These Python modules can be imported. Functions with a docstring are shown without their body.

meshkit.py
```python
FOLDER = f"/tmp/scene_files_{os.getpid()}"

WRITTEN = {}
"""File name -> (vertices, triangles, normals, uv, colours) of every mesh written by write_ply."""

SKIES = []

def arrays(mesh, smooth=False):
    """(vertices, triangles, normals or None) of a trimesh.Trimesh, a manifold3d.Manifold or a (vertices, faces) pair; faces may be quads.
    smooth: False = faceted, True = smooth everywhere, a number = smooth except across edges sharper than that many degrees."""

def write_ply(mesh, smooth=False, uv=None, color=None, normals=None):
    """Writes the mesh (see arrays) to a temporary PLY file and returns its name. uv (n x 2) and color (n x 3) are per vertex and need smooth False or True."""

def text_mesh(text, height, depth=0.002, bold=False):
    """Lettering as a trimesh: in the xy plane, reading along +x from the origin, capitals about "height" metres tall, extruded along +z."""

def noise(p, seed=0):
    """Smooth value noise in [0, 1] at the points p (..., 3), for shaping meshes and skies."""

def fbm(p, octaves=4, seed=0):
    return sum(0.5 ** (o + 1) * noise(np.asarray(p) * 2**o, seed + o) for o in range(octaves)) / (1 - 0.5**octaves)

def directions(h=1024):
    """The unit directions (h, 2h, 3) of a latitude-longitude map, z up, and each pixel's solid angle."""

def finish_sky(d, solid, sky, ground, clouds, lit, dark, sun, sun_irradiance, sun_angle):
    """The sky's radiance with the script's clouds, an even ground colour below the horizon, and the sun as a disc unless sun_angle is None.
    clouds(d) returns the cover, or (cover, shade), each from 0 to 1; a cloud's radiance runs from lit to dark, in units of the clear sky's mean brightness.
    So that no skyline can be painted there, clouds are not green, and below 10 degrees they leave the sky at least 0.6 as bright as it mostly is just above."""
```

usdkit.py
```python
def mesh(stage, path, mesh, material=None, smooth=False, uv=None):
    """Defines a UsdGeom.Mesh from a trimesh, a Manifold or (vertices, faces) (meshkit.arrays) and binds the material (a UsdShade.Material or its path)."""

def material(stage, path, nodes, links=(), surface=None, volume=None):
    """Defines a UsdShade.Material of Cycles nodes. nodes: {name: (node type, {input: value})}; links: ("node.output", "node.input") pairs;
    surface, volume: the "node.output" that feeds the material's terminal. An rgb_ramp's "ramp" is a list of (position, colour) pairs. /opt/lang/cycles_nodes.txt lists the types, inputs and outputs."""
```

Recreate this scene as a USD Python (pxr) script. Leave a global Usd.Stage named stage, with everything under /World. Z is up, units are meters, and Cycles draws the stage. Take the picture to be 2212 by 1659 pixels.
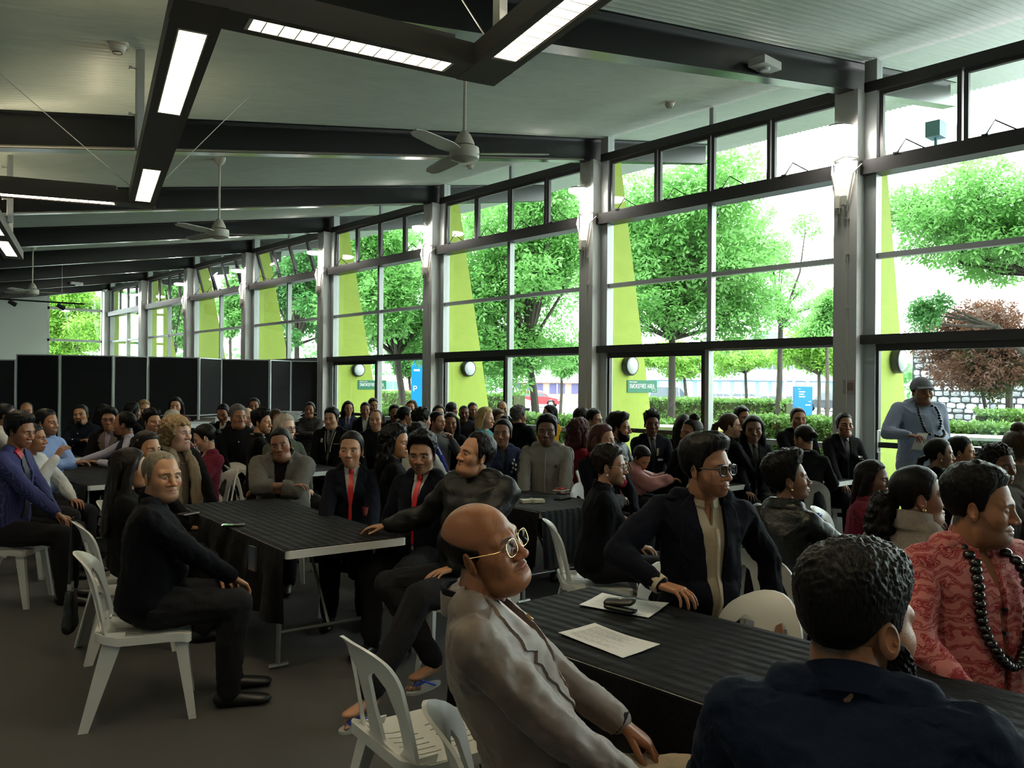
import math, random
import numpy as np
import trimesh
import manifold3d as m3
import scipy.sparse as sp
from shapely.geometry import Polygon, Point, LineString, box as sbox
from shapely import affinity
from shapely.ops import unary_union
from pxr import Usd, UsdGeom, UsdLux, UsdShade, Gf, Sdf, Vt
import usdkit, meshkit

stage = Usd.Stage.CreateInMemory()
UsdGeom.SetStageUpAxis(stage, 'Z'); UsdGeom.SetStageMetersPerUnit(stage, 1.0)
world = UsdGeom.Xform.Define(stage, '/World'); stage.SetDefaultPrim(world.GetPrim())
UsdGeom.Scope.Define(stage, '/World/Looks')

# ------------------------------------------------------------------ camera, sky, exposure
# world: x points at the window wall (to the right), y runs along it away from the camera, z up
FPX, YAW, PITCH, ROLL, EYE = 1783.0, 0.7327, 0.0027, 0.0084, 1.68
IMW, IMH = 2212, 1659
FW = np.array([math.sin(YAW)*math.cos(PITCH), math.cos(YAW)*math.cos(PITCH), math.sin(PITCH)])
_r0 = np.array([math.cos(YAW), -math.sin(YAW), 0.0]); _u0 = np.cross(_r0, FW)
RT = _r0*math.cos(ROLL) + _u0*math.sin(ROLL); UP = -_r0*math.sin(ROLL) + _u0*math.cos(ROLL)
CAM = np.array([0, 0, EYE])
cam = UsdGeom.Camera.Define(stage, '/World/camera')
_m = np.eye(4); _m[0, :3] = RT; _m[1, :3] = UP; _m[2, :3] = -FW; _m[3, :3] = CAM
cam.AddTransformOp().Set(Gf.Matrix4d(*_m.ravel().tolist()))
cam.CreateHorizontalApertureAttr(36.0); cam.CreateVerticalApertureAttr(36.0*IMH/IMW)
cam.CreateFocalLengthAttr(36.0*FPX/IMW); cam.CreateClippingRangeAttr(Gf.Vec2f(0.05, 2000))
cam.CreateExposureAttr(0.0)
SKY = 3.0
dome = UsdLux.DomeLight.Define(stage, '/World/overcast_sky')
dome.CreateIntensityAttr(SKY); dome.CreateColorAttr(Gf.Vec3f(0.97, 0.99, 1.0))
TUBE, WALL_LAMP = 54.0, 120.0          # radiance of the fluorescent tubes and of the column lamps

def gp(px, py, z=None, d=None):
    """the world point seen at a pixel, at height z or at depth d in front of the camera"""
    v = FW + RT*((px-IMW/2)/FPX) + UP*((IMH/2-py)/FPX)
    if d is None: d = (z-EYE)/v[2]
    return CAM + v*d
FWG = np.array([math.sin(YAW), math.cos(YAW), 0.0]); RTG = np.array([math.cos(YAW), -math.sin(YAW), 0.0])

# ------------------------------------------------------------------ helpers
_names = {}
def new_path(name, parent=None):
    base = str(parent.GetPath()) if parent is not None else '/World'
    k = (base, name); n = _names.get(k, 0); _names[k] = n+1
    return f'{base}/{name}' if n == 0 else f'{base}/{name}_{n:03d}'
def tag(prim, label=None, cat=None, group=None, kind=None):
    for k, v in (('label', label), ('category', cat), ('group', group), ('kind', kind)):
        if v: prim.SetCustomDataByKey(k, v)
    return prim
def thing(name, label=None, cat=None, loc=(0, 0, 0), rotz=0.0, group=None, kind=None, parent=None):
    x = UsdGeom.Xform.Define(stage, new_path(name, parent))
    if any(loc) or rotz:
        x.AddTranslateOp().Set(Gf.Vec3d(*map(float, loc))); x.AddRotateZOp().Set(math.degrees(rotz))
    return tag(x.GetPrim(), label, cat, group, kind)
class MB:
    """collects pieces of one mesh"""
    def __init__(s): s.v, s.f, s.n = [], [], 0
    def add(s, v, f):
        v = np.asarray(v, float); f = np.asarray(f, int)
        if f.shape[1] == 4: f = np.vstack([f[:, [0, 1, 2]], f[:, [0, 2, 3]]])
        s.v.append(v); s.f.append(f+s.n); s.n += len(v); return s
    def tm(s, m): return s.add(m.vertices, m.faces)
    def man(s, m): a = m.to_mesh(); return s.add(a.vert_properties[:, :3], a.tri_verts)
    def box(s, x0, x1, y0, y1, z0, z1):
        v = [(x, y, z) for x in (x0, x1) for y in (y0, y1) for z in (z0, z1)]
        return s.add(v, [(0, 1, 3, 2), (4, 6, 7, 5), (0, 4, 5, 1), (2, 3, 7, 6), (0, 2, 6, 4), (1, 5, 7, 3)])
    def prism(s, poly, a, b, flip=False):
        """poly: ring of 3-D points, swept from offset a to offset b"""
        P = np.asarray(poly, float); n = len(P); v = np.vstack([P+a, P+b])
        side = [(i, (i+1) % n, n+(i+1) % n, n+i) for i in range(n)]
        s.add(v, side)
        t = trimesh.creation.triangulate_polygon(Polygon(_flat(P)), engine='earcut') if n > 4 else (None, np.array([(0, 1, 2), (0, 2, 3)][:n-2]))
        f = np.asarray(t[1])
        if n > 4: return s.add(P+a, f[:, ::-1]).add(P+b, f)
        return s.add(P+a, f[:, ::-1]).add(P+b, f)
    def tube(s, pts, r, n=8, cap=True):
        p = np.asarray(pts, float); t = np.gradient(p, axis=0); t /= np.linalg.norm(t, axis=1)[:, None]+1e-12
        ref = np.array([0, 0, 1.0]) if abs(t[:, 2]).max() < .95 else np.array([0.3, 1.0, 0.1])
        a = np.cross(t, ref); a /= np.linalg.norm(a, axis=1)[:, None]+1e-12; b = np.cross(t, a)
        th = np.arange(n)*2*np.pi/n; r = np.broadcast_to(r, (len(p),))
        v = p[:, None]+r[:, None, None]*(np.cos(th)[None, :, None]*a[:, None]+np.sin(th)[None, :, None]*b[:, None])
        q = [(i*n+j, i*n+(j+1) % n, (i+1)*n+(j+1) % n, (i+1)*n+j) for i in range(len(p)-1) for j in range(n)]
        s.add(v.reshape(-1, 3), q)
        if cap:
            for i, fl in ((0, 1), (len(p)-1, 0)):
                vv = np.vstack([v[i], p[i]]); f = [(j, (j+1) % n, n) if fl else ((j+1) % n, j, n) for j in range(n)]
                s.add(vv, f)
        return s
    def ell(s, c, r, sub=2, rot=None):
        m = _ICO[sub]; v = m[0]*np.asarray(r, float)
        if rot is not None: v = v @ np.asarray(rot).T
        return s.add(v+np.asarray(c, float), m[1])
    def lathe(s, prof, c=(0, 0, 0), n=24):
        prof = np.asarray(prof, float); th = np.arange(n)*2*np.pi/n
        v = np.stack([prof[:, None, 0]*np.cos(th), prof[:, None, 0]*np.sin(th), np.broadcast_to(prof[:, None, 1], (len(prof), n))], -1).reshape(-1, 3)+np.asarray(c, float)
        k = len(prof); q = [(i*n+j, i*n+(j+1) % n, (i+1)*n+(j+1) % n, (i+1)*n+j) for i in range(k-1) for j in range(n)]
        return s.add(v, q)
    def xf(s, M, t=(0, 0, 0)):
        s.v = [v @ np.asarray(M, float).T+np.asarray(t, float) for v in s.v]; return s
    def get(s): return np.vstack(s.v), np.vstack(s.f)
def _flat(P):
    n = np.cross(P[1]-P[0], P[2]-P[0]); k = np.argmax(abs(n)); keep = [i for i in range(3) if i != k]
    return P[:, keep]
_ICO = {k: (lambda m: (np.array(m.vertices), np.array(m.faces)))(trimesh.creation.icosphere(k, 1.0)) for k in (0, 1, 2, 3)}
def put(path, v, f, mat, smooth=False, col=None):
    used = np.unique(f)
    if len(used) < len(v):
        mp = np.zeros(len(v), int); mp[used] = np.arange(len(used)); v, f = v[used], mp[f]
        if col is not None: col = col[used]
    m = usdkit.mesh(stage, path, (v, f), mat, smooth)
    m.CreateDoubleSidedAttr(True)
    if col is not None:
        UsdGeom.PrimvarsAPI(m).CreatePrimvar('col', Sdf.ValueTypeNames.Color3fArray, 'vertex').Set(Vt.Vec3fArray.FromNumpy(np.asarray(col, np.float32)))
    return m.GetPrim()
def obj(name, mesh, mat, parent=None, smooth=30, label=None, cat=None, group=None, kind=None, col=None):
    if isinstance(mesh, MB): v, f = mesh.get()
    elif hasattr(mesh, 'to_mesh'): a = mesh.to_mesh(); v, f = a.vert_properties[:, :3], a.tri_verts
    elif hasattr(mesh, 'faces'): v, f = mesh.vertices, mesh.faces
    else: v, f = mesh
    return tag(put(new_path(name, parent), np.asarray(v, float), np.asarray(f, int), mat, smooth, col), label, cat, group, kind)
def instance(src, name, loc, rotz, label=None, cat=None, group=None, scale=None):
    x = UsdGeom.Xform.Define(stage, new_path(name))
    x.AddTranslateOp().Set(Gf.Vec3d(*map(float, loc))); x.AddRotateZOp().Set(math.degrees(rotz))
    if scale: x.AddScaleOp().Set(Gf.Vec3f(scale, scale, scale))
    p = x.GetPrim(); p.GetReferences().AddInternalReference(src); p.SetInstanceable(True)
    return tag(p, label, cat, group)
# materials
_mats = {}
def mat(name, color, rough=.5, metal=0., noise=None, bump=None, sheen=0., coat=0., emit=None, spec=.5):
    """noise: (scale, other colour[, stretch]) mottles the colour; bump: (scale, distance[, stretch])"""
    if name in _mats: return _mats[name]
    P = dict(base_color=color, roughness=rough, metallic=metal, specular_ior_level=spec)
    if sheen: P.update(sheen_weight=sheen, sheen_roughness=.5)
    if coat: P.update(coat_weight=coat, coat_roughness=.1)
    if emit: P.update(emission_color=emit[0], emission_strength=emit[1])
    N, L = {'p': ('principled_bsdf', P)}, []
    if noise or bump: N['tc'] = ('texture_coordinate', {})
    if noise:
        N['nm'] = ('mapping', {'scale': noise[2] if len(noise) > 2 else (1, 1, 1)})
        N['n'] = ('noise_texture', {'scale': noise[0], 'detail': 4.0, 'roughness': .6})
        N['r'] = ('rgb_ramp', {'ramp': [(.3, color), (.7, noise[1])]})
        L += [('tc.object', 'nm.vector'), ('nm.vector', 'n.vector'), ('n.fac', 'r.fac'), ('r.color', 'p.base_color')]
    if bump:
        N['bm'] = ('mapping', {'scale': bump[2] if len(bump) > 2 else (1, 1, 1)})
        N['bn'] = ('noise_texture', {'scale': bump[0], 'detail': 3.0})
        N['b'] = ('bump', {'distance': bump[1], 'strength': 1.0})
        L += [('tc.object', 'bm.vector'), ('bm.vector', 'bn.vector'), ('bn.fac', 'b.height'), ('b.normal', 'p.normal')]
    _mats[name] = usdkit.material(stage, f'/World/Looks/{name}', N, L, surface='p.BSDF')
    return _mats[name]
def emitter(name, color, strength):
    if name not in _mats:
        _mats[name] = usdkit.material(stage, f'/World/Looks/{name}', {'e': ('emission', {'color': color, 'strength': strength})}, [], surface='e.emission')
    return _mats[name]
def lin(*c): return tuple(((x/255+.055)/1.055)**2.4 if x > 10 else x/255/12.92 for x in c)
pane_glass = usdkit.material(stage, '/World/Looks/pane_glass', {
    't': ('transparent_bsdf', {'color': (.90, .97, .94)}), 'g': ('glossy_bsdf', {'color': (1, 1, 1), 'roughness': .01}),
    'f': ('layer_weight', {'blend': .5}), 'w': ('math', {'math_type': 'power', 'value2': 4.0}), 'x': ('math', {'math_type': 'multiply_add', 'value2': .5, 'value3': .025}), 'm': ('mix_closure', {})},
    [('f.facing', 'w.value1'), ('w.value', 'x.value1'), ('x.value', 'm.fac'), ('t.BSDF', 'm.closure1'), ('g.BSDF', 'm.closure2')], surface='m.closure')
_mats['pane_glass'] = pane_glass
# ------------------------------------------------------------------ the room
D, S, Y0 = 9.2, 3.979, 4.144             # inner face of the window wall, bay spacing, first jamb
SLOPE, ZC = 0.1742, 5.402                # roof pitch, ceiling height at the wall
NB = 8                                   # bays 0..7 in view (7 ends at the far wall), bays -1, -2 behind the camera
YEND = Y0+7*S+0.45
XL, YB = -5.6, Y0-3*S                    # left wall, back wall
XROOF = 13.1
def zc(x): return ZC+SLOPE*(x-D)
carpet = mat('carpet', lin(62, 58, 54), .95, noise=(260., lin(44, 41, 40)), bump=(900., .002), sheen=.15)
white_paint = mat('white_wall_paint', (.62, .64, .62), .7, bump=(60., .0008))
column_paint = mat('column_paint', (.64, .62, .60), .6, bump=(90., .001))
frame_dark = mat('dark_bronze_aluminium', lin(62, 60, 60), .4, .3)
frame_grey = mat('grey_anodised_aluminium', (.46, .48, .48), .42, .15)
beam_dark = mat('black_steel_paint', (.005, .005, .006), .25)
roof_iron = mat('pale_green_roofing_iron', (.47, .53, .46), .33, noise=(3., (.42, .47, .41), (1, 3, 1)))
fin_lime = mat('lime_render', lin(176, 194, 84), .8, noise=(7., lin(169, 188, 80)), bump=(140., .001))
metal_grey = mat('galvanised_steel', (.42, .43, .42), .4, .8)
white_plastic = mat('white_plastic', (.74, .74, .71), .32)
black_plastic = mat('black_plastic', (.02, .02, .02), .35)
cream_plastic = mat('cream_plastic', (.60, .58, .50), .4)

m = MB(); m.box(XL-.2, D+.25, YB-.2, YEND+.2, -.12, 0)
obj('floor', m, carpet, kind='structure', label='dark grey-brown carpet floor of the hall')
# corrugated ceiling running out as the soffit: ribs along the slope, 76 mm pitch
ny = int((YEND-YB+1.0)/.0762*6); ys = YB-.5+np.arange(ny+1)*.0762/6
zr = .015*np.cos(np.arange(ny+1)*2*np.pi/6)
xs = np.array([XL-.1, 2., D, XROOF])
v = np.stack([np.broadcast_to(xs[:, None], (len(xs), ny+1)), np.broadcast_to(ys, (len(xs), ny+1)), zc(xs)[:, None]+zr[None]], -1)
vt = v.copy(); vt[..., 2] += .03
n1 = ny+1; ii, jj = np.meshgrid(np.arange(len(xs)-1), np.arange(ny), indexing='ij')
q = np.stack([ii*n1+jj, ii*n1+jj+1, (ii+1)*n1+jj+1, (ii+1)*n1+jj], -1).reshape(-1, 4)
m = MB(); m.add(v.reshape(-1, 3), q[:, ::-1]); m.add(vt.reshape(-1, 3), q)
obj('ceiling', m, roof_iron, kind='structure', smooth=40, label='pale green-grey corrugated iron ceiling sloping up to the windows')
# roof beams (I sections along the slope)
def beam(y, x0, x1, label):
    m = MB(); h, wf, tf = .33, .085, .014
    for (a, b, ya, yb) in ((-h, -h+tf, -wf, wf), (-h+tf, -tf, -.012, .012), (-tf, 0, -wf, wf)):
        P = [(x0, y+ya, zc(x0)+a-.012), (x1, y+ya, zc(x1)+a-.012), (x1, y+ya, zc(x1)+b-.012), (x0, y+ya, zc(x0)+b-.012)]
        m.prism(P, (0, 0, 0), (0, yb-ya, 0))
    return obj('roof_beam', m, beam_dark, kind='structure', label=label)
col_y = [Y0+S*i+.27 for i in range(-2, NB)]
for i, y in enumerate(col_y):
    b = beam(y, XL, 12.0, f'black steel roof beam over column {i+1} of the window wall')
# columns, fins, windows and doors, bay by bay
def column(y, i):
    m = MB(); m.box(D-.19, D+.12, y-.135, y+.135, 0, zc(D)-.36)
    return obj('column', m, column_paint, kind='structure', label='pale grey painted column of the window wall')
for i, y in enumerate(col_y): column(y, i)
def quad_pane(y0, y1, z0, z1, parent, x=D+.06, tilt=0.0):
    m = MB(); t = .006
    P = [(x, y0, z0), (x, y1, z0), (x+tilt*0, y1, z1), (x+tilt*0, y0, z1)]
    if tilt: P = [(x+tilt, y0, z0), (x+tilt, y1, z0), (x, y1, z1), (x, y0, z1)]
    m.prism(P, (0, 0, 0), (t, 0, 0))
    obj('pane', m, pane_glass, parent, smooth=False)
def fin(i):
    yb = Y0+S*i
    m = MB(); P = [(D+.14, yb+.16, -.1), (D+1.5, yb+.16, -.1), (D+.44, yb+.16, zc(D+.44)-.30), (D+.14, yb+.16, zc(D)-.33)]
    m.prism(P, (0, 0, 0), (0, .25, 0)); return m
ZD, ZT, ZM, ZS0, ZS1, ZH, ZH2 = 2.110, 2.287, 3.175, 4.084, 4.24, 5.027, 5.14
OPEN = {4: .22, 5: .25, 3: .0}
wn = 0
for i in range(-2, NB):
    ya = Y0+S*(i-1)+.27+.135 if i > -2 else YB+.05      # near side of the bay (behind column i-1)
    yb = Y0+S*i                                          # far jamb of the glass
    ym = (ya+yb)/2+.02; wn += 1
    w = thing(f'window_{wn}', kind='structure', label=f'tall glazed bay {wn} of the window wall with high awning sashes')
    m = MB(); m.box(D-.02, D+.12, yb, yb+.14, 0, zc(D)-.02); m.box(D-.02, D+.12, ya, ya+.05, 0, zc(D)-.02)
    obj('jamb', m, frame_grey, w)
    m = MB(); m.box(D+.0, D+.10, ym-.035, ym+.035, ZT, ZS0); obj('mullion', m, frame_grey, w)
    m = MB(); m.box(D+.01, D+.09, ya, yb, ZM-.03, ZM+.03); obj('glazing_bar', m, frame_grey, w)
    m = MB(); m.box(D-.12, D+.12, ya, yb+.14, ZS0, ZS1); obj('sill_beam', m, frame_dark, w)
    m = MB(); m.box(D-.03, D+.12, ya, yb+.14, ZH, ZH2); obj('head_rail', m, frame_dark, w)
    m = MB(); m.box(D-.10, D+.12, ya, yb+.14, ZD+.075, ZT); obj('transom_beam', m, frame_dark, w)
    m = MB(); m.box(D+.02, D+.08, ym-.03, ym+.03, ZH2, zc(D)-.02); obj('upright', m, frame_grey, w)
    for (y0, y1) in ((ya+.05, ym-.035), (ym+.035, yb)):
        quad_pane(y0, y1, ZT, ZM-.03, w); quad_pane(y0, y1, ZM+.03, ZS0, w)
        quad_pane(y0, y1, ZH2, zc(D)-.015, w)
    # four awning sashes with stays
    e = np.linspace(ya+.05, yb, 5); tl = OPEN.get(i, 0)
    for k in range(4):
        a, b = e[k]+.01, e[k+1]-.01; t = tl if k % 2 == 0 or i == 4 else tl*.8
        m = MB(); zz0, zz1, fr = ZS1+.004, ZH-.004, .045
        def slab(y0, y1, z0, z1):
            f = lambda z: D+.02+t*(zz1-z)/(zz1-zz0)
            m.prism([(f(z0), y0, z0), (f(z0), y1, z0), (f(z1), y1, z1), (f(z1), y0, z1)], (0, 0, 0), (.05, 0, 0))
        slab(a, a+fr, zz0, zz1); slab(b-fr, b, zz0, zz1); slab(a+fr, b-fr, zz0, zz0+fr); slab(a+fr, b-fr, zz1-fr, zz1)
        obj('sash', m, frame_dark, w); quad_pane(a+fr, b-fr, zz0+fr, zz1-fr, w, x=D+.045, tilt=t)
        if 0 <= i <= 5:
            c = (a+b)/2+.12; m = MB()
            m.tube([(D-.11, c+.06, ZS1+.005), (D-.02, c, ZS1+.17), (D+.02+t, c-.2, ZS1+.03)], .007, 6)
            m.box(D-.13, D-.07, c+.03, c+.09, ZS1, ZS1+.02); obj('window_stay', m, black_plastic, w)
    # door leaf in the far half, fixed light in the near half
    d = thing(f'door_{wn}', kind='structure', label=f'glazed door and side light at floor level of bay {wn}')
    dy0, dy1 = ym+.05, yb
    m = MB(); fr = .07
    m.box(D+.01, D+.07, dy0, dy0+fr, .02, ZD); m.box(D+.01, D+.07, dy1-.03, dy1, .02, ZD)
    m.box(D+.01, D+.07, dy0+fr, dy1-.03, 1.03, 1.09); m.box(D+.01, D+.07, dy0+fr, dy1-.03, .02, .22); m.box(D+.01, D+.07, dy0, dy1, ZD, ZD+.075)
    obj('door_frame', m, frame_dark, d)
    quad_pane(dy0+fr, dy1-.03, 1.09, ZD, d, x=D+.035); quad_pane(dy0+fr, dy1-.03, .22, 1.03, d, x=D+.035)
    m = MB(); m.box(D-.01, D+.10, dy0-.06, dy0, 0, ZD+.075); obj('door_post', m, frame_grey, d)
    m = MB(); m.box(D+.0, D+.08, ya+.05, dy0-.06, .98, 1.05); m.box(D+.0, D+.08, ya+.05, dy0-.06, 0, .12); m.box(D+.0, D+.08, ya+.05, dy0-.06, ZT-.12, ZT-.09)
    obj('side_light_rail', m, frame_grey, d)
    quad_pane(ya+.05, dy0-.06, 1.05, ZT-.12, d); quad_pane(ya+.05, dy0-.06, .12, .98, d)
    if 0 <= i <= 4:
        m = MB(); m.tube([(D+.01, dy1-.05, .98), (D-.06, dy1-.05, .98), (D-.06, dy1-.05, 1.22), (D+.01, dy1-.05, 1.22)], .01, 6); obj('door_handle', m, metal_grey, d)
for i in range(-2, NB):
    obj('fin_wall', fin(i), fin_lime, label='lime green tapered blade wall outside the glazing at a column', cat='wall', group='lime blade walls outside the window wall')
# far wall: white to the left, green window by the corner; other walls
xw = gp(102, 700, d=(YEND-0)/ (FW+RT*((102-1106)/FPX))[1])[0]
m = MB(); m.box(XL, xw, YEND, YEND+.2, 0, 6); obj('wall_far', m, white_paint, kind='structure', label='white far end wall left of the corner window')
w = thing('window_11', kind='structure', label='corner window in the far end wall with trees behind')
m = MB(); m.box(xw, xw+.07, YEND, YEND+.1, 0, 6); m.box(D-.2, D+.1, YEND, YEND+.1, 0, 6); obj('jamb', m, frame_grey, w)
m = MB()
for z in (1.1, 2.2, 3.18, 4.3): m.box(xw, D, YEND, YEND+.08, z-.04, z+.04)
obj('glazing_bar', m, frame_grey, w)
for z0, z1 in ((0, 1.06), (1.14, 2.16), (2.24, 3.14), (3.22, 4.26), (4.34, 5.35)):
    m = MB(); m.box(xw+.07, D-.2, YEND+.04, YEND+.046, z0, z1); obj('pane', m, pane_glass, w, smooth=False)
m = MB(); m.box(XL-.2, XL, YB, YEND, 0, zc(XL)+.1); obj('wall_left', m, white_paint, kind='structure', label='white side wall left of the camera')
m = MB(); m.prism([(XL, YB, 0), (D+.2, YB, 0), (D+.2, YB, zc(D+.2)+.05), (XL, YB, zc(XL)+.05)], (0, -.2, 0), (0, 0, 0)); obj('wall_back', m, white_paint, kind='structure', label='white wall behind the camera')
# ------------------------------------------------------------------ outside the windows
rng = np.random.default_rng(7)
def leafmat(name, c1, c2, trans=.5):
    a = usdkit.material(stage, f'/World/Looks/{name}', {
        'g': ('geometry', {}), 'r': ('rgb_ramp', {'ramp': [(0, c1), (1, c2)]}),
        'p': ('principled_bsdf', {'roughness': .5}), 't': ('translucent_bsdf', {}), 'm': ('mix_closure', {'fac': trans})},
        [('g.random_per_island', 'r.fac'), ('r.color', 'p.base_color'), ('r.color', 't.color'), ('p.BSDF', 'm.closure1'), ('t.BSDF', 'm.closure2')], surface='m.closure')
    _mats[name] = a; return a
leaf_mid = leafmat('leaf_mid_green', lin(122, 174, 96), lin(194, 226, 150))
leaf_lime = leafmat('leaf_lime_green', lin(136, 180, 78), lin(198, 220, 118))
leaf_deep = leafmat('leaf_deep_green', lin(98, 152, 88), lin(160, 204, 134))
leaf_red = leafmat('leaf_bronze_red', lin(104, 70, 54), lin(160, 116, 96))
leaf_olive = leafmat('leaf_olive', lin(70, 84, 46), lin(132, 140, 84))
hedge_leaf = leafmat('hedge_leaf', lin(112, 150, 74), lin(184, 212, 126), .35)
bark = mat('bark', lin(52, 45, 39), .9, noise=(9., lin(76, 68, 60), (1, 1, .3)))
asphalt = mat('car_park_asphalt', lin(120, 122, 124), .9, noise=(3., lin(138, 140, 140)))
paving = mat('pale_paving', lin(150, 150, 146), .9, noise=(2., lin(168, 168, 162)))
def gz(x): return -.04-.14*np.clip((x-13)/30, 0, 1)
m = MB(); X = [D+.25, 13, 20, 30, 43, 260]
for a, b in zip(X[:-1], X[1:]):
    m.add([(a, -120, gz(a)), (b, -120, gz(b)), (b, 260, gz(b)), (a, 260, gz(a))], [(0, 1, 2, 3)])
obj('ground', m, asphalt, kind='structure', label='grey car park and paving outside the windows')
m = MB(); m.add([(D+.25, YEND+.2, -.05), (D+.25, 260, -.05), (-160, 260, -.05), (-160, YEND+.2, -.05)], [(0, 1, 2, 3)])
obj('ground', m, paving, kind='structure', label='pale ground beyond the far end wall')
def leaves(centres, radii, n, size, asp=.42, flat=.5, seed=0):
    """n sprays of three leaflets spread over ellipsoidal clumps"""
    g = np.random.default_rng(seed); C = np.asarray(centres); R = np.asarray(radii)
    wgt = R.prod(1)**(2/3); k = g.choice(len(C), n, p=wgt/wgt.sum())
    u = g.normal(size=(n, 3)); u /= np.linalg.norm(u, axis=1)[:, None]; rad = g.random((n, 1))**.42
    p = C[k]+u*rad*R[k]
    d = u*np.array([1, 1, .4])+g.normal(size=(n, 3))*.6; d[:, 2] -= .35; d /= np.linalg.norm(d, axis=1)[:, None]
    nr = g.normal(size=(n, 3))*flat+np.array([0, 0, 1]); s = np.cross(nr, d); s /= np.linalg.norm(s, axis=1)[:, None]+1e-9
    sz = size*(.6+.8*g.random((n, 1))); V, F = [], []
    for j, (off, ang) in enumerate(((0, 0), (-.55, .9), (-.5, -.95))):
        dd = d*math.cos(ang)+s*math.sin(ang); ss = np.cross(np.cross(d, s), dd); o = p+d*sz*off
        V.append(np.stack([o, o+dd*sz*.5+ss*sz*asp*.5, o+dd*sz, o+dd*sz*.5-ss*sz*asp*.5], 1).reshape(-1, 3))
    nn = 3*n; i = np.arange(nn)*4
    return np.vstack(V), np.stack([i, i+1, i+2, i+3], 1)
def tree(px, py, hw, hh, d, leaf, label, n=2600, size=.2, clumps=16, sparse=1.0, trunk=True, base=None, name='tree', seed=1, lean=0.0):
    g = np.random.default_rng(seed); c = gp(px, py, d=d); rx, rz = hw/FPX*d, hh/FPX*d
    t = thing(name, label, 'tree'); cs, rs = [], []
    for k in range(clumps):
        u = g.normal(size=3); u /= np.linalg.norm(u); q = g.random()**.40*.86
        cs.append(c+u*q*np.array([rx, rx, rz])*1.08); r = (.30+.2*g.random())*sparse; rs.append((r*rx+.15, r*rx+.15, r*min(rz, rx)*.8+.12))
    cs.append(c); rs.append((rx*.45*sparse, rx*.45*sparse, rz*.4*sparse))
    v, f = leaves(cs, rs, int(n*3.0), size*.84, seed=seed); m = MB(); m.add(v, f)
    p = obj('crown', m, leaf, t, smooth=False); tag(p, kind='stuff')
    b = (base if base is not None else c[:2]+g.normal(size=2)*.2); z0 = float(gz(b[0])) if b[0] > D else -.05
    fork = np.array([c[0]*.7+b[0]*.3, c[1]*.7+b[1]*.3, max(c[2]-rz*.75, z0+1.2)]); tr = max(.09, rz*.035) if trunk is True else .05
    m = MB(); m.tube([(b[0], b[1], z0-.2), ((b[0]+fork[0])/2+.06, (b[1]+fork[1])/2, (z0+fork[2])/2), fork], [tr*1.25, tr, tr*.85], 8)
    obj('trunk', m, bark, t)
    m = MB()
    for k in range(len(cs)-1):
        e = cs[k]; md = fork*.45+e*.55+g.normal(size=3)*rx*.06; m.tube([fork, md, e], [tr*.6, tr*.32, tr*.1], 5)
    obj('branches', m, bark, t)
    return t
tree(1455, 560, 200, 230, 24, leaf_mid, 'dense mid-green tree close outside the SMOKEFREE AREA bay left of the near column', n=5200, size=.2, clumps=34, seed=3)
tree(1690, 590, 95, 150, 27, leaf_mid, 'sparse young tree with forked dark branches against the white sky', n=420, size=.17, clumps=12, sparse=.6, base=gp(1678, 880, d=27)[:2], seed=12)
tree(2150, 480, 215, 150, 18, leaf_mid, 'spreading green tree at the right edge above the bronze maple', n=3000, size=.15, clumps=26, sparse=.75, base=gp(2480, 880, d=18)[:2], seed=5)
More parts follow.
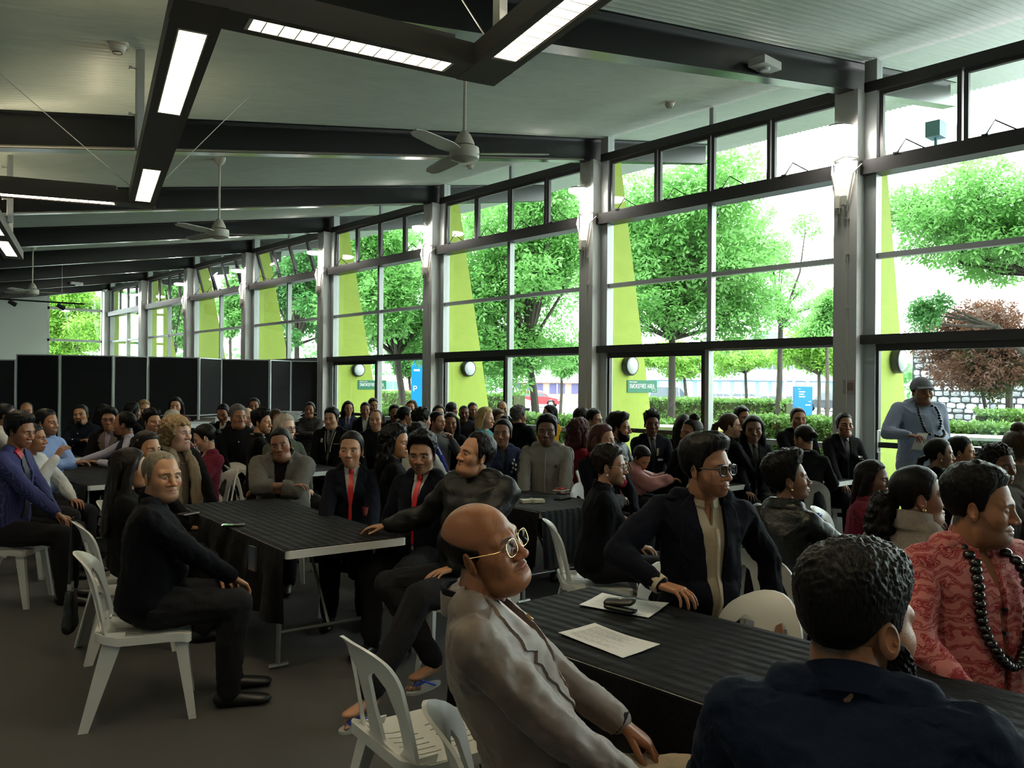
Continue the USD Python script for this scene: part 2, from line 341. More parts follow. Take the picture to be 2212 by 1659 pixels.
tree(2010, 680, 40, 32, 18.5, leaf_deep, 'small hanging spray of green leaves left of the bronze maple', n=200, size=.13, clumps=4, base=gp(2480, 880, d=18.6)[:2], seed=6)
tree(2105, 755, 130, 100, 21, leaf_red, 'bronze-red maple in front of the stone wall', trunk=1, n=2600, size=.13, clumps=22, seed=8, base=gp(2150, 880, d=21)[:2])
tree(2180, 800, 80, 60, 20.4, leaf_olive, 'olive-leaved low shrub tree at the right edge', n=1100, size=.12, clumps=10, seed=18)
tree(1130, 575, 175, 240, 32, leaf_mid, 'tall green tree filling the bay behind the puffer jacket man', n=5600, size=.26, clumps=36, base=gp(1162, 860, d=33)[:2], seed=9)
tree(850, 610, 130, 215, 36, leaf_mid, 'tall green tree in the bay with the cut-off smokefree sign', n=4200, size=.28, clumps=30, seed=10)
tree(645, 610, 95, 180, 40, leaf_deep, 'deep green tree behind the third open-sash bay', n=2800, size=.3, clumps=24, seed=11)
tree(498, 660, 42, 100, 48, leaf_mid, 'green tree seen narrowly past the fin of a far bay', n=1100, size=.32, clumps=12, seed=13)
tree(380, 660, 48, 90, 52, leaf_mid, 'green tree in the far bay with the crossed cable stays', n=1100, size=.34, clumps=12, seed=14)
tree(265, 690, 45, 85, 56, leaf_deep, 'green tree in the last bay by the corner', n=1100, size=.34, clumps=12, seed=15)
tree(150, 700, 95, 100, 46, leaf_lime, 'bright green tree filling the far corner window', n=2600, size=.3, clumps=18, seed=16)
for k, (px, py, hw, hh, d, lf, lb) in enumerate([
        (1475, 778, 95, 42, 46, leaf_lime, 'low lime-green tree right of the SMOKEFREE AREA sign'),
        (1610, 770, 95, 48, 50, leaf_lime, 'lime-green car park tree left of the forked trunk'),
        (1770, 768, 85, 55, 44, leaf_lime, 'lime-green car park tree behind the flagpoles'),
        (1785, 680, 55, 60, 42, leaf_mid, 'green tree top beside the near column above the flagpoles'),
        (1010, 770, 60, 60, 52, leaf_lime, 'yellow-green tree behind the fin edge over the red hatchback'),
        (1215, 770, 60, 45, 52, leaf_mid, 'green tree over the brick building'),
        (880, 770, 50, 55, 52, leaf_deep, 'green tree behind the blue parking pylon')]):
    tree(px, py, hw, hh, d, lf, lb, n=1000, size=.3, clumps=12, seed=30+k)
g0 = np.random.default_rng(77); cs = [(*gp(px, 795, d=140)[:2], g0.uniform(.5, 5)) for px in range(-200, 2500, 60)]
m = MB(); m.add(*leaves(cs, [(7, 7, 4.5)]*len(cs), 4200, 1.3, seed=5))
obj('tree_belt', m, leaf_deep, smooth=False, label='distant belt of green trees along the horizon behind the car park', cat='trees', kind='stuff')
def hedge(x0, x1, y0, y1, h, label, n, size=.07):
    z0 = float(min(gz(x0), gz(x1))); t = thing('hedge', label, 'hedge'); g = np.random.default_rng(int(x0*7+y0))
    m = MB(); m.box(x0+.12, x1-.12, y0, y1, z0-.1, h-.1); obj('inner_growth', m, mat('hedge_twig', lin(64, 70, 40), .9), t)
    p = np.stack([g.uniform(x0, x1, n), g.uniform(y0, y1, n), g.uniform(z0+.1, h, n)], 1); sd = g.random(n)
    p[sd < .42, 2] = h-.06*g.random((sd < .42).sum()); p[sd > .5, 0] = x0+.1*g.random((sd > .5).sum())
    v, f = leaves(p, np.full((n, 3), .05), n, size, .6, 1.2, seed=3); m = MB(); m.add(v, f)
    tag(obj('leaves', m, hedge_leaf, t, smooth=False), kind='stuff')
hedge(14.4, 15.3, -1, 9.5, 1.12, 'near clipped hedge behind the standing man at the right edge', 9000)
hedge(18.2, 19.0, -1, 6.2, 1.26, 'second clipped hedge further out in front of the stone wall', 6000)
hedge(14.4, 15.2, 9.9, 30, .95, 'long low clipped hedge outside the window wall', 9000, .09)
hedge(24.5, 25.5, 14, 22.6, 1.28, 'dark hedge right of the SMOKEFREE AREA sign by the car park', 3000, .1)
hedge(27, 28, 30, 44, 1.3, 'dark hedge beside the red hatchback', 2500, .12)
# dry stone wall behind the maple: every stone its own piece
def rock(g, r):
    n = 2; gr = np.linspace(-1, 1, n+1); V, F = [], []
    for ax in range(3):
        for sgn in (-1, 1):
            b = len(V)
            for a in gr:
                for c in gr:
                    q = [a, c]; q.insert(ax, sgn); V.append(q)
            for a in range(n):
                for c in range(n):
                    o = b+a*(n+1)+c; F.append((o, o+1, o+n+2, o+n+1) if (sgn > 0) == (ax != 1) else (o, o+n+1, o+n+2, o+1))
    V = np.array(V, float); V /= (np.abs(V)**3.2).sum(1)[:, None]**(1/3.2)
    V *= 1+.22*(meshkit.noise(V*1.3+g.random(3)*50)-.5)[:, None]
    return V*r, np.array(F)
stone_mats = [mat(f'river_stone_{k}', lin(c, c+3, c+8), .85, noise=(9., lin(c-22, c-20, c-14))) for k, c in enumerate((168, 190, 206, 150))]
mortar = mat('dark_mortar', lin(70, 72, 76), .95)
sw = thing('stone_wall', 'grey river-stone wall behind the bronze maple', 'wall')
p0, p1 = gp(1972, 880, d=27.5)[:2], gp(2225, 880, d=25.0)[:2]; L = np.linalg.norm(p1-p0); u = (p1-p0)/L; nv = np.array([u[1], -u[0]]); nv = nv if nv@p0 < 0 else -nv
ang = math.atan2(u[1], u[0]); z0 = float(gz(p0[0])); g = np.random.default_rng(4)
m = MB(); m.box(0, L, -.05, .35, 0, 3.1-z0); m.xf([[math.cos(ang), -math.sin(ang), 0], [math.sin(ang), math.cos(ang), 0], [0, 0, 1]], (p0[0], p0[1], z0)); obj('mortar_bed', m, mortar, sw)
cnt = 0; zz = 1.0-z0-.7
while zz < 3.05-z0 and cnt < 296:
    x = g.uniform(0, .1); hgt = g.uniform(.13, .19)
    while x < L-.1 and cnt < 296:
        wd = g.uniform(.17, .36); v, f = rock(g, (wd*.5, .09, hgt*.52))
        v = v+np.array([x+wd/2, 0, zz+g.uniform(-.015, .015)]); ca, sa = math.cos(ang), math.sin(ang)
        w = np.stack([p0[0]+v[:, 0]*ca+v[:, 1]*nv[0]+nv[0]*.04, p0[1]+v[:, 0]*sa+v[:, 1]*nv[1]+nv[1]*.04, z0+v[:, 2]], 1)
        obj('stone', (w, np.vstack([f[:, [0, 1, 2]], f[:, [0, 2, 3]]])), stone_mats[int(g.integers(4))], sw, smooth=True); x += wd+.012; cnt += 1
    zz += hgt*1.0+.012
# buildings beyond the car park
def facade(pxa, pxb, d, ztop, name, label, wallm, bands, winm, nwin, fascia=None):
    a, b = gp(pxa, 830, d=d)[:2], gp(pxb, 830, d=d)[:2]; L = np.linalg.norm(b-a); an = math.atan2(b[1]-a[1], b[0]-a[0])
    M = [[math.cos(an), -math.sin(an), 0], [math.sin(an), math.cos(an), 0], [0, 0, 1]]; t = thing(name, label, 'building'); o = (a[0], a[1], 0)
    m = MB(); m.box(0, L, 0, 8, -1.2, ztop).xf(M, o); obj('wall', m, wallm, t)
    if fascia: m = MB(); m.box(-.3, L+.3, -.5, 8.2, ztop-1.0, ztop+.35).xf(M, o); obj('fascia', m, fascia, t)
    for k in range(nwin):
        x0 = L*(k+.15)/nwin; x1 = L*(k+.85)/nwin; m = MB(); m.box(x0, x1, -.06, .1, bands[0], bands[1]).xf(M, o); w = obj('window', m, winm, t)
        m = MB(); m.box((x0+x1)/2-.06, (x0+x1)/2+.06, -.1, 0, bands[0], bands[1]).xf(M, o); obj('mullion', m, white_paint, w)
    return t
brick = usdkit.material(stage, '/World/Looks/far_brick', {'tc': ('texture_coordinate', {}), 'b': ('brick_texture', {'color1': lin(190, 140, 122), 'color2': lin(170, 116, 98), 'mortar': lin(205, 190, 180), 'scale': 3.0, 'mortar_size': .03}), 'mp': ('mapping', {'rotation': (1.5708, 0, 0)}), 'p': ('principled_bsdf', {'roughness': .9})},
    [('tc.object', 'mp.vector'), ('mp.vector', 'b.vector'), ('b.color', 'p.base_color')], surface='p.BSDF')
dark_glass = mat('dark_window_glass', (.05, .07, .09), .08)
facade(1085, 1275, 92, 3.1, 'brick_building', 'low pink brick building with white fascia beyond the red hatchback', brick, (.9, 2.0), mat('shop_window', lin(96, 90, 130), .15), 4, mat('white_fascia', (.75, .75, .75), .6))
facade(1420, 1850, 100, 3.6, 'office_building', 'long glazed blue and white building across the car park', mat('blue_panel', lin(120, 160, 205), .5), (.2, 2.5), mat('pale_glass', lin(150, 172, 178), .12), 16, mat('pale_fascia', lin(170, 190, 200), .6))
facade(1655, 1760, 112, 9.3, 'tower_block', 'grey flat-topped building block rising behind the flagpoles', mat('grey_block', lin(112, 122, 136), .7), (4, 6), dark_glass, 4)
facade(770, 930, 92, 2.8, 'white_shop', 'white shop front behind the blue parking pylon', mat('white_shop_wall', (.7, .72, .7), .6), (.6, 2.1), mat('green_poster', lin(92, 170, 120), .4), 3)
# vehicles
tyre = mat('tyre_rubber', (.015, .015, .015), .8)
def car(px, d, heading, colour, label, kind='hatch', name='car'):
    L, Wd, H = dict(hatch=(4.0, 1.7, 1.5), wagon=(4.6, 1.76, 1.5), suv=(4.6, 1.85, 1.72), van=(5.0, 1.9, 2.0), ute=(5.1, 1.8, 1.75))[kind]
    c = gp(px, 870, d=d); z = float(gz(c[0])); h = math.radians(heading)
    F = -FWG*math.cos(h)+RTG*math.sin(h); rz = math.atan2(F[1], F[0]); t = thing(name, label, 'car', (c[0], c[1], z), rz)
    body = mat('car_'+'_'.join(str(int(x*255)) for x in colour), colour, .25, .1, coat=1.)
    lw = [(-L/2, .3), (-L/2-.02, .6), (-L/2+.05, .95), (L/2-1.2, .95), (L/2-.25, .78), (L/2, .6), (L/2, .3)]
    tr = dict(hatch=-L/2+.05, wagon=-L/2+.08, suv=-L/2+.08, van=-L/2+.05, ute=-L/2+1.7)[kind]
    gh = [(tr, .93), (tr+.35, H), (L/2-2.0, H), (L/2-1.05, .93)]
    def loft(prof, w0, w1):
        M = m3.Manifold.extrude(m3.CrossSection([[(float(a), float(b)) for a, b in prof]], m3.FillRule.NonZero), Wd).rotate((90, 0, 0)).translate((0, Wd/2, 0)).refine(3)
        zs0, zs1 = min(b for _, b in prof), max(b for _, b in prof)
        def wf(p):
            p = np.array(p); s = np.interp(p[:, 2], [zs0, zs1], [w0, w1])*(1-.06*(np.abs(p[:, 0])/(L/2))**4); p[:, 1] *= s; return p
        return M.warp_batch(wf)
    wx = (-L/2+.78, L/2-.82); lb = loft(lw, .97, 1.0)
    for x in wx: lb = lb-m3.Manifold.cylinder(Wd+1, .37, .37, 20).rotate((90, 0, 0)).translate((x, Wd/2+.5, .33))
    obj('body', lb+loft(gh, .96, .78).translate((0, 0, 0)), body, t)
    gl = [(tr+.1, .98), (tr+.4, H-.1), (L/2-2.02, H-.1), (L/2-1.22, .98)]; G = loft(gl, .965, .80)
    for x in ((tr+.4+(L/2-2.0))/2-.1, L/2-2.1) if kind != 'van' else (L/2-2.1,): G = G-m3.Manifold.cube((.08, 4, 3), True).translate((x, 0, 1))
    obj('side_window', G, dark_glass, t)
    m = MB(); s = Wd*.36; m.prism([(tr-.03, -s, .99), (tr+.29, -s*.9, H-.1), (tr+.29, s*.9, H-.1), (tr-.03, s, .99)], (.02, 0, 0), (-.015, 0, 0)); obj('rear_window', m, dark_glass, t)
    m = MB(); m.prism([(L/2-1.03, -s, .97), (L/2-1.93, -s*.9, H-.06), (L/2-1.93, s*.9, H-.06), (L/2-1.03, s, .97)], (0, 0, 0), (.03, 0, .02)); obj('windscreen', m, dark_glass, t)
    for sg in (-1, 1):
        m = MB(); m.box(-L/2-.03, -L/2+.12, sg*Wd*.46-.14, sg*Wd*.46+.02, .68, .92); obj('tail_light', m, mat('tail_light_red', (.55, .02, .02), .2), t)
        m = MB(); m.box(L/2-.22, L/2-.02, sg*Wd*.38-.16, sg*Wd*.38+.16, .60, .76); obj('headlight', m, mat('headlight_glass', (.7, .72, .75), .15), t)
        for x in wx:
            w = MB(); w.lathe([(0, -.1), (.2, -.1), (.30, -.09), (.32, -.05), (.32, .06), (.3, .1), (.0, .1)], n=20).xf([[1, 0, 0], [0, 0, sg], [0, -sg, 0]], (x, sg*(Wd/2-.12), .32)); wh = obj('wheel', w, tyre, t)
            w = MB(); w.lathe([(0, .11), (.19, .115), (.2, .1)], n=20).xf([[1, 0, 0], [0, 0, sg], [0, -sg, 0]], (x, sg*(Wd/2-.12), .32)); obj('hub_cap', w, metal_grey, wh)
    m = MB(); m.box(-L/2-.04, -L/2, -.18, .18, .52, .64); obj('number_plate', m, white_plastic, t)
    return t
car(1165, 74, 78, (.60, .02, .03), 'red hatchback parked in front of the brick building', 'hatch')
car(1112, 80, 80, (.62, .64, .66), 'white utility wagon parked behind the red hatchback', 'suv')
car(1098, 60, 40, (.72, .73, .73), 'white car with its bonnet in front of the red hatchback', 'hatch')
car(866, 64, 70, (.72, .73, .73), 'white car under the tree by the blue parking pylon', 'wagon')
car(905, 52, 75, (.55, .05, .03), 'red car low behind the smiling woman at the window', 'hatch')
car(1450, 74, 100, (.75, .75, .75), 'white van behind the dark hedge right of the SMOKEFREE AREA sign', 'van', 'van')
car(1668, 66, 245, (.40, .43, .46), 'silver station wagon parked behind the forked tree trunk', 'wagon')
car(1797, 68, 200, (.02, .03, .05), 'dark blue off-road car right of the blue direction sign', 'suv')
car(1560, 86, 90, (.7, .72, .74), 'white car far across the car park behind the flax', 'hatch')
car(1618, 90, 80, (.6, .62, .64), 'pale silver car far across the car park beside the wagon', 'hatch')
# signs, poles, planting
lime_sign = mat('sign_green', lin(18, 118, 84), .5); white_ink = mat('white_ink', (.85, .87, .87), .6)
blue_sign = mat('sign_blue', lin(10, 128, 196), .45)
def text(t_, h, at, R, m, parent, bold=True, squeeze=1.0, name='lettering'):
    """lettering with its reading direction R[0], up R[1], facing R[2]"""
    T = meshkit.text_mesh(t_, h, .003, bold); v = T.vertices.copy(); v[:, 0] *= squeeze
    w = np.asarray(at)+v[:, :1]*R[0]+v[:, 1:2]*R[1]+v[:, 2:3]*R[2]; return obj(name, (w, T.faces), m, parent, smooth=False)
for i, lb in ((1, 'green SMOKEFREE AREA sign on the lime wall, fully seen'), (3, 'green SMOKEFREE AREA sign partly hidden by the door post of a far bay')):
    y = Y0+S*i+.16; ca = gp(1354, 822, d=1); dirn = ca-CAM
    pa = lambda px, py: CAM+(gp(px, py, d=1)-CAM)*((y)/(gp(px, py, d=1)-CAM)[1])
    A, B = (pa(1354, 848), pa(1418, 822)) if i == 1 else (pa(773, 841), pa(834, 822))
    t = thing('smokefree_sign', lb, 'sign'); m = MB(); m.box(A[0], B[0], y-.012, y, A[2], B[2]); obj('sign_board', m, lime_sign, t)
    R = np.array([[1, 0, 0], [0, 0, 1], [0, -1, 0.]]); wdt, hgt = B[0]-A[0], B[2]-A[2]
    T = meshkit.text_mesh('SMOKEFREE AREA', hgt*.33, .003, True); sq = wdt*.85/(T.bounds[1][0]-T.bounds[0][0])
    text('SMOKEFREE AREA', hgt*.33, (A[0]+wdt*.05, y-.013, A[2]+hgt*.36), R, white_ink, t, squeeze=sq)
    text('Welcome to our', hgt*.12, (A[0]+wdt*.05, y-.013, A[2]+hgt*.8), R, white_ink, t, squeeze=.8)
    m = MB(); cx, cz = B[0]-wdt*.12, A[2]+hgt*.2
    m.tube([(cx+math.cos(q)*wdt*.075, y-.014, cz+math.sin(q)*hgt*.1) for q in np.linspace(.5, 2.9, 10)], .004, 5)
    m.tube([(cx+math.cos(q)*wdt*.075, y-.014, cz+math.sin(q)*hgt*.1) for q in np.linspace(3.6, 6.0, 10)], .004, 5); obj('emblem', m, white_ink, t)
for i, px, py in ((0, 1934, 779), (1, 1357, 790), (2, 1009, 796), (3, 772, 799)):
    y = Y0+S*i+.16; w = gp(px, py, d=1)-CAM; p = CAM+w*(y/w[1])
    t = thing('bulkhead_light', ['round black-rimmed bulkhead lamp on the lime wall beside the standing man', 'round black-rimmed bulkhead lamp above the full SMOKEFREE AREA sign', 'round black-rimmed bulkhead lamp on the lime wall with no sign', 'round black-rimmed bulkhead lamp above the partly hidden smokefree sign'][i], 'lamp')
    Rm = [[1, 0, 0], [0, 0, -1], [0, 1, 0]]
    m = MB(); m.lathe([(0, 0), (.155, 0), (.155, .075), (.14, .095), (.125, .095)], n=32).xf(Rm, p); obj('rim', m, black_plastic, t)
    m = MB(); m.lathe([(.128, .09), (.10, .108), (.05, .118), (0, .12)], n=32).xf(Rm, p); obj('lens', m, mat('opal_lens', (.72, .76, .78), .3), t)
def post_board(px0, px1, py0, py1, d, z0, mt, label, name):
    a, b = gp(px0, py0, d=d), gp(px1, py0, d=d); zt = a[2]; an = math.atan2(b[1]-a[1], b[0]-a[0]); L = np.linalg.norm((b-a)[:2])
    t = thing(name, label, 'sign', (a[0], a[1], 0), an); m = MB(); m.box(0, L, 0, .15, z0, zt); obj('panel', m, mt, t); return t, L, zt
t, L, zt = post_board(1717, 1755, 835, 890, 20, -.3, blue_sign, 'bright blue direction sign with white arrows standing behind the hedge', 'direction_sign')
R = np.array([[1, 0, 0], [0, 0, 1], [0, -1, 0.]])
for z, (x0, x1) in zip((zt-.14, zt-.20, zt-.26, zt-.46), ((.1, .24), (.1, .22), (.1, .23), (.26, .38))):
    m = MB(); k = x0
    while k < x1: m.box(k, k+.018, -.006, 0, z, z+.03); k += .026
    obj('lettering', m, white_ink, t, smooth=False)
for x, z, s in ((.12, zt-.06, 1), (.36, zt-.36, -1)):
    m = MB(); m.box(x-.035, x+.035, -.006, 0, z-.005, z+.005); m.prism([(x-s*.04, 0, z), (x-s*.012, 0, z-.022), (x-s*.012, 0, z+.022)], (0, -.006, 0), (0, 0, 0)); obj('arrow', m, white_ink, t, smooth=False)
t, L, zt = post_board(889, 915, 768, 868, 42, -.2, blue_sign, 'tall blue parking pylon with a white P', 'parking_pylon')
text('P', .26, (L*.12, -.008, 1.4), R, white_ink, t); m = MB(); m.box(L*.2, L*.7, -.008, 0, 2.4, 2.5); obj('band', m, white_ink, t)
for px, top, lb in ((1697, 690, 'left'), (1716, 700, 'middle'), (1745, 712, 'right')):
    a = gp(px, top, d=62); m = MB(); m.tube([(a[0], a[1], -.2), (a[0], a[1], a[2])], [.11, .09], 8); t = thing('flagpole', f'{lb} one of three white flagpoles beyond the hedge', 'flagpole'); obj('pole', m, white_paint, t)
    if lb == 'right':
        m = MB(); q = np.linspace(0, 1, 7); vv = [(a[0]+x*.5*RTG[0], a[1]+x*.5*RTG[1]+.06*math.sin(x*6), a[2]-.1-z*1.3-.3*x) for z in (0, 1) for x in q]
        m.add(vv, [(k, k+1, k+8, k+7) for k in range(6)]); obj('flag', m, mat('flag_blue', lin(40, 60, 150), .7), t)
def flax(px, d, n, label, ln=1.0):
    c = gp(px, 880, d=d); g = np.random.default_rng(px); m = MB(); z = float(gz(c[0]))
    for k in range(n):
        a = g.uniform(0, 6.28); l = ln*g.uniform(.6, 1.1); o = np.array([math.cos(a), math.sin(a), 0]); s = np.array([-o[1], o[0], 0])*.022
        b = np.array([c[0], c[1], z])+o*.12; P = [b, b+o*l*.22+(0, 0, l*.7), b+o*l*.5+(0, 0, l*1.0), b+o*l*.85+(0, 0, l*.85)]; wv = [1, 1.2, .8, .1]
        v = np.vstack([[p-s*w, p+s*w] for p, w in zip(P, wv)]); m.add(v, [(0, 1, 3, 2), (2, 3, 5, 4), (4, 5, 7, 6)])
    t = thing('flax_bush', label, 'plant'); obj('leaves', m, leaf_olive, t, smooth=False)
flax(1590, 19.0, 70, 'spiky flax bush with pale seed heads behind the hedge in the door bay', 1.0)
flax(1530, 20.5, 45, 'spiky flax bush left of the larger flax behind the hedge', .95)
flax(1655, 20.5, 40, 'spiky flax bush at the foot of the forked tree trunk', .9)
flax(1795, 19.0, 40, 'spiky flax bush right of the blue direction sign', .85)
def picnic(px, py, d, label):
    c = gp(px, py, d=d); t = thing('outdoor_table', label, 'table', (c[0], c[1], 0), 0.2)
    m = MB(); m.box(-.45, .45, -.9, .9, c[2]-.04, c[2]); obj('table_top', m, mat('outdoor_white', (.6, .62, .62), .5), t)
    m = MB(); m.lathe([(.3, -.04), (.28, 0), (.05, .03), (.05, c[2]-.04)], n=16); obj('pedestal', m, frame_dark, t)
picnic(1468, 921, 13.9, 'white-topped outdoor table seen under the rail beside the fin'); picnic(2165, 944, 11.2, 'white-topped outdoor table by the hedge at the right edge')
picnic(2090, 968, 10.4, 'second white-topped outdoor table low by the hedge at the right')
c = gp(1572, 930, d=13.0); t = thing('litter_bin', 'yellow outdoor bin with a domed lid outside the door bay', 'bin', (c[0], c[1], 0)); m = MB(); m.box(-.3, .3, -.3, .3, -.05, .95); obj('body', m, mat('yellow_plastic', lin(255, 178, 24), .4), t)
m = MB(); m.lathe([(.42, .95), (.40, 1.02), (.25, 1.12), (0, 1.16)], n=16); obj('lid', m, mat('yellow_lid', lin(250, 220, 130), .4), t)
# ------------------------------------------------------------------ lamps, fans and fittings under the roof
louvre_white = mat('louvre_white', (.82, .80, .74), .35)
tube_glow = emitter('fluorescent_tube', (1.0, .84, .58), TUBE)
channel_paint = mat('charcoal_channel', lin(84, 78, 74), .5)
ZL = 3.3
def light_run(label, segs, hangers=(), wires=()):
    """segs: (axis start, axis end, [(luminaire start, end)]) as world points in the horizontal plane z = ZL"""
    t = thing('suspended_light', label, 'lamp')
    for sk, (a, b, lums) in enumerate(segs):
        a, b = np.array(a), np.array(b); u = b-a; L = np.linalg.norm(u[:2]); an = math.atan2(u[1], u[0])
        M = np.array([[math.cos(an), -math.sin(an), 0], [math.sin(an), math.cos(an), 0], [0, 0, 1]])
        bodym = m3.Manifold.cube((L+.22, .22, .11)).translate((-.11, -.11, 0)); rec = []
        for p, q in lums:
            x0, x1 = (p-a)[:2]@u[:2]/L, (q-a)[:2]@u[:2]/L; x0, x1 = min(x0, x1), max(x0, x1); rec.append((x0, x1))
            bodym = bodym-m3.Manifold.cube((x1-x0, .135, .075)).translate((x0, -.0675, -.005))
        mm = bodym.to_mesh(); m = MB(); m.add(mm.vert_properties[:, :3]+np.array([0, 0, -.0015*sk]), mm.tri_verts).xf(M, (a[0], a[1], ZL)); obj('channel', m, channel_paint, t, smooth=False)
        for x0, x1 in rec:
            m = MB(); m.box(x0+.02, x1-.02, -.065, .065, .066, .069); m.box(x0+.002, x1-.002, .060, .066, .0, .07); m.box(x0+.002, x1-.002, -.066, -.060, .0, .07)
            m.box(x0+.002, x0+.02, -.06, .06, 0, .07); m.box(x1-.02, x1-.002, -.06, .06, 0, .07)
            n = max(4, int((x1-x0)/.075))
            for k in range(1, n): x = x0+(x1-x0)*k/n; m.box(x-.003, x+.003, -.06, .06, .0, .035)
            obj('louvre', m.xf(M, (a[0], a[1], ZL)), louvre_white, t, smooth=False)
            m = MB(); m.tube([(x0+.05, .0, .128), (x1-.05, .0, .128)], .011, 8); obj('uplight_tube', m.xf(M, (a[0], a[1], ZL)), tube_glow, t)
            m = MB(); m.box(x0, x1, -.06, -.05, .11, .15); m.box(x0, x1, .05, .06, .11, .15); obj('uplight_tray', m.xf(M, (a[0], a[1], ZL)), channel_paint, t)
            for yy in (-.03, .03):
                m = MB(); m.tube([(x0+.03, yy, .05), (x1-.03, yy, .05)], .013, 8); obj('fluorescent_tube', m.xf(M, (a[0], a[1], ZL)), tube_glow, t)
    for x, y in hangers:
        m = MB(); m.box(x-.025, x+.025, y-.025, y+.025, ZL+.1, zc(x)+.01)
        for k in (.3, .7): z = ZL+.1+(zc(x)-ZL)*k; m.box(x-.07, x-.02, y-.006, y+.006, z-.006, z+.006); m.box(x-.075, x-.06, y-.012, y+.012, z-.012, z+.012)
        obj('hanger_post', m, metal_grey, t)
    for a, b in wires:
        m = MB(); m.tube([a, b], .004, 5); obj('stay_wire', m, metal_grey, t)
    return t
def roof_pt(px, py, drop=0):
    v = gp(px, py, d=1)-CAM; k = (zc(0)-drop-EYE)/(v[2]-SLOPE*v[0]); return CAM+v*k
g3 = lambda px, py: gp(px, py, z=ZL)
cA = [g3(418, 67), g3(368, 248), g3(329, 366), g3(308, 436)]; aA = [g3(532, 51), g3(972, 147)]; bA = [g3(1087, 131), g3(1256, 0)]; dA = [g3(252, 440), g3(-60, 415)]
def cross2(p, q, r, s):
    p, q, r, s = [np.array(k[:2]) for k in (p, q, r, s)]; A = np.array([q-p, r-s]).T; k = np.linalg.solve(A, r-p); o = p+(q-p)*k[0]; return np.array([o[0], o[1], ZL])
k1 = cross2(cA[0], cA[3], aA[0], aA[1]); k2 = cross2(aA[0], aA[1], bA[0], bA[1]); k3 = cross2(cA[0], cA[3], dA[0], dA[1])
ub = (bA[1]-bA[0])/np.linalg.norm(bA[1]-bA[0]); ud = (dA[1]-dA[0])/np.linalg.norm(dA[1]-dA[0])
light_run('zigzag run of suspended charcoal fluorescent lights over the front tables', [
    (k1, k3, [(cA[0], cA[1]), (cA[2], cA[3])]), (k1, k2, [(aA[0], aA[1])]), (k2, k2+ub*2.6, [(bA[0], bA[0]+ub*1.25)]), (k3, k3+ud*2.4, [(dA[0], dA[0]+ud*1.3)])],
    hangers=[tuple(roof_pt(303, 106)[:2]), tuple(gp(1080, 66, z=ZL+.11)[:2]), tuple(roof_pt(22, 334)[:2]), (1.3, 3.3)],
    wires=[(roof_pt(-40, 125), gp(290, 410, z=ZL+.11)), (gp(345, 398, z=ZL+.11), roof_pt(545, 200)), ((k2[0]-.02, k2[1]-.1, ZL+.1), (k2[0]-.6, k2[1]+.1, zc(2.2)))])
eA = [g3(26, 554), g3(-40, 455)]; ue = (eA[1]-eA[0])/np.linalg.norm(eA[1]-eA[0])
light_run('second zigzag run of suspended lights at the left edge of the picture', [(eA[0]-ue*.14, eA[0]+ue*3.2, [(eA[0], eA[0]+ue*1.3), (eA[0]+ue*1.7, eA[0]+ue*3.0)])], hangers=[tuple((eA[0]+ue*.25)[:2])])
for k, (x, y) in enumerate(((-1.2, 1.2), (-2.6, 5.2), (.8, -1.6))):
    a = np.array([x, y, ZL]); b = a+np.array([.6, 2.6, 0]); light_run(f'suspended light run {k+1} out of the picture beside the camera, '+('nearest', 'left', 'behind')[k], [(a, b, [(a+(b-a)*.05, a+(b-a)*.47), (a+(b-a)*.53, a+(b-a)*.95)])], hangers=[(x+.3, y+1.3)])
# fans
def fan(hub_px, hub_py, d, angs, label, zroof=None):
    c = gp(hub_px, hub_py, d=d); t = thing('ceiling_fan', label, 'fan', tuple(c)); top = zc(c[0])-c[2]-(.0 if zroof is None else zroof)
    m = MB(); m.lathe([(0, .02), (.12, .02), (.125, -.02), (.12, -.07), (.06, -.095), (0, -.10)], n=28); obj('motor_housing', m, cream_plastic, t)
    m = MB(); m.lathe([(.085, .04), (.08, .07), (.05, .13), (.02, .16)], n=24); obj('upper_cup', m, cream_plastic, t)
    m = MB(); m.tube([(0, 0, .1), (0, 0, top)], .014, 10); obj('down_rod', m, cream_plastic, t)
    m = MB(); m.lathe([(.025, top-.10), (.06, top-.06), (.075, top-.02), (.075, top)], n=24); obj('canopy', m, cream_plastic, t)
    for a in angs:
        m = MB(); xs_ = np.linspace(.13, .70, 9); wv = np.interp(xs_, [.13, .25, .62, .70], [.05, .075, .06, .03]); v = []
        for x, w in zip(xs_, wv):
            for sg in (-1, 1): v += [(x, sg*w, sg*w*.2-.03), (x, sg*w, sg*w*.2-.024)]
        n = len(xs_)
        for i in range(n-1):
            o = i*4; m.add(v[o:o+8], [(0, 2, 6, 4), (1, 5, 7, 3), (0, 4, 5, 1), (2, 3, 7, 6)])
        ca, sa = math.cos(a), math.sin(a); m.xf([[ca, -sa, 0], [sa, ca, 0], [0, 0, 1]]); obj('blade', m, cream_plastic, t)
A0 = -YAW
fan(1003, 325, 6.8, (A0, A0+2.094, A0+4.189), 'white ceiling fan nearest the camera, right of the zigzag lights')
fan(473, 500, 10.4, (A0+.15, A0+2.5, A0+4.3), 'white ceiling fan in the middle distance above the far tables')
fan(70, 628, 17.0, (A0+.3, A0+2.9, A0+4.6), 'far white ceiling fan at the left in front of the end wall')
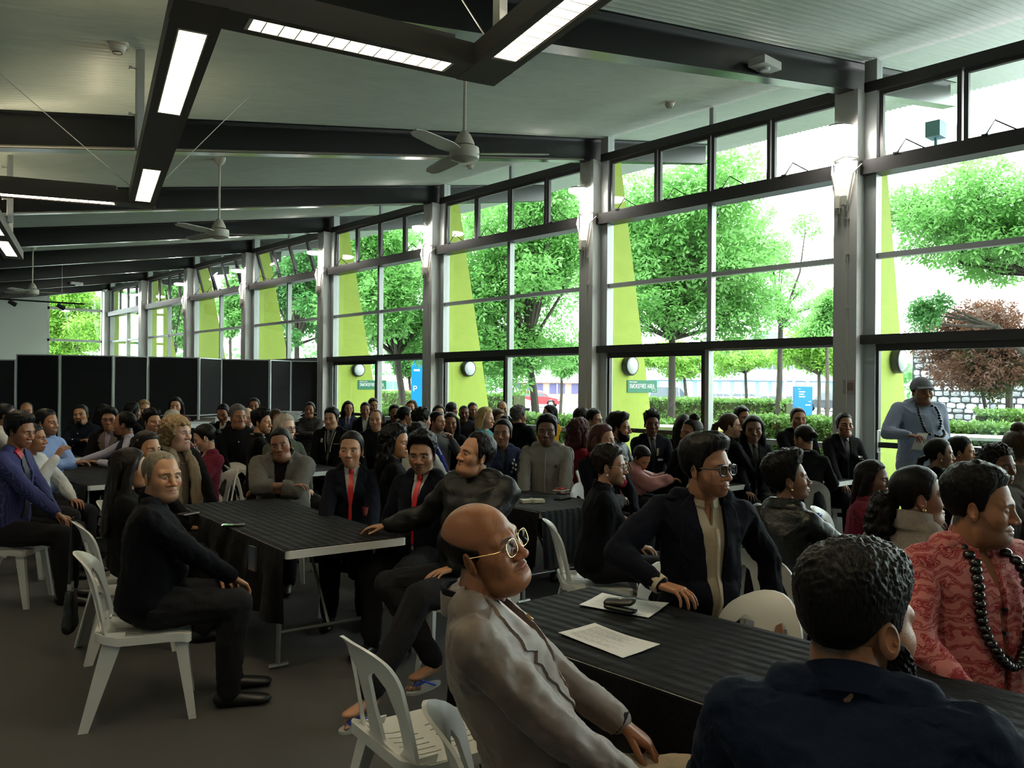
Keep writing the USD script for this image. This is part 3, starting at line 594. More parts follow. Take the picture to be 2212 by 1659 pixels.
for px, py, lb in ((254, 92, 'round smoke detector on the ceiling at the upper left'), (1446, 219, 'small smoke detector on the ceiling near the windows'), (1015, 355, 'small smoke detector below the nearest ceiling fan')):
    c = roof_pt(px, py); t = thing('smoke_detector', lb, 'detector', tuple(c)); m = MB(); m.lathe([(.075, .0), (.075, -.02), (.06, -.03), (.05, -.06), (.03, -.075), (0, -.08)], n=24); obj('body', m, cream_plastic, t)
    m = MB(); m.lathe([(.036, -.072), (.034, -.078), (.03, -.078)], n=18); obj('grille', m, black_plastic, t)
for px, py, lb, w in ((1652, 138, 'white emergency light box fixed to the near roof beam', .30), (733, 437, 'white emergency light box on a roof beam in the middle distance', .30), (165, 612, 'white emergency light box on a far roof beam', .35)):
    i = 0 if px > 1000 else (3 if px > 400 else 6); y = col_y[i+2]; v = gp(px, py, d=1)-CAM; c = CAM+v*((y-.13)/v[1]); t = thing('emergency_light', lb, 'lamp', tuple(c))
    m = MB(); m.box(-w/2, w/2, -.09, .09, -.045, .03); obj('housing', m, white_plastic, t)
    m = MB(); m.lathe([(.05, -.045), (.045, -.07), (.0, -.075)], n=16); obj('lens', m, mat('opal_lens', (.72, .76, .78), .3), t)
# conduit and cables along the second beam, track lights at the far end
m = MB(); y = col_y[3]-.12
for dz in (0, .03): m.tube([(x, y-dz*.4, zc(x)-.33-dz*.2) for x in np.linspace(-4, 8.8, 14)], .011, 6)
obj('cable_conduit', m, mat('cable_grey', lin(120, 116, 104), .6), label='pale cables clipped along the second roof beam', cat='cable')
m = MB(); y = col_y[4]-.12; m.tube([(x, y, zc(x)-.34) for x in np.linspace(-4, 8.8, 14)], .011, 6); obj('cable_conduit', m, mat('cable_grey', lin(120, 116, 104), .6), label='pale cable clipped along the third roof beam', cat='cable')
a, b = gp(-60, 642, d=21), gp(182, 657, d=21); t = thing('track_light', 'black lighting track with two spotlights in front of the white far wall', 'lamp')
m = MB(); m.tube([a, b], .022, 6); obj('track', m, black_plastic, t)
for q in (gp(25, 646, d=21), gp(130, 654, d=21)):
    m = MB(); m.tube([q, q-np.array([0, 0, .07])], .012, 6); m.tube([q+np.array([-.06, 0, -.06]), q+np.array([.10, .02, -.14])], [.05, .06], 10); obj('spotlight', m, black_plastic, t)
for p in (a+(b-a)*.15, a+(b-a)*.8): m = MB(); m.tube([p, (p[0], p[1], zc(p[0]))], .005, 5); obj('hanger_wire', m, metal_grey, t)
# lamps and cabling on the columns
lamp_glow = emitter('column_lamp_glow', (1.0, .96, .86), WALL_LAMP)
for i in range(-1, 7):
    y = col_y[i+2]; t = thing('column_lamp', f'bright oval wall lamp on the column {"out of the picture to the right" if i < 0 else "by the far corner"}' if not 0 <= i < 6 else ['bright oval lamp with trailing cables on the nearest column', 'bright oval lamp on the second column from the right', 'bright oval lamp on the third column from the right', 'bright oval lamp on the fourth column from the right', 'bright oval lamp on the fifth column from the right', 'bright oval lamp on the sixth column from the right'][i], 'lamp', (D-.19, y, 4.56))
    m = MB(); m.ell((-.17, .0, .0), (.15, .15, .045), 2); obj('diffuser', m, lamp_glow, t)
    m = MB(); m.lathe([(.153, .025), (.12, .052), (.05, .062), (0, .065)], (-.17, .0, 0), 24); obj('shade', m, white_plastic, t)
    m = MB(); m.tube([(-.06, .03, .01), (0, 0, -.03)], .018, 8); obj('bracket', m, white_plastic, t)
for i in range(0, 6):
    y = col_y[i+2]; x = D-.19; t = thing('cable_bundle', ['tangled white cables and sensor box on the nearest column', 'white cables and sensor on the second column from the right', 'white cables on the third column from the right', 'white cables on the fourth column from the right', 'white cables on the fifth column from the right', 'white cables on the sixth column from the right'][i], 'cable'); cm = mat('cable_white', (.6, .58, .52), .5)
    m = MB(); g = np.random.default_rng(i)
    for k in range(3): m.tube([(x-.02, y+.15, 4.25-.02*k), (x-.03-.02*k, y+.13, 4.1), (x-.02, y+.12+.02*g.random(), 3.95), (x-.03, y+.1, 3.82), (x-.01, y+.12, 3.7)], .009, 6)
    m.tube([(x-.01, y+.14, 4.27), (x-.03, y, 4.30), (x-.01, y-.15, 4.26)], .01, 6); m.tube([(x+.05, y-.16, 4.2), (x-.03, y-.1, 4.1), (x-.02, y-.04, 3.8), (x-.015, y-.02, 3.68)], .01, 6)
    m.tube([(x-.008, y-.03, 3.7), (x-.008, y-.03, .4)], .006, 6); obj('cable', m, cm, t)
    m = MB(); m.box(x-.07, x, y+.04, y+.09, 3.72, 3.86); m.box(x-.05, x-.02, y+.05, y+.08, 3.66, 3.72); m.lathe([(0, 0), (.035, 0), (.03, -.1), (0, -.12)], (x-.04, y-.0, 3.85), 12); obj('sensor_box', m, cream_plastic, t)
    m = MB()
    for z in (3.6, 3.2, 2.6, 2.0): m.box(x-.016, x, y-.05, y-.01, z-.01, z+.01)
    obj('clip', m, cm, t)
for i in range(0, 4):
    x, y = D-.16, col_y[i+2]-.25
    if i < 1: t = thing('spotlight', 'blue-grey twin spotlight outside the clerestory by the nearest column', 'lamp', (D+.9, y-.3, 4.5)); m = MB(); m.box(-.1, .1, -.08, .08, .12, .3); m.box(-.12, .06, -.07, .07, -.18, .0); m.tube([(0, 0, -.2), (0, 0, .2)], .02, 6); m.tube([(-.7, .2, -.2), (0, 0, -.2)], .02, 6); obj('lamp_head', m, mat('blue_grey_metal', lin(130, 165, 190), .5), t)
t = thing('security_camera', 'small white security camera high on the last column', 'camera', tuple(gp(226, 628, d=24.5))); m = MB(); m.tube([(0, 0, 0), (-.05, -.12, -.02)], [.035, .04], 12); obj('body', m, white_plastic, t); m = MB(); m.tube([(0, 0, 0), (.1, .1, .05)], .015, 6); obj('bracket', m, white_plastic, t)
c = gp(1834, 838, d=9.6); v = gp(1834, 838, d=1)-CAM; c = CAM+v*((D-.195)/v[0])
t = thing('paper_notice', 'small faded paper notice taped to the nearest column', 'paper'); m = MB(); m.box(D-.193, D-.19, c[1]-.075, c[1]+.075, c[2]-.07, c[2]+.09); obj('sheet', m, mat('notice_paper', lin(186, 172, 160), .8), t)
m = MB(); m.box(D-.195, D-.193, c[1]-.05, c[1]+.03, c[2]-.03, c[2]+.06); obj('print', m, mat('faded_print', lin(150, 128, 118), .8), t)
# crossed cable stays of the far bay, with their dark clamp
def yfix(px, py, y):
    v = gp(px, py, d=1)-CAM; return CAM+v*(y/v[1])
o = gp(376, 752, d=1)-CAM; o = CAM+o*((D+1.75)/o[0]); t = thing('cable_stay', 'crossed cable stays with a dark round clamp outside the sixth bay', 'cable'); m = MB()
for dx, dz in ((.9, 2.2), (-.9, 2.2), (.5, -1.9), (-.5, -1.9)): m.tube([o, o+np.array([0, dx, dz])], .02, 6)
obj('cable', m, black_plastic, t); m = MB(); m.tube([o+np.array([-.06, 0, 0]), o+np.array([.06, 0, 0])], .17, 16); obj('clamp', m, frame_dark, t)

# ------------------------------------------------------------------ display boards across the hall
board_cloth = mat('black_board_cloth', (.006, .006, .007), .95, bump=(300., .001)); alu = mat('board_aluminium', (.55, .57, .58), .35, .7)
bp = [(-30, 779, 0), (35, 765, 0), (130, 766, 1), (245, 768, 0), (320, 770, 1), (430, 772, 0), (478, 775, 1), (583, 777, 0), (628, 779, 1), (688, 780, 0)]
ZB = 2.2; P = [gp(px, py, z=ZB) for px, py, _ in bp]; P[0] = P[1]+np.array([-1.15, .25, 0])
for k in range(9):
    a, b = P[k], P[k+1]; u = (b-a)[:2]; e_ = u/np.linalg.norm(u)*.005; a = a+np.array([*e_, 0]); b = b-np.array([*e_, 0]); u = (b-a)[:2]; L = np.linalg.norm(u); an = math.atan2(u[1], u[0]); zt = ZB-(.10 if k == 0 else 0)
    t = thing('display_board', ['lower black display board at the far left edge', 'second black display board from the left, catching a little light', 'wide black display board behind the man with folded arms', 'narrow black display board left of the long-haired woman at the boards', 'wide black display board behind the long-haired woman', 'narrow lighter display board right of the long-haired woman', 'black display board above the stacked trays', 'narrow black display board, second from the window column', 'black display board next to the window column'][k], 'display board', (a[0], a[1], 0), an, group='black display boards across the hall')
    m = MB(); w = .022
    for x in (0, L-w): m.box(x, x+w, -.015, .015, .0, zt)
    for z in ((zt-w, .12) if k in (0, 1, 2) else (zt-w, 1.04, .12)): m.box(w, L-w, -.015, .015, z, z+w)
    obj('frame', m, alu, t)
    
    for z0, z1 in (((.12+w, zt-w),) if k in (0, 1, 2) else ((1.04+w, zt-w), (.12+w, 1.04))): m = MB(); m.box(w, L-w, -.01, .01, z0, z1); obj('panel', m, board_cloth, t)
# ------------------------------------------------------------------ tables
cloth_mat = usdkit.material(stage, '/World/Looks/black_striped_tablecloth', {'tc': ('texture_coordinate', {}), 'w': ('wave_texture', {'wave_type': 'bands', 'bands_direction': 'x', 'scale': 5.2, 'distortion': .35, 'detail': 1.0}),
    'r': ('rgb_ramp', {'ramp': [(.45, (.0028, .0028, .0036)), (.55, (.0048, .0046, .006))]}), 'q': ('rgb_ramp', {'ramp': [(.45, (.85,)*3), (.55, (.62,)*3)]}), 'n': ('noise_texture', {'scale': 9.0, 'detail': 3.0}), 'b': ('bump', {'distance': .012}), 'p': ('principled_bsdf', {'sheen_weight': .02, 'specular_ior_level': .12})},
    [('tc.object', 'w.vector'), ('w.fac', 'r.fac'), ('w.fac', 'q.fac'), ('r.color', 'p.base_color'), ('q.color', 'p.roughness'), ('tc.object', 'n.vector'), ('n.fac', 'b.height'), ('b.normal', 'p.normal')], surface='p.BSDF'); _mats['cloth'] = cloth_mat
TABLES = {}
def table(key, x0, x1, y0, y1, rot, label, clabel, near_over=False, drop=.42, seed=0):
    """white folding table with a black cloth that leaves the short ends of the top bare"""
    w, L = x1-x0, y1-y0; c = ((x0+x1)/2, (y0+y1)/2, 0); t = thing('folding_table', label, 'table', c, rot, group='white folding tables in the hall')
    m = MB(); top = m3.Manifold.extrude(m3.CrossSection.square((w-.06, L-.06), True).offset(.03, m3.JoinType.Round, 2, 24), .045).translate((0, 0, .69)); m.man(top); obj('table_top', m, white_plastic, t)
    for sy in (-1, 1):
        m = MB(); y = sy*(L/2-.28)
        for sx in (-1, 1): m.tube([(sx*(w/2-.08), y, .69), (sx*(w/2-.06), y+sy*.02, .01)], .015, 8); m.tube([(sx*(w/2-.12), y+sy*.02, .012), (sx*(w/2), y+sy*.02, .012)], .016, 8)
        m.tube([(-w/2+.07, y, .2), (w/2-.07, y, .2)], .012, 8); m.tube([(0, y, .2), (0, y-sy*.35, .68)], .01, 8)
        obj('leg_frame', m, metal_grey, t)
    ang = -rot; TABLES[key] = (c, rot, w, L)
    # the cloth: a grid over the top, hanging down both long sides
    e0 = .005 if not near_over else -drop; ny_ = 46; ysc = np.linspace(-L/2+(.012 if not near_over else 0), L/2-.012, ny_)
    prof = [(-w/2-.025, .74-drop), (-w/2-.02, .55), (-w/2-.012, .66), (-w/2-.008, .725), (-w/2+.006, .739)]+[(x, .7395) for x in np.linspace(-w/2+.05, w/2-.05, 9)]+[(w/2-.006, .739), (w/2+.008, .725), (w/2+.012, .66), (w/2+.02, .55), (w/2+.025, .74-drop)]
    if near_over: rows = [-L/2-.02]*4
    v = []
    for y in ysc:
        for k, (x, z) in enumerate(prof):
            hang = max(0, (.70-z)/drop); wv = math.sin(y*19+seed+k*.2)*.035*hang+math.sin(y*43+seed*2)*.012*hang
            v.append((x+wv*(1 if x > 0 else -1)+.02*hang*(1 if x > 0 else -1), y, z+.003*math.sin(y*9+seed)*(hang > .9)+.0012*meshkit.noise(np.array([x*9, y*9, seed]))))
    n = len(prof); q = [(i*n+j, i*n+j+1, (i+1)*n+j+1, (i+1)*n+j) for i in range(ny_-1) for j in range(n-1)]; m = MB(); m.add(v, q)
    if near_over:   # the end overhang
        base = [v[k] for k in range(n)]; rr = [base]
        for h in (.03, .15, .3, drop): rr.append([(x, -L/2-.012-.03*(h/drop)+.03*math.sin(x*17+seed)*(h/drop), min(z, .738)-h if 4 <= k <= n-5 else z) for k, (x, y, z) in enumerate(base)])
        vv = [p for r in rr for p in r[4:n-4]]; nn = n-8; m.add(vv, [(i*nn+j+1, i*nn+j, (i+1)*nn+j, (i+1)*nn+j+1) for i in range(4) for j in range(nn-1)])
    cl = obj('tablecloth', m, cloth_mat, smooth=50, label=clabel, cat='tablecloth', group='black striped tablecloths'); X = UsdGeom.Xformable(stage.GetPrimAtPath(cl.GetPath())); X.AddTranslateOp().Set(Gf.Vec3d(*c)); X.AddRotateZOp().Set(math.degrees(rot))
    return t
TT = [('T1', 2.27, 3.05, 4.27, 6.45, -.09, 'beside the grey-haired man in the left foreground', False), ('T2', 2.08, 2.9, .75, 2.65, 0, 'in the right foreground with papers on it', True),
      ('T3', 4.35, 5.13, 4.42, 6.4, -.06, 'with a purse and phones behind the bald man', True), ('T4', 6.45, 7.23, 4.48, 6.4, 0, 'where the girl in the pink jacket leans', False), ('T5', 7.7, 8.4, 4.0, 5.8, 0, 'by the near column with students around it', False),
      ('T6', 2.17, 2.92, 8.2, 10.1, 0, 'by the young man in the pinstripe jacket', False), ('T7', 2.2, 2.95, 11.35, 13.2, 0, 'in front of the man with folded arms', False), ('T8', 4.05, 4.83, 8.05, 10., 0, 'behind the girl with the red tie', False),
      ('T9', 6.9, 7.7, 12.9, 14.8, 0, 'of the woman in the patterned dress', False), ('T10', 4.4, 5.2, .9, 2.75, 0, 'with the blue-lidded cup at the right', True), ('T11', 6.5, 7.3, 8.1, 10, 0, 'in the middle between the second and third rows', False), ('T12', 7.4, 8.15, 8.4, 10.2, 0, 'by the second column', False)]
for k, (key, a, b, c_, d_, r, wh, ov) in enumerate(TT): table(key, a, b, c_, d_, r, 'white folding table '+wh, 'black striped cloth on the table '+wh, ov, seed=k*1.7, drop=.42 if k != 1 else .5)
# ------------------------------------------------------------------ chairs
chair_plastic = mat('chair_white_plastic', (.66, .66, .63), .3)
def M2MB(M): return MB().man(M)
def build_chair():
    t = thing('plastic_chair', 'chair', 'chair', group='white moulded plastic chairs')
    # seat
    sq = m3.CrossSection.square((.36, .36), True).offset(.04, m3.JoinType.Round, 2, 24)
    slots = []
    for r in range(6):
        for s in (-1, 1): slots.append(m3.CrossSection.square((.12, .007), True).translate((.01+s*.085, -.105+r*.042)))
    seat = m3.Manifold.extrude(sq-m3.CrossSection.batch_boolean(slots, m3.OpType.Add), .008).refine_to_length(.05)
    skirt = m3.Manifold.extrude(sq-sq.offset(-.007, m3.JoinType.Round, 2, 24), .04).translate((0, 0, -.032)).refine_to_length(.06)
    def wp(p):
        p = np.array(p); x, y = p[:, 0], p[:, 1]; p[:, 2] += .43-.018*np.clip(1-(x/.22)**2, 0, 1)*np.clip(1-(y/.22)**2, 0, 1)+.03*np.clip((-x-.1)/.1, 0, 1)**2-.012*np.clip((x-.14)/.06, 0, 1)**2; return p
    obj('seat', M2MB((seat+skirt).warp_batch(wp)), chair_plastic, t, smooth=35)
    # back: arch with two openings beside a central splat
    arch = unary_union([Polygon([(-.215, 0), (.215, 0), (.195, .25), (-.195, .25)]), affinity.scale(Point(0, .25).buffer(1, 40), .195, .165)])
    holes = [Polygon([(s*.05, .06), (s*.13, .035), (s*.165, .07), (s*.16, .17), (s*.13, .27), (s*.085, .315), (s*.045, .29), (s*.036, .18)]).buffer(-.012).buffer(.012, 8) for s in (-1, 1)]
    shp = arch.difference(unary_union(holes)).simplify(.0015)
    cs = m3.CrossSection([list(shp.exterior.coords)[:-1]]+[list(h.coords)[:-1] for h in shp.interiors], m3.FillRule.EvenOdd)
    back = m3.Manifold.extrude(cs, .013).refine_to_length(.03)
    def wb(p):
        p = np.array(p); y, h, th = p[:, 0].copy(), p[:, 1].copy(), p[:, 2].copy()
        x = -.195-.20*h-.12*h*h+1.5*y*y*(.5+h)-.03*np.clip((h-.33)/.08, 0, 1)**2; return np.stack([x+(th-.0065)*1.0, y, .42+h], 1)
    obj('backrest', M2MB(back.warp_batch(wb)), chair_plastic, t, smooth=35)
    m = MB(); hr = [(-.215, 0)]
    for front in (0, 1):
        for s in (-1, 1):
            if front: top, bot, w0, w1 = (.195, s*.19, .43), (.245, s*.215, 0), .062, .036
            else: top, bot, w0, w1 = (-.175, s*.195, .46), (-.285, s*.225, 0), .095, .045
            def plate(dx, dy, w, z): return np.array([(dx, dy, z)])
            pts = []
            T, B = np.array(top), np.array(bot); sg = 1 if front else -1
            o = np.array([0, -s*.009, 0]); a = m3.Manifold.hull_points([*(T+np.array([-sg*w0*k, 0, 0])+o*j for k in (0, 1) for j in (0, 1)), *(B+np.array([-sg*w1*k, 0, 0])+o*j for k in (0, 1) for j in (0, 1))])
            o = np.array([-sg*.009, 0, 0]); b = m3.Manifold.hull_points([*(T+np.array([0, -s*w0*.75*k, 0])+o*j for k in (0, 1) for j in (0, 1)), *(B+np.array([0, -s*w1*.8*k, 0])+o*j for k in (0, 1) for j in (0, 1))])
            obj('leg', M2MB(a+b), chair_plastic, t, smooth=False)
    return t
CHAIR = build_chair(); CHAIR_FREE = [True]
def place_chair(x, y, rz, label):
    g = 'white moulded plastic chairs'
    if CHAIR_FREE[0]:
        CHAIR_FREE[0] = False; X = UsdGeom.Xformable(CHAIR); X.AddTranslateOp().Set(Gf.Vec3d(float(x), float(y), 0)); X.AddRotateZOp().Set(math.degrees(rz)); CHAIR.SetCustomDataByKey('label', label); return CHAIR
    return instance(CHAIR.GetPath(), 'plastic_chair', (x, y, 0), rz, label, 'chair', g)
# ------------------------------------------------------------------ people: one continuous body each, hair and clothes as its children
def nrm(a): a = np.asarray(a, float); return a/(np.linalg.norm(a)+1e-12)
def rotx(a): c, s = math.cos(a), math.sin(a); return np.array([[1, 0, 0], [0, c, -s], [0, s, c]])
def roty(a): c, s = math.cos(a), math.sin(a); return np.array([[c, 0, s], [0, 1, 0], [-s, 0, c]])
def rotz(a): c, s = math.cos(a), math.sin(a); return np.array([[c, -s, 0], [s, c, 0], [0, 0, 1]])
_SPH = {n: m3.Manifold.sphere(1.0, n) for n in (6, 8, 10, 12, 14, 16, 20)}
def ball(c, r, R=None, n=14):
    r = np.broadcast_to(np.asarray(r, float), (3,)); A = np.diag(r) if R is None else np.asarray(R)@np.diag(r)
    return _SPH[n].transform(np.hstack([A, np.asarray(c, float)[:, None]]))
def hull(*b): return m3.Manifold.batch_hull(list(b))
def union(l): return m3.Manifold.batch_boolean(list(l), m3.OpType.Add)
def chain(pts, n=12): return [hull(ball(a[0], a[1], n=n), ball(b[0], b[1], n=n)) for a, b in zip(pts[:-1], pts[1:])]
def mesh_of(M): a = M.to_mesh(); return np.asarray(a.vert_properties[:, :3], float), np.asarray(a.tri_verts, int)
def to_man(v, f): return m3.Manifold(m3.Mesh(np.ascontiguousarray(v, dtype=np.float32), np.ascontiguousarray(f, dtype=np.uint32)))
def smooth_mesh(v, f, it=6, lam=.55, mu=-.57):
    i = np.concatenate([f[:, 0], f[:, 1], f[:, 2], f[:, 1], f[:, 2], f[:, 0]]); j = np.concatenate([f[:, 1], f[:, 2], f[:, 0], f[:, 0], f[:, 1], f[:, 2]])
    A = sp.csr_matrix((np.ones(len(i)), (i, j)), shape=(len(v), len(v))); A.data[:] = 1; Dg = sp.diags(1/np.maximum(np.asarray(A.sum(1)).ravel(), 1)); Lp = Dg@A
    for _ in range(it):
        v = v+lam*(Lp@v-v)
        if mu: v = v+mu*(Lp@v-v)
    return v
def vnormals(v, f):
    n = np.zeros_like(v); c = np.cross(v[f[:, 1]]-v[f[:, 0]], v[f[:, 2]]-v[f[:, 0]])
    for k in range(3): np.add.at(n, f[:, k], c)
    return n/(np.linalg.norm(n, axis=1)[:, None]+1e-12)
def soft(M, edge, it=6, mu=-.57):
    v, f = mesh_of(M.refine_to_length(edge)); return smooth_mesh(v, f, it, mu=mu), f
def wrinkle(v, f, amp, scale, seed, stretch=(1, 1, 1)):
    n = vnormals(v, f); q = meshkit.fbm(v*np.asarray(stretch)*scale+seed*3.1, 3, seed % 97); q = 1-2*np.abs(q-.5)*2
    return v+n*(amp*(q-.45))[:, None]
# ---- heads: a star-shaped surface found along rays from inside the skull
_DIR = {}
def head_dirs(sub):
    if sub not in _DIR:
        m = trimesh.creation.icosphere(sub, 1.0); d = np.array(m.vertices); th = np.arccos(np.clip(d[:, 0], -1, 1)); t2 = th-.36*np.sin(th)
        s = np.sin(t2)/np.maximum(np.sin(th), 1e-9); s[th < 1e-6] = 1; _DIR[sub] = (nrm2(np.stack([np.cos(t2), d[:, 1]*s, d[:, 2]*s], 1)), np.array(m.faces))
    return _DIR[sub]
def nrm2(a): return a/(np.linalg.norm(a, axis=1)[:, None]+1e-12)
def smin(a, b, k): h = np.clip(.5+.5*(b-a)/k, 0, 1); return b*(1-h)+a*h-k*h*(1-h)
def smax(a, b, k): return -smin(-a, -b, k)
def _el(p, c, r):
    q = (p-np.asarray(c))/np.asarray(r); l = np.sqrt((q*q).sum(1)); return (l-1)*min(r)
def _cap(p, a, b, r):
    a, b = np.asarray(a, float), np.asarray(b, float); d = b-a; h = np.clip(((p-a)@d)/(d@d), 0, 1); return np.linalg.norm(p-a-h[:, None]*d, axis=1)-r
HC = np.array([.012, 0, -.008])
def head_sdf(p, P):
    p = p.copy(); p[:, 1] = np.abs(p[:, 1]); w, jaw, nw, nl, fat = P['w'], P['jaw'], P['nw'], P['nl'], P['fat']
    d = _el(p, (-.014, 0, .037), (.099, .0765*w, .086))
    d = smin(d, _el(p, (.027, 0, -.022), (.057, .063*w, .078)), .03)
    d = smin(d, _el(p, (.022, 0, -.065), (.058, .054*w*jaw, .042)), .03)
    d = smin(d, _el(p, (.062, 0, -.094), (.024, .026*jaw, .019)), .022)
    d = smin(d, _el(p, (.050, .046*w, -.026), (.030, .023*fat, .026*fat)), .022)
    if fat > 1.05: d = smin(d, _el(p, (.03, 0, -.10), (.055, .055*fat, .035)), .03)
    d = smin(d, _cap(p, (.081, .008, .020), (.068, .046*w, .021), .0115*P['brow']), .014)
    d = smax(d, -_el(p, (.099, .033, .001), (.017, .0205, .0135)), .013)
    d = smin(d, _el(p, (.0735, .0325, .0005), (.0125, .0155, .0105)), .003)
    d = smin(d, _cap(p, (.083, 0, .008), (.1025*nl, 0, -.030), .0085*nw), .014)
    d = smin(d, _el(p, (.1035*nl, 0, -.0345), (.0125, .0125*nw, .0105)), .008)
    d = smin(d, _el(p, (.094*nl, .0145*nw, -.0375), (.011, .0085*nw, .0085)), .007)
    d = smin(d, _el(p, (.0865, 0, -.0625), (.0115, .0225, .0062*P['lip'])), .008)
    d = smin(d, _el(p, (.0855, 0, -.0735), (.0115, .0195, .0078*P['lip'])), .008)
    d = smax(d, -_el(p, (.0995, 0, -.0675), (.010, .0235, .0016+P.get('open', 0))), .004)
    return d
def head_radius(dirs, P, n=15):
    lo, hi = np.full(len(dirs), .03), np.full(len(dirs), .16)
    for _ in range(n):
        mid = (lo+hi)/2; ins = head_sdf(HC+dirs*mid[:, None], P) < 0; lo = np.where(ins, mid, lo); hi = np.where(ins, hi, mid)
    return (lo+hi)/2
def sstep(a, b, x): t = np.clip((x-a)/(b-a), 0, 1); return t*t*(3-2*t)
_PHI = np.radians([0, 25, 45, 62, 74, 84, 96, 108, 125, 150, 180])
_ZL = np.array([.078, .077, .068, .046, -.006, -.012, .018, .012, -.040, -.068, -.075])
def scalp(p, recede=0.0, low=0.0):
    """signed distance above the hairline"""
    phi = np.arctan2(np.abs(p[:, 1]), p[:, 0]-.0); z = _ZL.copy(); z[:4] += recede*np.array([.6, 1, 1.2, .8])*.03; z[8:] -= low
    return p[:, 2]-np.interp(phi, _PHI, z)
def beard_mask(p):
    y, x, z = np.abs(p[:, 1]), p[:, 0], p[:, 2]; phi = np.arctan2(y, x); top = np.interp(phi, np.radians([0, 14, 22, 35, 55, 72, 86, 95, 180]), [-.048, -.049, -.052, -.052, -.045, -.012, -.01, -.2, -.2])
    m = sstep(0, .012, top-z)*sstep(math.radians(96), math.radians(70), np.where(z > -.03, 0, phi)); lipz = ((y/.026)**2+((z+.068)/.0125)**2); return m*sstep(.8, 1.25, lipz)
SKIN = dict(deep=(.13, .050, .026), brown=(.255, .108, .052), tan=(.36, .172, .088), olive=(.45, .235, .135), light=(.56, .32, .215), fair=(.62, .39, .28))
skin_mat = usdkit.material(stage, '/World/Looks/skin', {'a': ('attribute', {'attribute': 'col'}), 'n': ('noise_texture', {'scale': 260.0, 'detail': 2.0}), 'tc': ('texture_coordinate', {}), 'b': ('bump', {'distance': .0006}),
    'p': ('principled_bsdf', {'roughness': .41, 'specular_ior_level': .45, 'subsurface_weight': .0})},
    [('a.color', 'p.base_color'), ('tc.object', 'n.vector'), ('n.fac', 'b.height'), ('b.normal', 'p.normal')], surface='p.BSDF'); _mats['skin'] = skin_mat
def hair_mat(name, c, c2=None, rough=.40):
    return mat('hair_'+name, c, rough, noise=(70., c2 or tuple(x*1.7+.002 for x in c), (1, 1, .25)), bump=(150., .003, (1, 1, .3)), spec=.14)
HAIR = dict(black=((.0035, .003, .003), None), dark=((.007, .0048, .0038), None), brown=((.035, .019, .010), None), auburn=((.06, .022, .014), None), warmgrey=((.085, .070, .050), (.20, .17, .125)), grey=((.11, .105, .095), (.26, .25, .23)), saltpepper=((.035, .033, .032), (.13, .125, .12)),
            blond=((.34, .22, .09), (.50, .36, .17)), sandy=((.17, .10, .045), (.36, .24, .12)), greyblond=((.24, .20, .15), (.42, .37, .3)), dyed=((.04, .012, .012), None))
def ear(s, H, w=1.0, n=20):
    R = rotz(s*.38)@roty(-.18); c = np.array([-.010, s*.0765*w, -.010])
    o = ball(c, (.0185, .0075, .032), R, n)+ball(c+np.array([.004, -s*.002, -.020]), (.011, .008, .013), R, n)
    i = ball(c+R@np.array([.002, s*.0062, .004]), (.0120, .0075, .0225), R, n); b = ball(c+R@np.array([.0085, s*.0015, -.006]), (.0045, .0045, .0055), R, 8)
    return (o-i)+b
def hand_build(curl, spread=.12, thumb=.5, fist=False, n=10):
    """right hand, palm down, fingers along +x, thumb on the +y side; the wrist is the origin"""
    P = []; kn = [(.088, .030, .003), (.092, .010, .005), (.088, -.010, .004), (.080, -.028, .001)]; ln = [(.040, .025, .021), (.045, .028, .022), (.041, .026, .021), (.032, .020, .018)]; rr = (.0088, .0092, .0088, .0078)
    wr = [((0, .016, 0), .017), ((0, -.016, 0), .016)]
    palm = hull(ball(wr[0][0], wr[0][1], n=n), ball(wr[1][0], wr[1][1], n=n), *[ball((k[0], k[1], k[2]-.001), .0115, n=n) for k in kn], ball((.03, .028, -.004), .014, n=n))
    P.append(palm)
    for k, l, r, j in zip(kn, ln, rr, range(4)):
        a = (1.5-j)*spread; p = np.array(k); th = curl*(.75+.1*j); pts = [(p, r*1.08)]
        for s in range(3):
            d = np.array([math.cos(th)*math.cos(a), math.sin(a), -math.sin(th)]); p = p+d*l[s]; pts.append((p, r*(1-.1*(s+1)))); th += curl*(1.0 if s == 0 else .7)
        P += chain(pts, n)
    p = np.array([.022, .026, -.004]); th = thumb; pts = [(p, .0125)]
    for l, r, da in ((.042, .0115, 0), (.032, .0098, -.35), (.024, .0085, -.3)):
        d = np.array([math.cos(th), math.sin(th)*.9, -.25-.3*curl]); p = p+nrm(d)*l; pts.append((p, r)); th += da
    P += chain(pts, n)
    P.append(hull(ball((-.05, 0, 0), (.028, .026, .021), n=n), ball((0, 0, 0), (.02, .027, .0165), n=n)))
    return union(P)
_HAND = {}
def hand(curl, lod):
    k = (round(curl, 1), lod)
    if k not in _HAND:
        M = hand_build(k[0], n=(12, 8, 6)[lod])
        if lod == 0: v, f = mesh_of(M.refine_to_length(.006)); v = smooth_mesh(v, f, 4, mu=-.5)
        elif lod == 1: v, f = mesh_of(M.refine_to_length(.024)); v = smooth_mesh(v, f, 2, mu=-.5)
        else: v, f = mesh_of(M)
        _HAND[k] = to_man(v, f)
    return _HAND[k]
def ik(S, W, l1, l2, hint):
    d = W-S; L = np.linalg.norm(d); mx = (l1+l2)*.995
    if L > mx: W = S+d/L*mx; d = W-S; L = mx
    if L < abs(l1-l2)+.02: L = abs(l1-l2)+.02
    u = nrm(d); a = (l1*l1-l2*l2+L*L)/(2*L); h = math.sqrt(max(l1*l1-a*a, 0)); n = np.asarray(hint)-u*(np.asarray(hint)@u); return S+u*a+nrm(n)*h, W
FABRIC_N = [0]
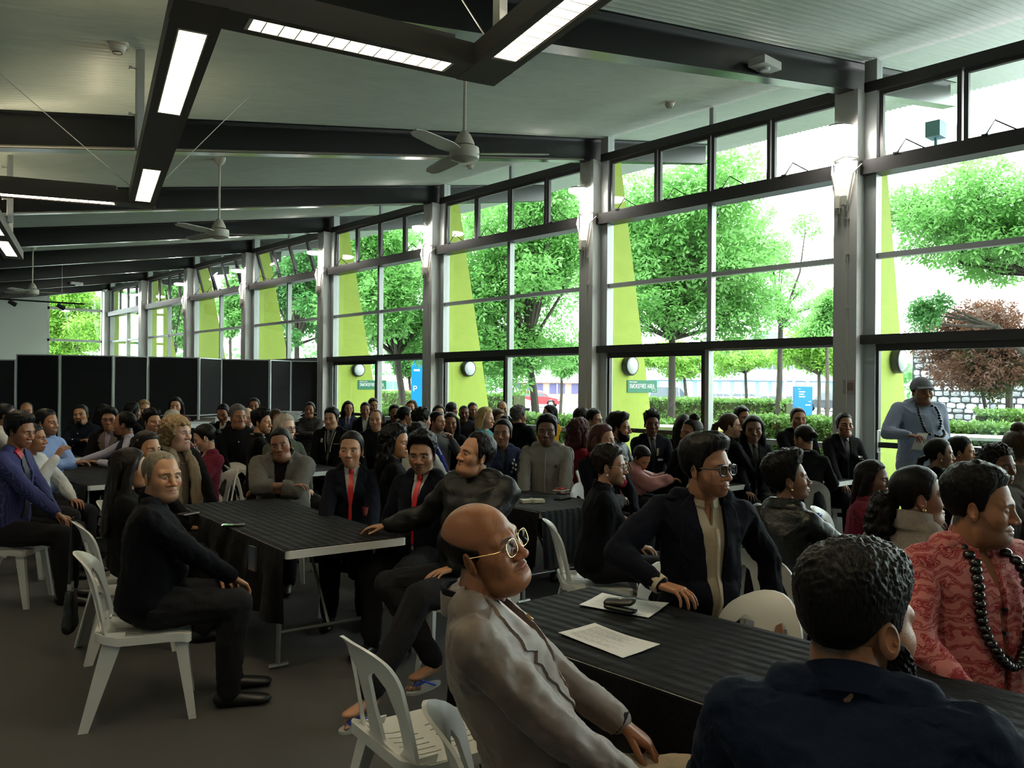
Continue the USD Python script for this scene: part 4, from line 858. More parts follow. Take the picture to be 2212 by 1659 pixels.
def fabric(color, kind='wool'):
    if not isinstance(color, tuple): return color
    key = 'fabric_'+kind+'_'+'_'.join(f'{int(round(x*1000))}' for x in color)
    if kind == 'leather': return mat(key, color, .38, bump=(60., .003), spec=.5)
    if kind == 'puffer': return mat(key, color, .5, bump=(25., .004), spec=.3)
    if kind == 'knit': return mat(key, color, .95, bump=(420., .004, (1, 1, .4)), noise=(60., tuple(x*1.35 for x in color)), sheen=.03, spec=.1)
    if kind == 'cotton': return mat(key, color, .85, bump=(45., .003), sheen=.02, spec=.1)
    if kind == 'satin': return mat(key, color, .38, bump=(30., .002))
    return mat(key, color, .85, bump=(700., .0008), sheen=.02, spec=.08)
def patterned_fabric(key, c1, c2, kind, scale=60., c3=None):
    if key in _mats: return _mats[key]
    N = {'tc': ('texture_coordinate', {}), 'p': ('principled_bsdf', {'roughness': .8})}; L = []
    if kind == 'stripe':
        N['s'] = ('separate_xyz', {}); N['a'] = ('mapping', {'scale': (scale, scale, scale)}); N['w'] = ('wave_texture', {'wave_type': 'bands', 'bands_direction': 'y', 'scale': scale*.2, 'distortion': .0}); N['r'] = ('rgb_ramp', {'ramp': [(0, c1), (.86, c1), (.93, c2)]}); L = [('tc.object', 'w.vector'), ('w.fac', 'r.fac'), ('r.color', 'p.base_color')]; del N['s'], N['a']
    elif kind == 'check':
        N['w'] = ('wave_texture', {'wave_type': 'bands', 'bands_direction': 'y', 'scale': scale*.2}); N['u'] = ('wave_texture', {'wave_type': 'bands', 'bands_direction': 'z', 'scale': scale*.2}); N['m'] = ('math', {'math_type': 'add'}); N['r'] = ('rgb_ramp', {'ramp': [(.3, c1), (.5, c2), (.95, c2)]}); N['h'] = ('math', {'math_type': 'multiply', 'value2': .5})
        L = [('tc.object', 'w.vector'), ('tc.object', 'u.vector'), ('w.fac', 'm.value1'), ('u.fac', 'm.value2'), ('m.value', 'h.value1'), ('h.value', 'r.fac'), ('r.color', 'p.base_color')]
    elif kind == 'floral':
        N['v'] = ('voronoi_texture', {'scale': scale*.28, 'feature': 'f1'}); N['w'] = ('wave_texture', {'wave_type': 'rings', 'rings_direction': 'spherical', 'scale': scale*.16, 'distortion': 9.0, 'detail': 2.5, 'detail_scale': 2.2})
        N['m'] = ('math', {'math_type': 'multiply_add', 'value2': .55}); N['r'] = ('rgb_ramp', {'ramp': [(.24, c1), (.28, c2), (.34, c2), (.38, c1), (.52, c1), (.56, c2), (.63, c2), (.67, c1), (.86, c1), (.90, c2)]})
        L = [('tc.object', 'v.vector'), ('tc.object', 'w.vector'), ('v.distance', 'm.value1'), ('w.fac', 'm.value3'), ('m.value', 'r.fac'), ('r.color', 'p.base_color')]
    elif kind == 'blotch':
        N['v'] = ('voronoi_texture', {'scale': scale}); N['r'] = ('rgb_ramp', {'ramp': [(.2, c2), (.32, c1)]}); L = [('tc.object', 'v.vector'), ('v.distance', 'r.fac'), ('r.color', 'p.base_color')]
    _mats[key] = usdkit.material(stage, f'/World/Looks/{key}', N, L, surface='p.BSDF'); return _mats[key]
gold = mat('gold_metal', (.75, .55, .25), .25, 1.); lens_glass = usdkit.material(stage, '/World/Looks/spectacle_lens', {'t': ('transparent_bsdf', {'color': (.82, .83, .84)}), 'g': ('glossy_bsdf', {'roughness': .02}), 'm': ('mix_closure', {'fac': .018})}, [('t.BSDF', 'm.closure1'), ('g.BSDF', 'm.closure2')], surface='m.closure'); _mats['lens'] = lens_glass
shoe_black = mat('black_shoe_leather', (.008, .008, .008), .4); bead_black = mat('black_kukui_bead', (.006, .005, .005), .18, coat=.6); eye_white = mat('eye_white', (.36, .33, .30), .25); iris_dark = mat('iris_dark', (.012, .007, .005), .08)
ARMS = dict(lap=((.30, .11, .64), (-.2, .9, -.3)), table=((.40, .16, .785), (-.1, .7, -.5)), low=((.36, .16, .62), (-.3, .6, -.5)), side=((.12, .26, .50), (-.5, .6, 0)), crossed=((.235, -.10, .90), (.2, .8, -.5)), chin=((.24, .05, 1.02), (.3, .5, -.8)), fwd=((.46, .10, .79), (0, .6, -.6)))
PEOPLE = []
def person(label, px, py, d, head=0, body=None, pitch=0, roll=0, lean=0.0, side=0.0, size=1.0, fat=1.0, sw=1.0, skin='brown', hair='short', hc='black', seed=None, fem=False, face=None, arms=('lap', 'lap'), curl=.5,
           top=((.01, .01, .012), 'wool'), shirt=None, vee=None, tie=None, collar=None, lapel=None, hood=False, legs=(.012, .012, .014), shoes=True, skirt=None, stand=False, beard=None, glasses=None, extras=(), chair=True, lod=None, group=None, hs=1.0, hair_kw={}, seatz=.45, leg_pose=None, puffy=0.0, wr=1.0, bare=(False, False), turn=None, opn=None):
    """px, py, d: where the middle of the head stands in the picture and how deep; head/body: facing, 0 = to the camera, 90 = picture right, 180 = away"""
    body = head if body is None else body; seed = len(PEOPLE)+1 if seed is None else seed; g = np.random.default_rng(seed)
    lod = lod if lod is not None else (0 if d < 4.6 else 1 if d < 8.6 else 2)
    P = dict(w=.97+.05*g.random()-.03*fem+.05*(fat-1), jaw=.98+.07*g.random()-.10*fem, nw=1.12+.2*g.random()-.12*fem, nl=.99+.03*g.random(), fat=1+(fat-1)*.45, brow=1.0+.2*g.random()-.25*fem, lip=1.1+.2*g.random()); P.update(face or {})
    hc_w = gp(px, py, d=d)
    def face_dir(a): a = math.radians(a); return -FWG*math.cos(a)+RTG*math.sin(a)
    bf = face_dir(body); hf = face_dir(head); rzb = math.atan2(bf[1], bf[0]); rzh = math.atan2(hf[1], hf[0])-rzb
    # local frame: x forward (body), y left, origin on the floor under the pelvis
    dirs, hfac = head_dirs(6 if lod == 0 and d < 3.2 else (5 if lod <= 1 and d < 6.0 else 4)); S = 1.02*hs*size
    R = rotz(rzh)@roty(-math.radians(pitch))@rotx(math.radians(roll)); pel_z = (seatz+.11) if not stand else .93*size
    hl = np.array([lean, side, hc_w[2]]); H = lambda q: hl+S*(np.asarray(q)@R.T)
    N = hl+S*(R@np.array([-.030, 0, -.075]))*.5+.5*(np.array([hl[0]-.025, hl[1], hl[2]-.075*S]))-np.array([.018, 0, .085*size]); N[:2] = N[:2]*.85+np.array([lean, side])*.85*.15+np.array([-.02, 0])*.15
    N = np.array([hl[0]-.035+.25*(S*(R@np.array([-.03, 0, -.08])))[0], hl[1]+.25*(S*(R@np.array([-.03, 0, -.08])))[1], hl[2]-(.150-.07*(fat-1))*size])
    pel = np.array([0, 0, pel_z]); loc = np.array([hc_w[0], hc_w[1], 0])-rotz(rzb)@np.array([hl[0], hl[1], 0])
    t = thing('person', label, 'person', tuple(loc), rzb, group); path = t
    # ---- torso frame
    up = nrm(N-pel); lat = np.array([0, 1.0, 0]); lat = nrm(lat-up*(lat@up));
    if turn: lat = nrm(rotz(math.radians(turn))@lat); lat = nrm(lat-up*(lat@up))
    fwd = np.cross(lat, up); TR = np.stack([fwd, lat, up], 1); tl = np.linalg.norm(N-pel)
    shw = (.172 if not fem else .150)*sw*size*(1+.15*(fat-1)); sh = [N-up*.060*size+lat*s*shw-fwd*.012 for s in (1, -1)]
    ch = pel+up*tl*.70+fwd*.008; wa = pel+up*tl*.33+fwd*(.012+.05*(fat-1)); F = fat
    def torso(o, n=16, low=True):
        """o: cloth offset"""
        rp, rw, rc = (.118*F+o, .168*F**.8*size+o, .10+o), (.108*F**1.3+o, .145*F*size+o, .10), (.112*F**.8+o, .158*F**.6*size*(.94 if fem else 1)+o, .115)
        A = [hull(ball(pel, rp, TR, n), ball(wa, rw, TR, n)), hull(ball(wa, rw, TR, n), ball(ch, rc, TR, n)), hull(ball(ch, rc, TR, n), *[ball(q, .050*size*F**.4+o, n=12) for q in sh], ball(N-up*.03, (.060+o, .075+o, .05), TR, 12)),
             hull(*[ball(q+up*.0, .044*size+o, n=12) for q in sh], ball(N+up*.01, (.052+o*.6, .060+o*.6, .03), TR, 12)), hull(ball(N+up*.030-fwd*.012, (.050+o*.5, .058+o*.5, .022), TR, 12), *[ball(N*.45+q*.55+up*.030, .036*size+o*.8, n=n) for q in sh])]
        if fem: A += [hull(ball(ch+fwd*(.075*F**.8+o)+lat*s*.072-up*.035, .058*F**.7, n=12), ball(ch+lat*s*.05, .08, n=12)) for s in (1, -1)]
        if fat > 1.12 and not fem: A.append(ball(wa+fwd*.04*F, (.10*F+o, .13*F+o, .12), TR, n))
        return A
    # ---- arms
    l1, l2 = .285*size, .25*size; EL, WR = [], []; hands = []
    for s, sg, spec in ((0, 1, arms[0]), (1, -1, arms[1])):
        if not isinstance(spec, str) and isinstance(spec[0], str): spec = (rotz(-rzb)@(np.asarray(spec[1])-loc),)+tuple(spec[2:])
        if isinstance(spec, str): w, hint = ARMS[spec]; w = np.array(w)*np.array([1, sg, 1]); w[2] += (pel_z-.56)*.9; hint = np.array(hint)*np.array([1, sg, 1])
        else:
            w, hint = spec[0], np.array(spec[1], float); w = np.array(w, float)
        e, w = ik(sh[s], w, l1, l2, hint); EL.append(e); WR.append(w)
        fd = nrm(w-e); pn = np.array([0, 0, 1.0]);
        if isinstance(spec, str) and spec in ('table', 'fwd', 'lap', 'low'): fd = nrm(fd+np.array([.25, 0, -fd[2]*.8]))
        if not isinstance(spec, str) and len(spec) > 2: fd = nrm(spec[2])
        if not isinstance(spec, str) and len(spec) > 3: pn = nrm(spec[3])
        yv = nrm(np.cross(pn, fd)) if abs(pn@fd) < .98 else lat; zv = np.cross(fd, yv); hh = hand(curl, lod)
        if sg > 0: hh = hh.mirror((0, 1, 0))
        hands.append(hh.transform(np.hstack([np.stack([fd, yv, zv], 1)*.97*size*(.92 if fem else 1), (w+fd*.015)[:, None]])))
    def arm(s, o, taper=1.0, end=0.0, n=12):
        ru, re, rw = .052*size*F**.5+o, .043*size*F**.4+o, .031*size+o*taper; w = WR[s]+nrm(WR[s]-EL[s])*end
        return [hull(ball(sh[s], ru, n=n), ball((sh[s]+EL[s])/2, ru*.95, n=n)), hull(ball((sh[s]+EL[s])/2, ru*.95, n=n), ball(EL[s], re, n=n)), hull(ball(EL[s], re, n=n), ball(w, rw, n=n))]
    # ---- legs
    HP = [pel+np.array([.02, s*.085*F**.5, -.02]) for s in (1, -1)]
    if stand: KN = [np.array([.03, s*.10, .50*size]) for s in (1, -1)]; AN = [np.array([0, s*.11, .085]) for s in (1, -1)]
    elif leg_pose:
        if len(leg_pose) > 4 and isinstance(leg_pose[-1], str): leg_pose = [rotz(-rzb)@(np.asarray(q)-loc) for q in leg_pose[:4]]
        KN = [np.array(leg_pose[0]), np.array(leg_pose[1])]; AN = [np.array(leg_pose[2]), np.array(leg_pose[3])]
    else: KN = [np.array([.44*size, s*.12, seatz+.085]) for s in (1, -1)]; AN = [np.array([.40+.08*g.random(), s*.12, .085]) for s in (1, -1)]
    def leg(s, o, n=12): return [hull(ball(HP[s], .086*F**.5+o, n=n), ball(KN[s], .060*F**.4+o, n=n)), hull(ball(KN[s], .058*F**.4+o, n=n), ball(KN[s]*.55+AN[s]*.45+np.array([-.015, 0, 0]), .055+o, n=n)), hull(ball(KN[s]*.55+AN[s]*.45+np.array([-.015, 0, 0]), .055+o, n=n), ball(AN[s], .042+o, n=n))]
    FD = [nrm(np.array([AN[s][0]-KN[s][0]*.2+.2, (AN[s][1]-0)*.3, 0])) if not leg_pose or len(leg_pose) < 5 else nrm(leg_pose[4]) for s in (0, 1)]
    # ---- the head
    r = head_radius(dirs, P); hv = HC+dirs*r[:, None]; SK = np.array(SKIN[skin]) if isinstance(skin, str) else np.array(skin)
    hm = to_man(H(hv), hfac); ears = [ear(s, H, P['w'], (20, 14, 8)[lod]) for s in (1, -1)]; Haff = np.hstack([S*R, hl[:, None]])
    neck = hull(ball(H((-.022, 0, -.045)), .054*S*F**.3*(.92 if fem else 1.03), n=20), ball(N*.4+H((-.02, 0, -.075))*.6, .055*S*F**.35*(.88 if fem else 1.06), n=20))+hull(ball(N*.4+H((-.02, 0, -.075))*.6, .055*S*F**.35*(.88 if fem else 1.06), n=20), ball(N-up*.01, (.058*F**.4, .066*F**.4, .03), TR, 20))
    nv, nf = soft(neck, .016 if lod < 2 else .03, 3)
    inner = torso(-.018, 8)+[q for s in (0, 1) for q in arm(s, -.008, .3, 0, 8)]+[q for s in (0, 1) for q in leg(s, -.012, 8)]
    if lod == 0 and (bare[0] or bare[1]): pass
    feet = [hull(ball(AN[s]-FD[s]*.02-np.array([0, 0, .04]), (.034, .032, .035), n=10), ball(AN[s]+FD[s]*.13+np.array([0, 0, -.062]), (.05, .038, .02), n=10)) for s in (0, 1)]
    bm = union([union(inner+feet), to_man(nv, nf), hm, ears[0].transform(Haff), ears[1].transform(Haff), *hands]); bv, bf_ = mesh_of(bm)
    # colour by place on the head
    q = ((bv-hl)@R)/S; y = np.abs(q[:, 1]); x, z = q[:, 0], q[:, 2]; onh = (np.linalg.norm(q-HC, axis=1) < .15) & (z > -.13); fr = onh & (x > .03)
    col = np.tile(SK, (len(bv), 1)); col *= (1+.12*(meshkit.noise(bv*38+seed)-.5))[:, None]
    def blend(m, c, k=1.0): m = (m*k)[:, None]; col[:] = col*(1-m)+np.asarray(c)*m
    warm = SK*np.array([1.12, .86, .80]); blend(fr*np.exp(-(((y-.040)/.02)**2+((z+.030)/.022)**2)), warm, .7); blend(fr*np.exp(-((y/.016)**2+((z+.034)/.014)**2)), warm, .6)
    lipc = (SK*np.array([.86, .58, .56]) if not fem else SK*np.array([.95, .5, .5])); blend(fr*(x > .06)*sstep(1.25, .8, (y/.0235)**2+((z+.0672)/.0108)**2), lipc, .85); blend(fr*(x > .06)*sstep(1.3, .7, (y/.0235)**2+((z+.0672)/.0018)**2), SK*.25, .7)
    hcol = np.array(HAIR[hc][0]); dk = np.minimum(hcol, .04)
    bz = .0195-.0035*((y-.03)/.018)**2; blend(fr*sstep(.0036+.001*(not fem), .0018, np.abs(z-bz-.002))*sstep(.010, .014, y)*sstep(.054, .047, y), dk, .9)
    if lod == 0 or d < 7.2:
        eo = ((y-.0325)/.0150)**2+((z-.0003)/.0044)**2; blend(fr*(x > .055)*sstep(1.15, .85, eo), (.34, .30, .27)); gy = np.where(q[:, 1] > 0, q[:, 1]-.0325, q[:, 1]+.0325); ir = np.sqrt(gy**2+(z-.0008)**2); blend(fr*(x > .055)*(eo < 1.05)*sstep(.0058, .0046, ir), (.012, .007, .005)); blend(fr*(x > .055)*sstep(.0016, .0006, np.abs(z-.0047+((y-.0325)/.0155)**2*.0044))*(np.abs(y-.0325) < .0165), (.008, .006, .006), .9)
    else: blend(fr*(x > .055)*sstep(1.3, .8, ((y-.0325)/.0150)**2+((z-.0005)/.0046)**2), (.03, .022, .018), .85)
    blend(fr*np.exp(-(((y-.0105)/.0045)**2+((z+.044)/.0028)**2))*(x > .075), SK*.25, .8)
    kw = dict(recede=0, low=0); kw.update({k: v for k, v in hair_kw.items() if k in ('recede', 'low')}); sc = scalp(q, **kw)
    if hair not in ('bald',): blend(onh*sstep(-.002, .010, sc)*(z > -.09)*(sstep(.060, .015, z+x*.45) if hair == 'fringe' else 1), dk*1.3, .92 if hair not in ('buzz', 'fringe') else hair_kw.get('cover', .75))
    
    if beard: bmk = beard_mask(q)*onh; blend(bmk, np.minimum(hcol, .06)*1.1, {'stubble': .34, 'full': .95, 'goatee': .8, 'short': .8}[beard]*(1 if beard != 'goatee' else 1)) if beard != 'goatee' else blend(bmk*sstep(.034, .024, y), dk, .85)
    put(new_path('body', t), bv, bf_, skin_mat, True if lod < 2 else 40, col) if lod < 2 else put(new_path('body', t), bv, bf_, skin_mat, True, col)
    # ---- hair
    hmt = hair_mat(hc, *HAIR[hc]); D0, F0 = dirs, hfac; T = np.zeros(len(D0)); pz = HC+D0*r[:, None]; s0 = scalp(pz, **kw); hk = dict(top=.020, side=.008, back=.010, front=.010, amp=.004, sc=60., part=0); hk.update(HAIR_STYLE.get(hair, {})); hk.update(hair_kw)
    extra = []
    if hair not in ('bald', 'none'):
        tz = sstep(.02, .10, pz[:, 2]); bk = sstep(.01, -.06, pz[:, 0]); fz = sstep(.03, .08, pz[:, 0]); th = hk['side']*(1-tz)*(1-bk)+hk['back']*(1-tz)*bk+hk['top']*tz*(1-fz)+(hk['front'])*tz*fz
        if hair == 'fringe': s0 = np.minimum(s0, .035-(pz[:, 2]+pz[:, 0]*.45))
        nz = meshkit.fbm(D0*hk['sc']*.1*np.array([1, 1, hk.get('str', 1.0)])+seed, 3, seed % 50)-.5
        tt = (th+hk['amp']*nz*2*np.clip(th/.012, .2, 3))*sstep(-.001, .011, s0)-.0035*(1-sstep(-.001, .006, s0))
        hv2 = HC+D0*(r+tt)[:, None]
        if hk.get('quiff'): m = sstep(.02, .07, hv2[:, 2])*sstep(-.02, .07, hv2[:, 0]); hv2 += m[:, None]*np.array([.012, 0, hk['quiff']])
        keep = (tt[F0] > -.003).any(1); extra.append((H(hv2), F0[keep]))
    rh = rotz(rzh); G = lambda p: hl+S*(R@np.asarray(p, float)); GV = lambda p: np.asarray(p, float)
    ln = hk.get('len')
    if ln:      # falling hair: locks at the sides and a sheet at the back, hanging straight down
        A = []; drop = lambda p, dz, out=1.0: G(p)+rh@np.array([-.018*dz/.1, 0, 0])+np.array([0, 0, -dz])
        for s in (1, -1):
            a0, a1 = (.002, s*.066, .05), (-.028, s*.080, -.02); fl = hk.get('wide', 1.0)
            A += [hull(ball(G(a0), .028*S), ball(G(a1), .030*S)), hull(ball(G(a1), .030*S), ball(drop((-.030, s*.082*fl, -.03), ln*.45), .034*S)), hull(ball(drop((-.030, s*.082*fl, -.03), ln*.45), .034*S), ball(drop((-.034, s*.075*fl, -.03), ln), .020*S))]
        b0, b1, b2 = G((-.075, 0, .03)), drop((-.085, 0, -.03), ln*.45), drop((-.085, 0, -.03), ln*1.05)
        A += [hull(ball(b0, (.045*S, .078*S, .06*S), R), ball(b1, (.036*S, .085*S*hk.get('wide', 1), .05*S), rh)), hull(ball(b1, (.036*S, .085*S*hk.get('wide', 1), .05*S), rh), ball(b2, (.022*S, .066*S*hk.get('wide', 1), .03*S), rh))]
        v, f = soft(union(A), .022 if lod < 2 else .04, 4); v = wrinkle(v, f, hk.get('wav', .014), hk.get('wsc', 26.), seed, (1, 1, .18 if not hk.get('curly') else .8)); extra.append((v, f))
    if hk.get('puff'):   # big curly mass
        A = [ball(G((-.03, 0, .035)), np.array((.125, .112, .105))*S*hk['puff'], R, 20), ball(G((-.065, 0, -.03)), np.array((.085, .105, .08))*S*hk['puff'], R, 20)]
        v, f = soft(union(A), .010, 2); n = vnormals(v, f); v = v+n*(.020*(meshkit.fbm(v*42+seed, 3, 5)-.5)*2)[:, None]; qq = ((v-hl)@R)/S; v = v-n*(.05*sstep(.035, .08, qq[:, 0])*sstep(.07, .03, qq[:, 2]))[:, None]; extra.append((v, f))
    if hk.get('bun'):
        b = np.array(hk['bun'][:3]); br = hk['bun'][3]; v, f = soft(union([ball(G(b), np.array((br, br, br*.9))*S, R, 20), ball(G(b*.75), (.02, .02, .02), R, 10)]), .012, 2); v = wrinkle(v, f, .006, 40., seed); extra.append((v, f))
    if hk.get('tail'):
        L_ = hk['tail']; p0 = G(hk.get('tail0', (-.105, 0, .03))); bd = rh@np.array([-.05, hk.get('taily', 0), 0]); pts = [(p0, .020), (p0+bd*.9+np.array([0, 0, -.03]), .030*hk.get('tw', 1)), (p0+bd*1.2+np.array([0, 0, -.45*L_]), .036*hk.get('tw', 1)), (p0+bd*.9+np.array([0, 0, -L_]), .014)]
        v, f = soft(union(chain(pts)), .014, 3); v = wrinkle(v, f, hk.get('tamp', .010), hk.get('tsc', 34.), seed, (1, 1, .3 if not hk.get('curly') else .9)); extra.append((v, f))
    if extra:
        m = MB(); [m.add(*e) for e in extra]; obj('hair', m, hmt, t, smooth=True)
    if beard in ('full', 'short', 'goatee'):
        L_ = {'full': .020, 'short': .007, 'goatee': .008}[beard]; mk = beard_mask(pz)*(1 if beard != 'goatee' else sstep(.036, .026, np.abs(pz[:, 1]))); tb = mk*L_*(.7+.8*sstep(-.07, -.12, pz[:, 2]))*(.8+.5*meshkit.noise(D0*22))-.003*(1-mk); keep = (tb[F0] > -.0022).any(1); obj('beard', (H(HC+D0*(r+tb)[:, None]), F0[keep]), hmt, t, smooth=True)
    # ---- eyes of the nearest faces
    if lod == 0:
        for s in (1, -1):
            m = MB(); c = np.array([.0735, s*.0325, .0003]); m.ell(H(c), (.0100*S,)*3, 3); obj('eye', m, eye_white, t, smooth=True)
    # ---- clothes
    E = (.014, .024, .045)[lod] if d < 3.4 else (.02, .031, .048)[lod]; tc, tk = top; o = .014+.012*puffy; fm = fabric(tc, tk) if isinstance(tc, tuple) else tc
    def front_prism(poly, depth=.4, cen=None, back=False):
        """poly in (lateral, along the spine from the neck down = negative) swept forward through the chest"""
        cen = N if cen is None else cen; cr = m3.CrossSection([[(float(a), float(b)) for a, b in poly]], m3.FillRule.NonZero); ex = m3.Manifold.extrude(cr, depth); A = np.stack([lat, up, fwd*(-1 if back else 1)], 1); return ex.transform(np.hstack([A, cen[:, None]]))
    if shirt is not None or vee:
        sc_ = shirt or ((.45, .45, .44), 'cotton'); sm = fabric(*sc_) if isinstance(sc_[0], tuple) else sc_[0]
        sv, sf = soft(union(torso(-.003)), E*1.2, 5); shm = to_man(sv, sf); 
        if opn: shm = shm-front_prism([(-opn[1], .10), (opn[1], .10), (opn[1]*.9, 0), (.004, -opn[0]), (-.004, -opn[0]), (-opn[1]*.9, 0)], .4); a, b = mesh_of(shm); obj('shirt', (a, b), sm, t, smooth=48)
        else: obj('shirt', (sv, sf), sm, t, smooth=True)
    tv, tf = soft(union(torso(o)+[q for s in (0, 1) if not bare[s] for q in arm(s, o*.9, .8, -.012)]+([] if not any(bare) else [q for s in (0, 1) if bare[s] for q in arm(s, o*.9)[:1]])), E, 5)
    if tk == 'puffer': n = vnormals(tv, tf); tv = tv+n*(.010*np.abs(np.sin((tv@up)*34)))[:, None]
    if lod < 2: tv = wrinkle(tv, tf, .012*wr, 11., seed, (1, 1, .6)); tv = wrinkle(tv, tf, .005*wr, 30., seed+3)
    TM = to_man(tv, tf)
    if vee:
        vd, vw = vee; cut = front_prism([(-vw, .10), (vw, .10), (vw*.9, 0), (.012, -vd), (.016, -tl-.1), (-.016, -tl-.1), (-.012, -vd), (-vw*.9, 0)] if vd > 0 else [(-vw, .1), (vw, .1), (vw*1.1, -tl-.2), (-vw*1.1, -tl-.2)], .4); TM = TM-cut
    a, b = mesh_of(TM); obj('jacket' if (vee or shirt) else 'top', (a, b), fm, t, smooth=48 if vee else True)
    if lapel is not None and vee and vee[0] > 0:
        big = to_man(tv+vnormals(tv, tf)*.007, tf); lm = fabric(*lapel) if isinstance(lapel[0], tuple) else fm; vd, vw = vee
        for s in (1, -1):
            poly = [(s*vw*.95, .02), (s*(vw+.045), -.03), (s*(vw+.065), -vd*.36), (s*(vw+.030), -vd*.42), (s*(vw+.05), -vd*.48), (s*.016, -vd), (s*.010, -vd), (s*vw*.86, 0)]
            lp = (big^front_prism(poly if s > 0 else poly[::-1], .34)); a, b = mesh_of(lp)
            if len(a): obj('lapel', (a, b), lm, t, smooth=40)
    if tie is not None:
        sb = to_man(sv+vnormals(sv, sf)*.008, sf); L_ = .40 if vee and vee[0] > .2 else .34; poly = [(-.020, .022), (.020, .022), (.014, -.02), (.030, -L_), (0, -L_-.035), (-.030, -L_), (-.014, -.02)]; q_ = sb^front_prism(poly[::-1], .3, N-up*.015+fwd*.0); a, b = mesh_of(q_)
        k = ball(N-up*.012+fwd*(.062*F**.4+.016), (.009, .017, .019), TR, 14); m = MB(); m.add(a, b) if len(a) else None; m.man(k); obj('tie', m, fabric(*tie), t, smooth=40)
    def ring(mtl, rad, hgt, thick, gap=35, tilt=.028, name='collar', base=None, flare=.0):
        base = N+up*.012 if base is None else base; th = np.radians(np.linspace(gap, 360-gap, 30)); v = []
        for q_ in th:
            dr = fwd*math.cos(q_)*rad[0]+lat*math.sin(q_)*rad[1]; c = base+dr-up*tilt*math.cos(q_); nn = nrm(dr); v += [c-up*hgt*.4+nn*thick+nn*flare, c+up*hgt*.6+nn*thick*.4, c+up*hgt*.6-nn*thick*.4, c-up*hgt*.4-nn*thick]
        f = [(i*4+j, i*4+(j+1) % 4, (i+1)*4+(j+1) % 4, (i+1)*4+j) for i in range(29) for j in range(4)]+[(0, 3, 2, 1), (116, 117, 118, 119)]; m = MB(); m.add(v, f); obj(name, m, mtl, t, smooth=60)
    nr = np.array([.058, .065])*F**.4*size
    if collar is not None: ring(fabric(*collar) if isinstance(collar[0], tuple) else collar[0], nr, .045, .006, 16, .030, 'shirt_collar', flare=.010)
    if lapel is not None: ring(fabric(*lapel) if isinstance(lapel[0], tuple) else fm, nr+.007, .05, .008, 52, .022, 'jacket_collar', N+up*.0, .012)
    if hood: v, f = soft(union([hull(ball(N-fwd*.055+lat*s*.05+up*.03, .045, n=12), ball(N-fwd*.085-up*.02, .05, n=12), ball(N+lat*s*.085-up*.0, .032, n=12), ball(N+lat*s*.055+fwd*.055-up*.035, .022, n=12)) for s in (1, -1)]), .02, 4); obj('hood', (wrinkle(v, f, .008, 25., seed), f), fm, t, smooth=True)
    for s in (0, 1):      # cuffs of a shirt below the sleeve
        if collar is not None and lapel is not None and d < 8: fdv = nrm(WR[s]-EL[s]); m = MB(); m.tube([WR[s]-fdv*.03, WR[s]+fdv*.008], .036*size+.005, 14); obj('cuff', m, fabric(*collar) if isinstance(collar[0], tuple) else collar[0], t)
    # ---- legs
    lm_ = fabric(legs, 'cotton') if isinstance(legs, tuple) else legs
    if skirt is not None: A = [hull(ball(pel, (.13*F, .18*F, .10), TR, 14), *[ball(KN[s]+np.array([.02, 0, .0]), .075, n=12) for s in (0, 1)]), hull(*[ball(KN[s], .07, n=12) for s in (0, 1)], *[ball(KN[s]*.5+AN[s]*.5, .06, n=12) for s in (0, 1)])]; v, f = soft(union(A), E*1.4, 5); obj('skirt', (wrinkle(v, f, .010, 14., seed), f), fabric(skirt, 'cotton'), t, smooth=True)
    else: v, f = soft(union([q for s in (0, 1) for q in leg(s, .016)]+[ball(pel, (.125*F, .170*F**.8, .11), TR, 14)]), E*(1.3 if d < 5.2 else 2.0), 5); obj('trousers', (wrinkle(v, f, .012*wr, 12., seed) if lod < 2 else v, f), lm_, t, smooth=True)
    if shoes is True:
        for s in (0, 1):
            A, fd = AN[s], FD[s]; sd = np.array([-fd[1], fd[0], 0]); RR = np.stack([fd, sd, [0, 0, 1]], 1); z0 = A[2]-.085
            v, f = soft(union([hull(ball(A*[1, 1, 0]+fd*-.035+[0, 0, z0+.045], (.045, .036, .044), RR), ball(A*[1, 1, 0]+fd*.07+[0, 0, z0+.038], (.05, .042, .036), RR)), hull(ball(A*[1, 1, 0]+fd*.07+[0, 0, z0+.038], (.05, .042, .036), RR), ball(A*[1, 1, 0]+fd*.165+[0, 0, z0+.028], (.05, .043, .026), RR)), hull(ball(A-[0, 0, .02], .042), ball(A*[1, 1, 0]-fd*.02+[0, 0, z0+.05], .042))]), .02 if d < 5 else .045, 3)
            obj('shoe', (v, f), shoe_black, t, smooth=True)
    # ---- spectacles
    if glasses:
        gm = {'wire': gold, 'black': black_plastic, 'clear': mat('clear_frame', (.55, .5, .42), .3), 'dark': black_plastic}[glasses]; gr = {'wire': .0011, 'black': .0038, 'clear': .0014, 'dark': .0018}[glasses]; m = MB(); lw, lh = (.025, .0205 if glasses != 'clear' else .014)
        pl = lambda s, a: H((.101-.010*abs(math.cos(a))*0-.006*(s*.033+s*0+lw*math.cos(a)*1)**2*200*.5, s*.034+lw*np.sign(math.cos(a))*abs(math.cos(a))**.7, -.001+lh*np.sign(math.sin(a))*abs(math.sin(a))**.7))
        for s in (1, -1):
            m.tube([pl(s, a) for a in np.linspace(0, 2*np.pi, 25)], gr*S, 6, cap=False); m.tube([H((.097, s*.059, .006)), H((.075, s*.074*P['w'], .006)), H((-.005, s*.0815*P['w'], .008)), H((-.022, s*.083*P['w'], -.008))], gr*S*.9, 6)
        m.tube([H((.1, .010, .004)), H((.105, 0, .006)), H((.1, -.010, .004))], gr*S, 6); gp_ = obj('glasses', m, gm, t)
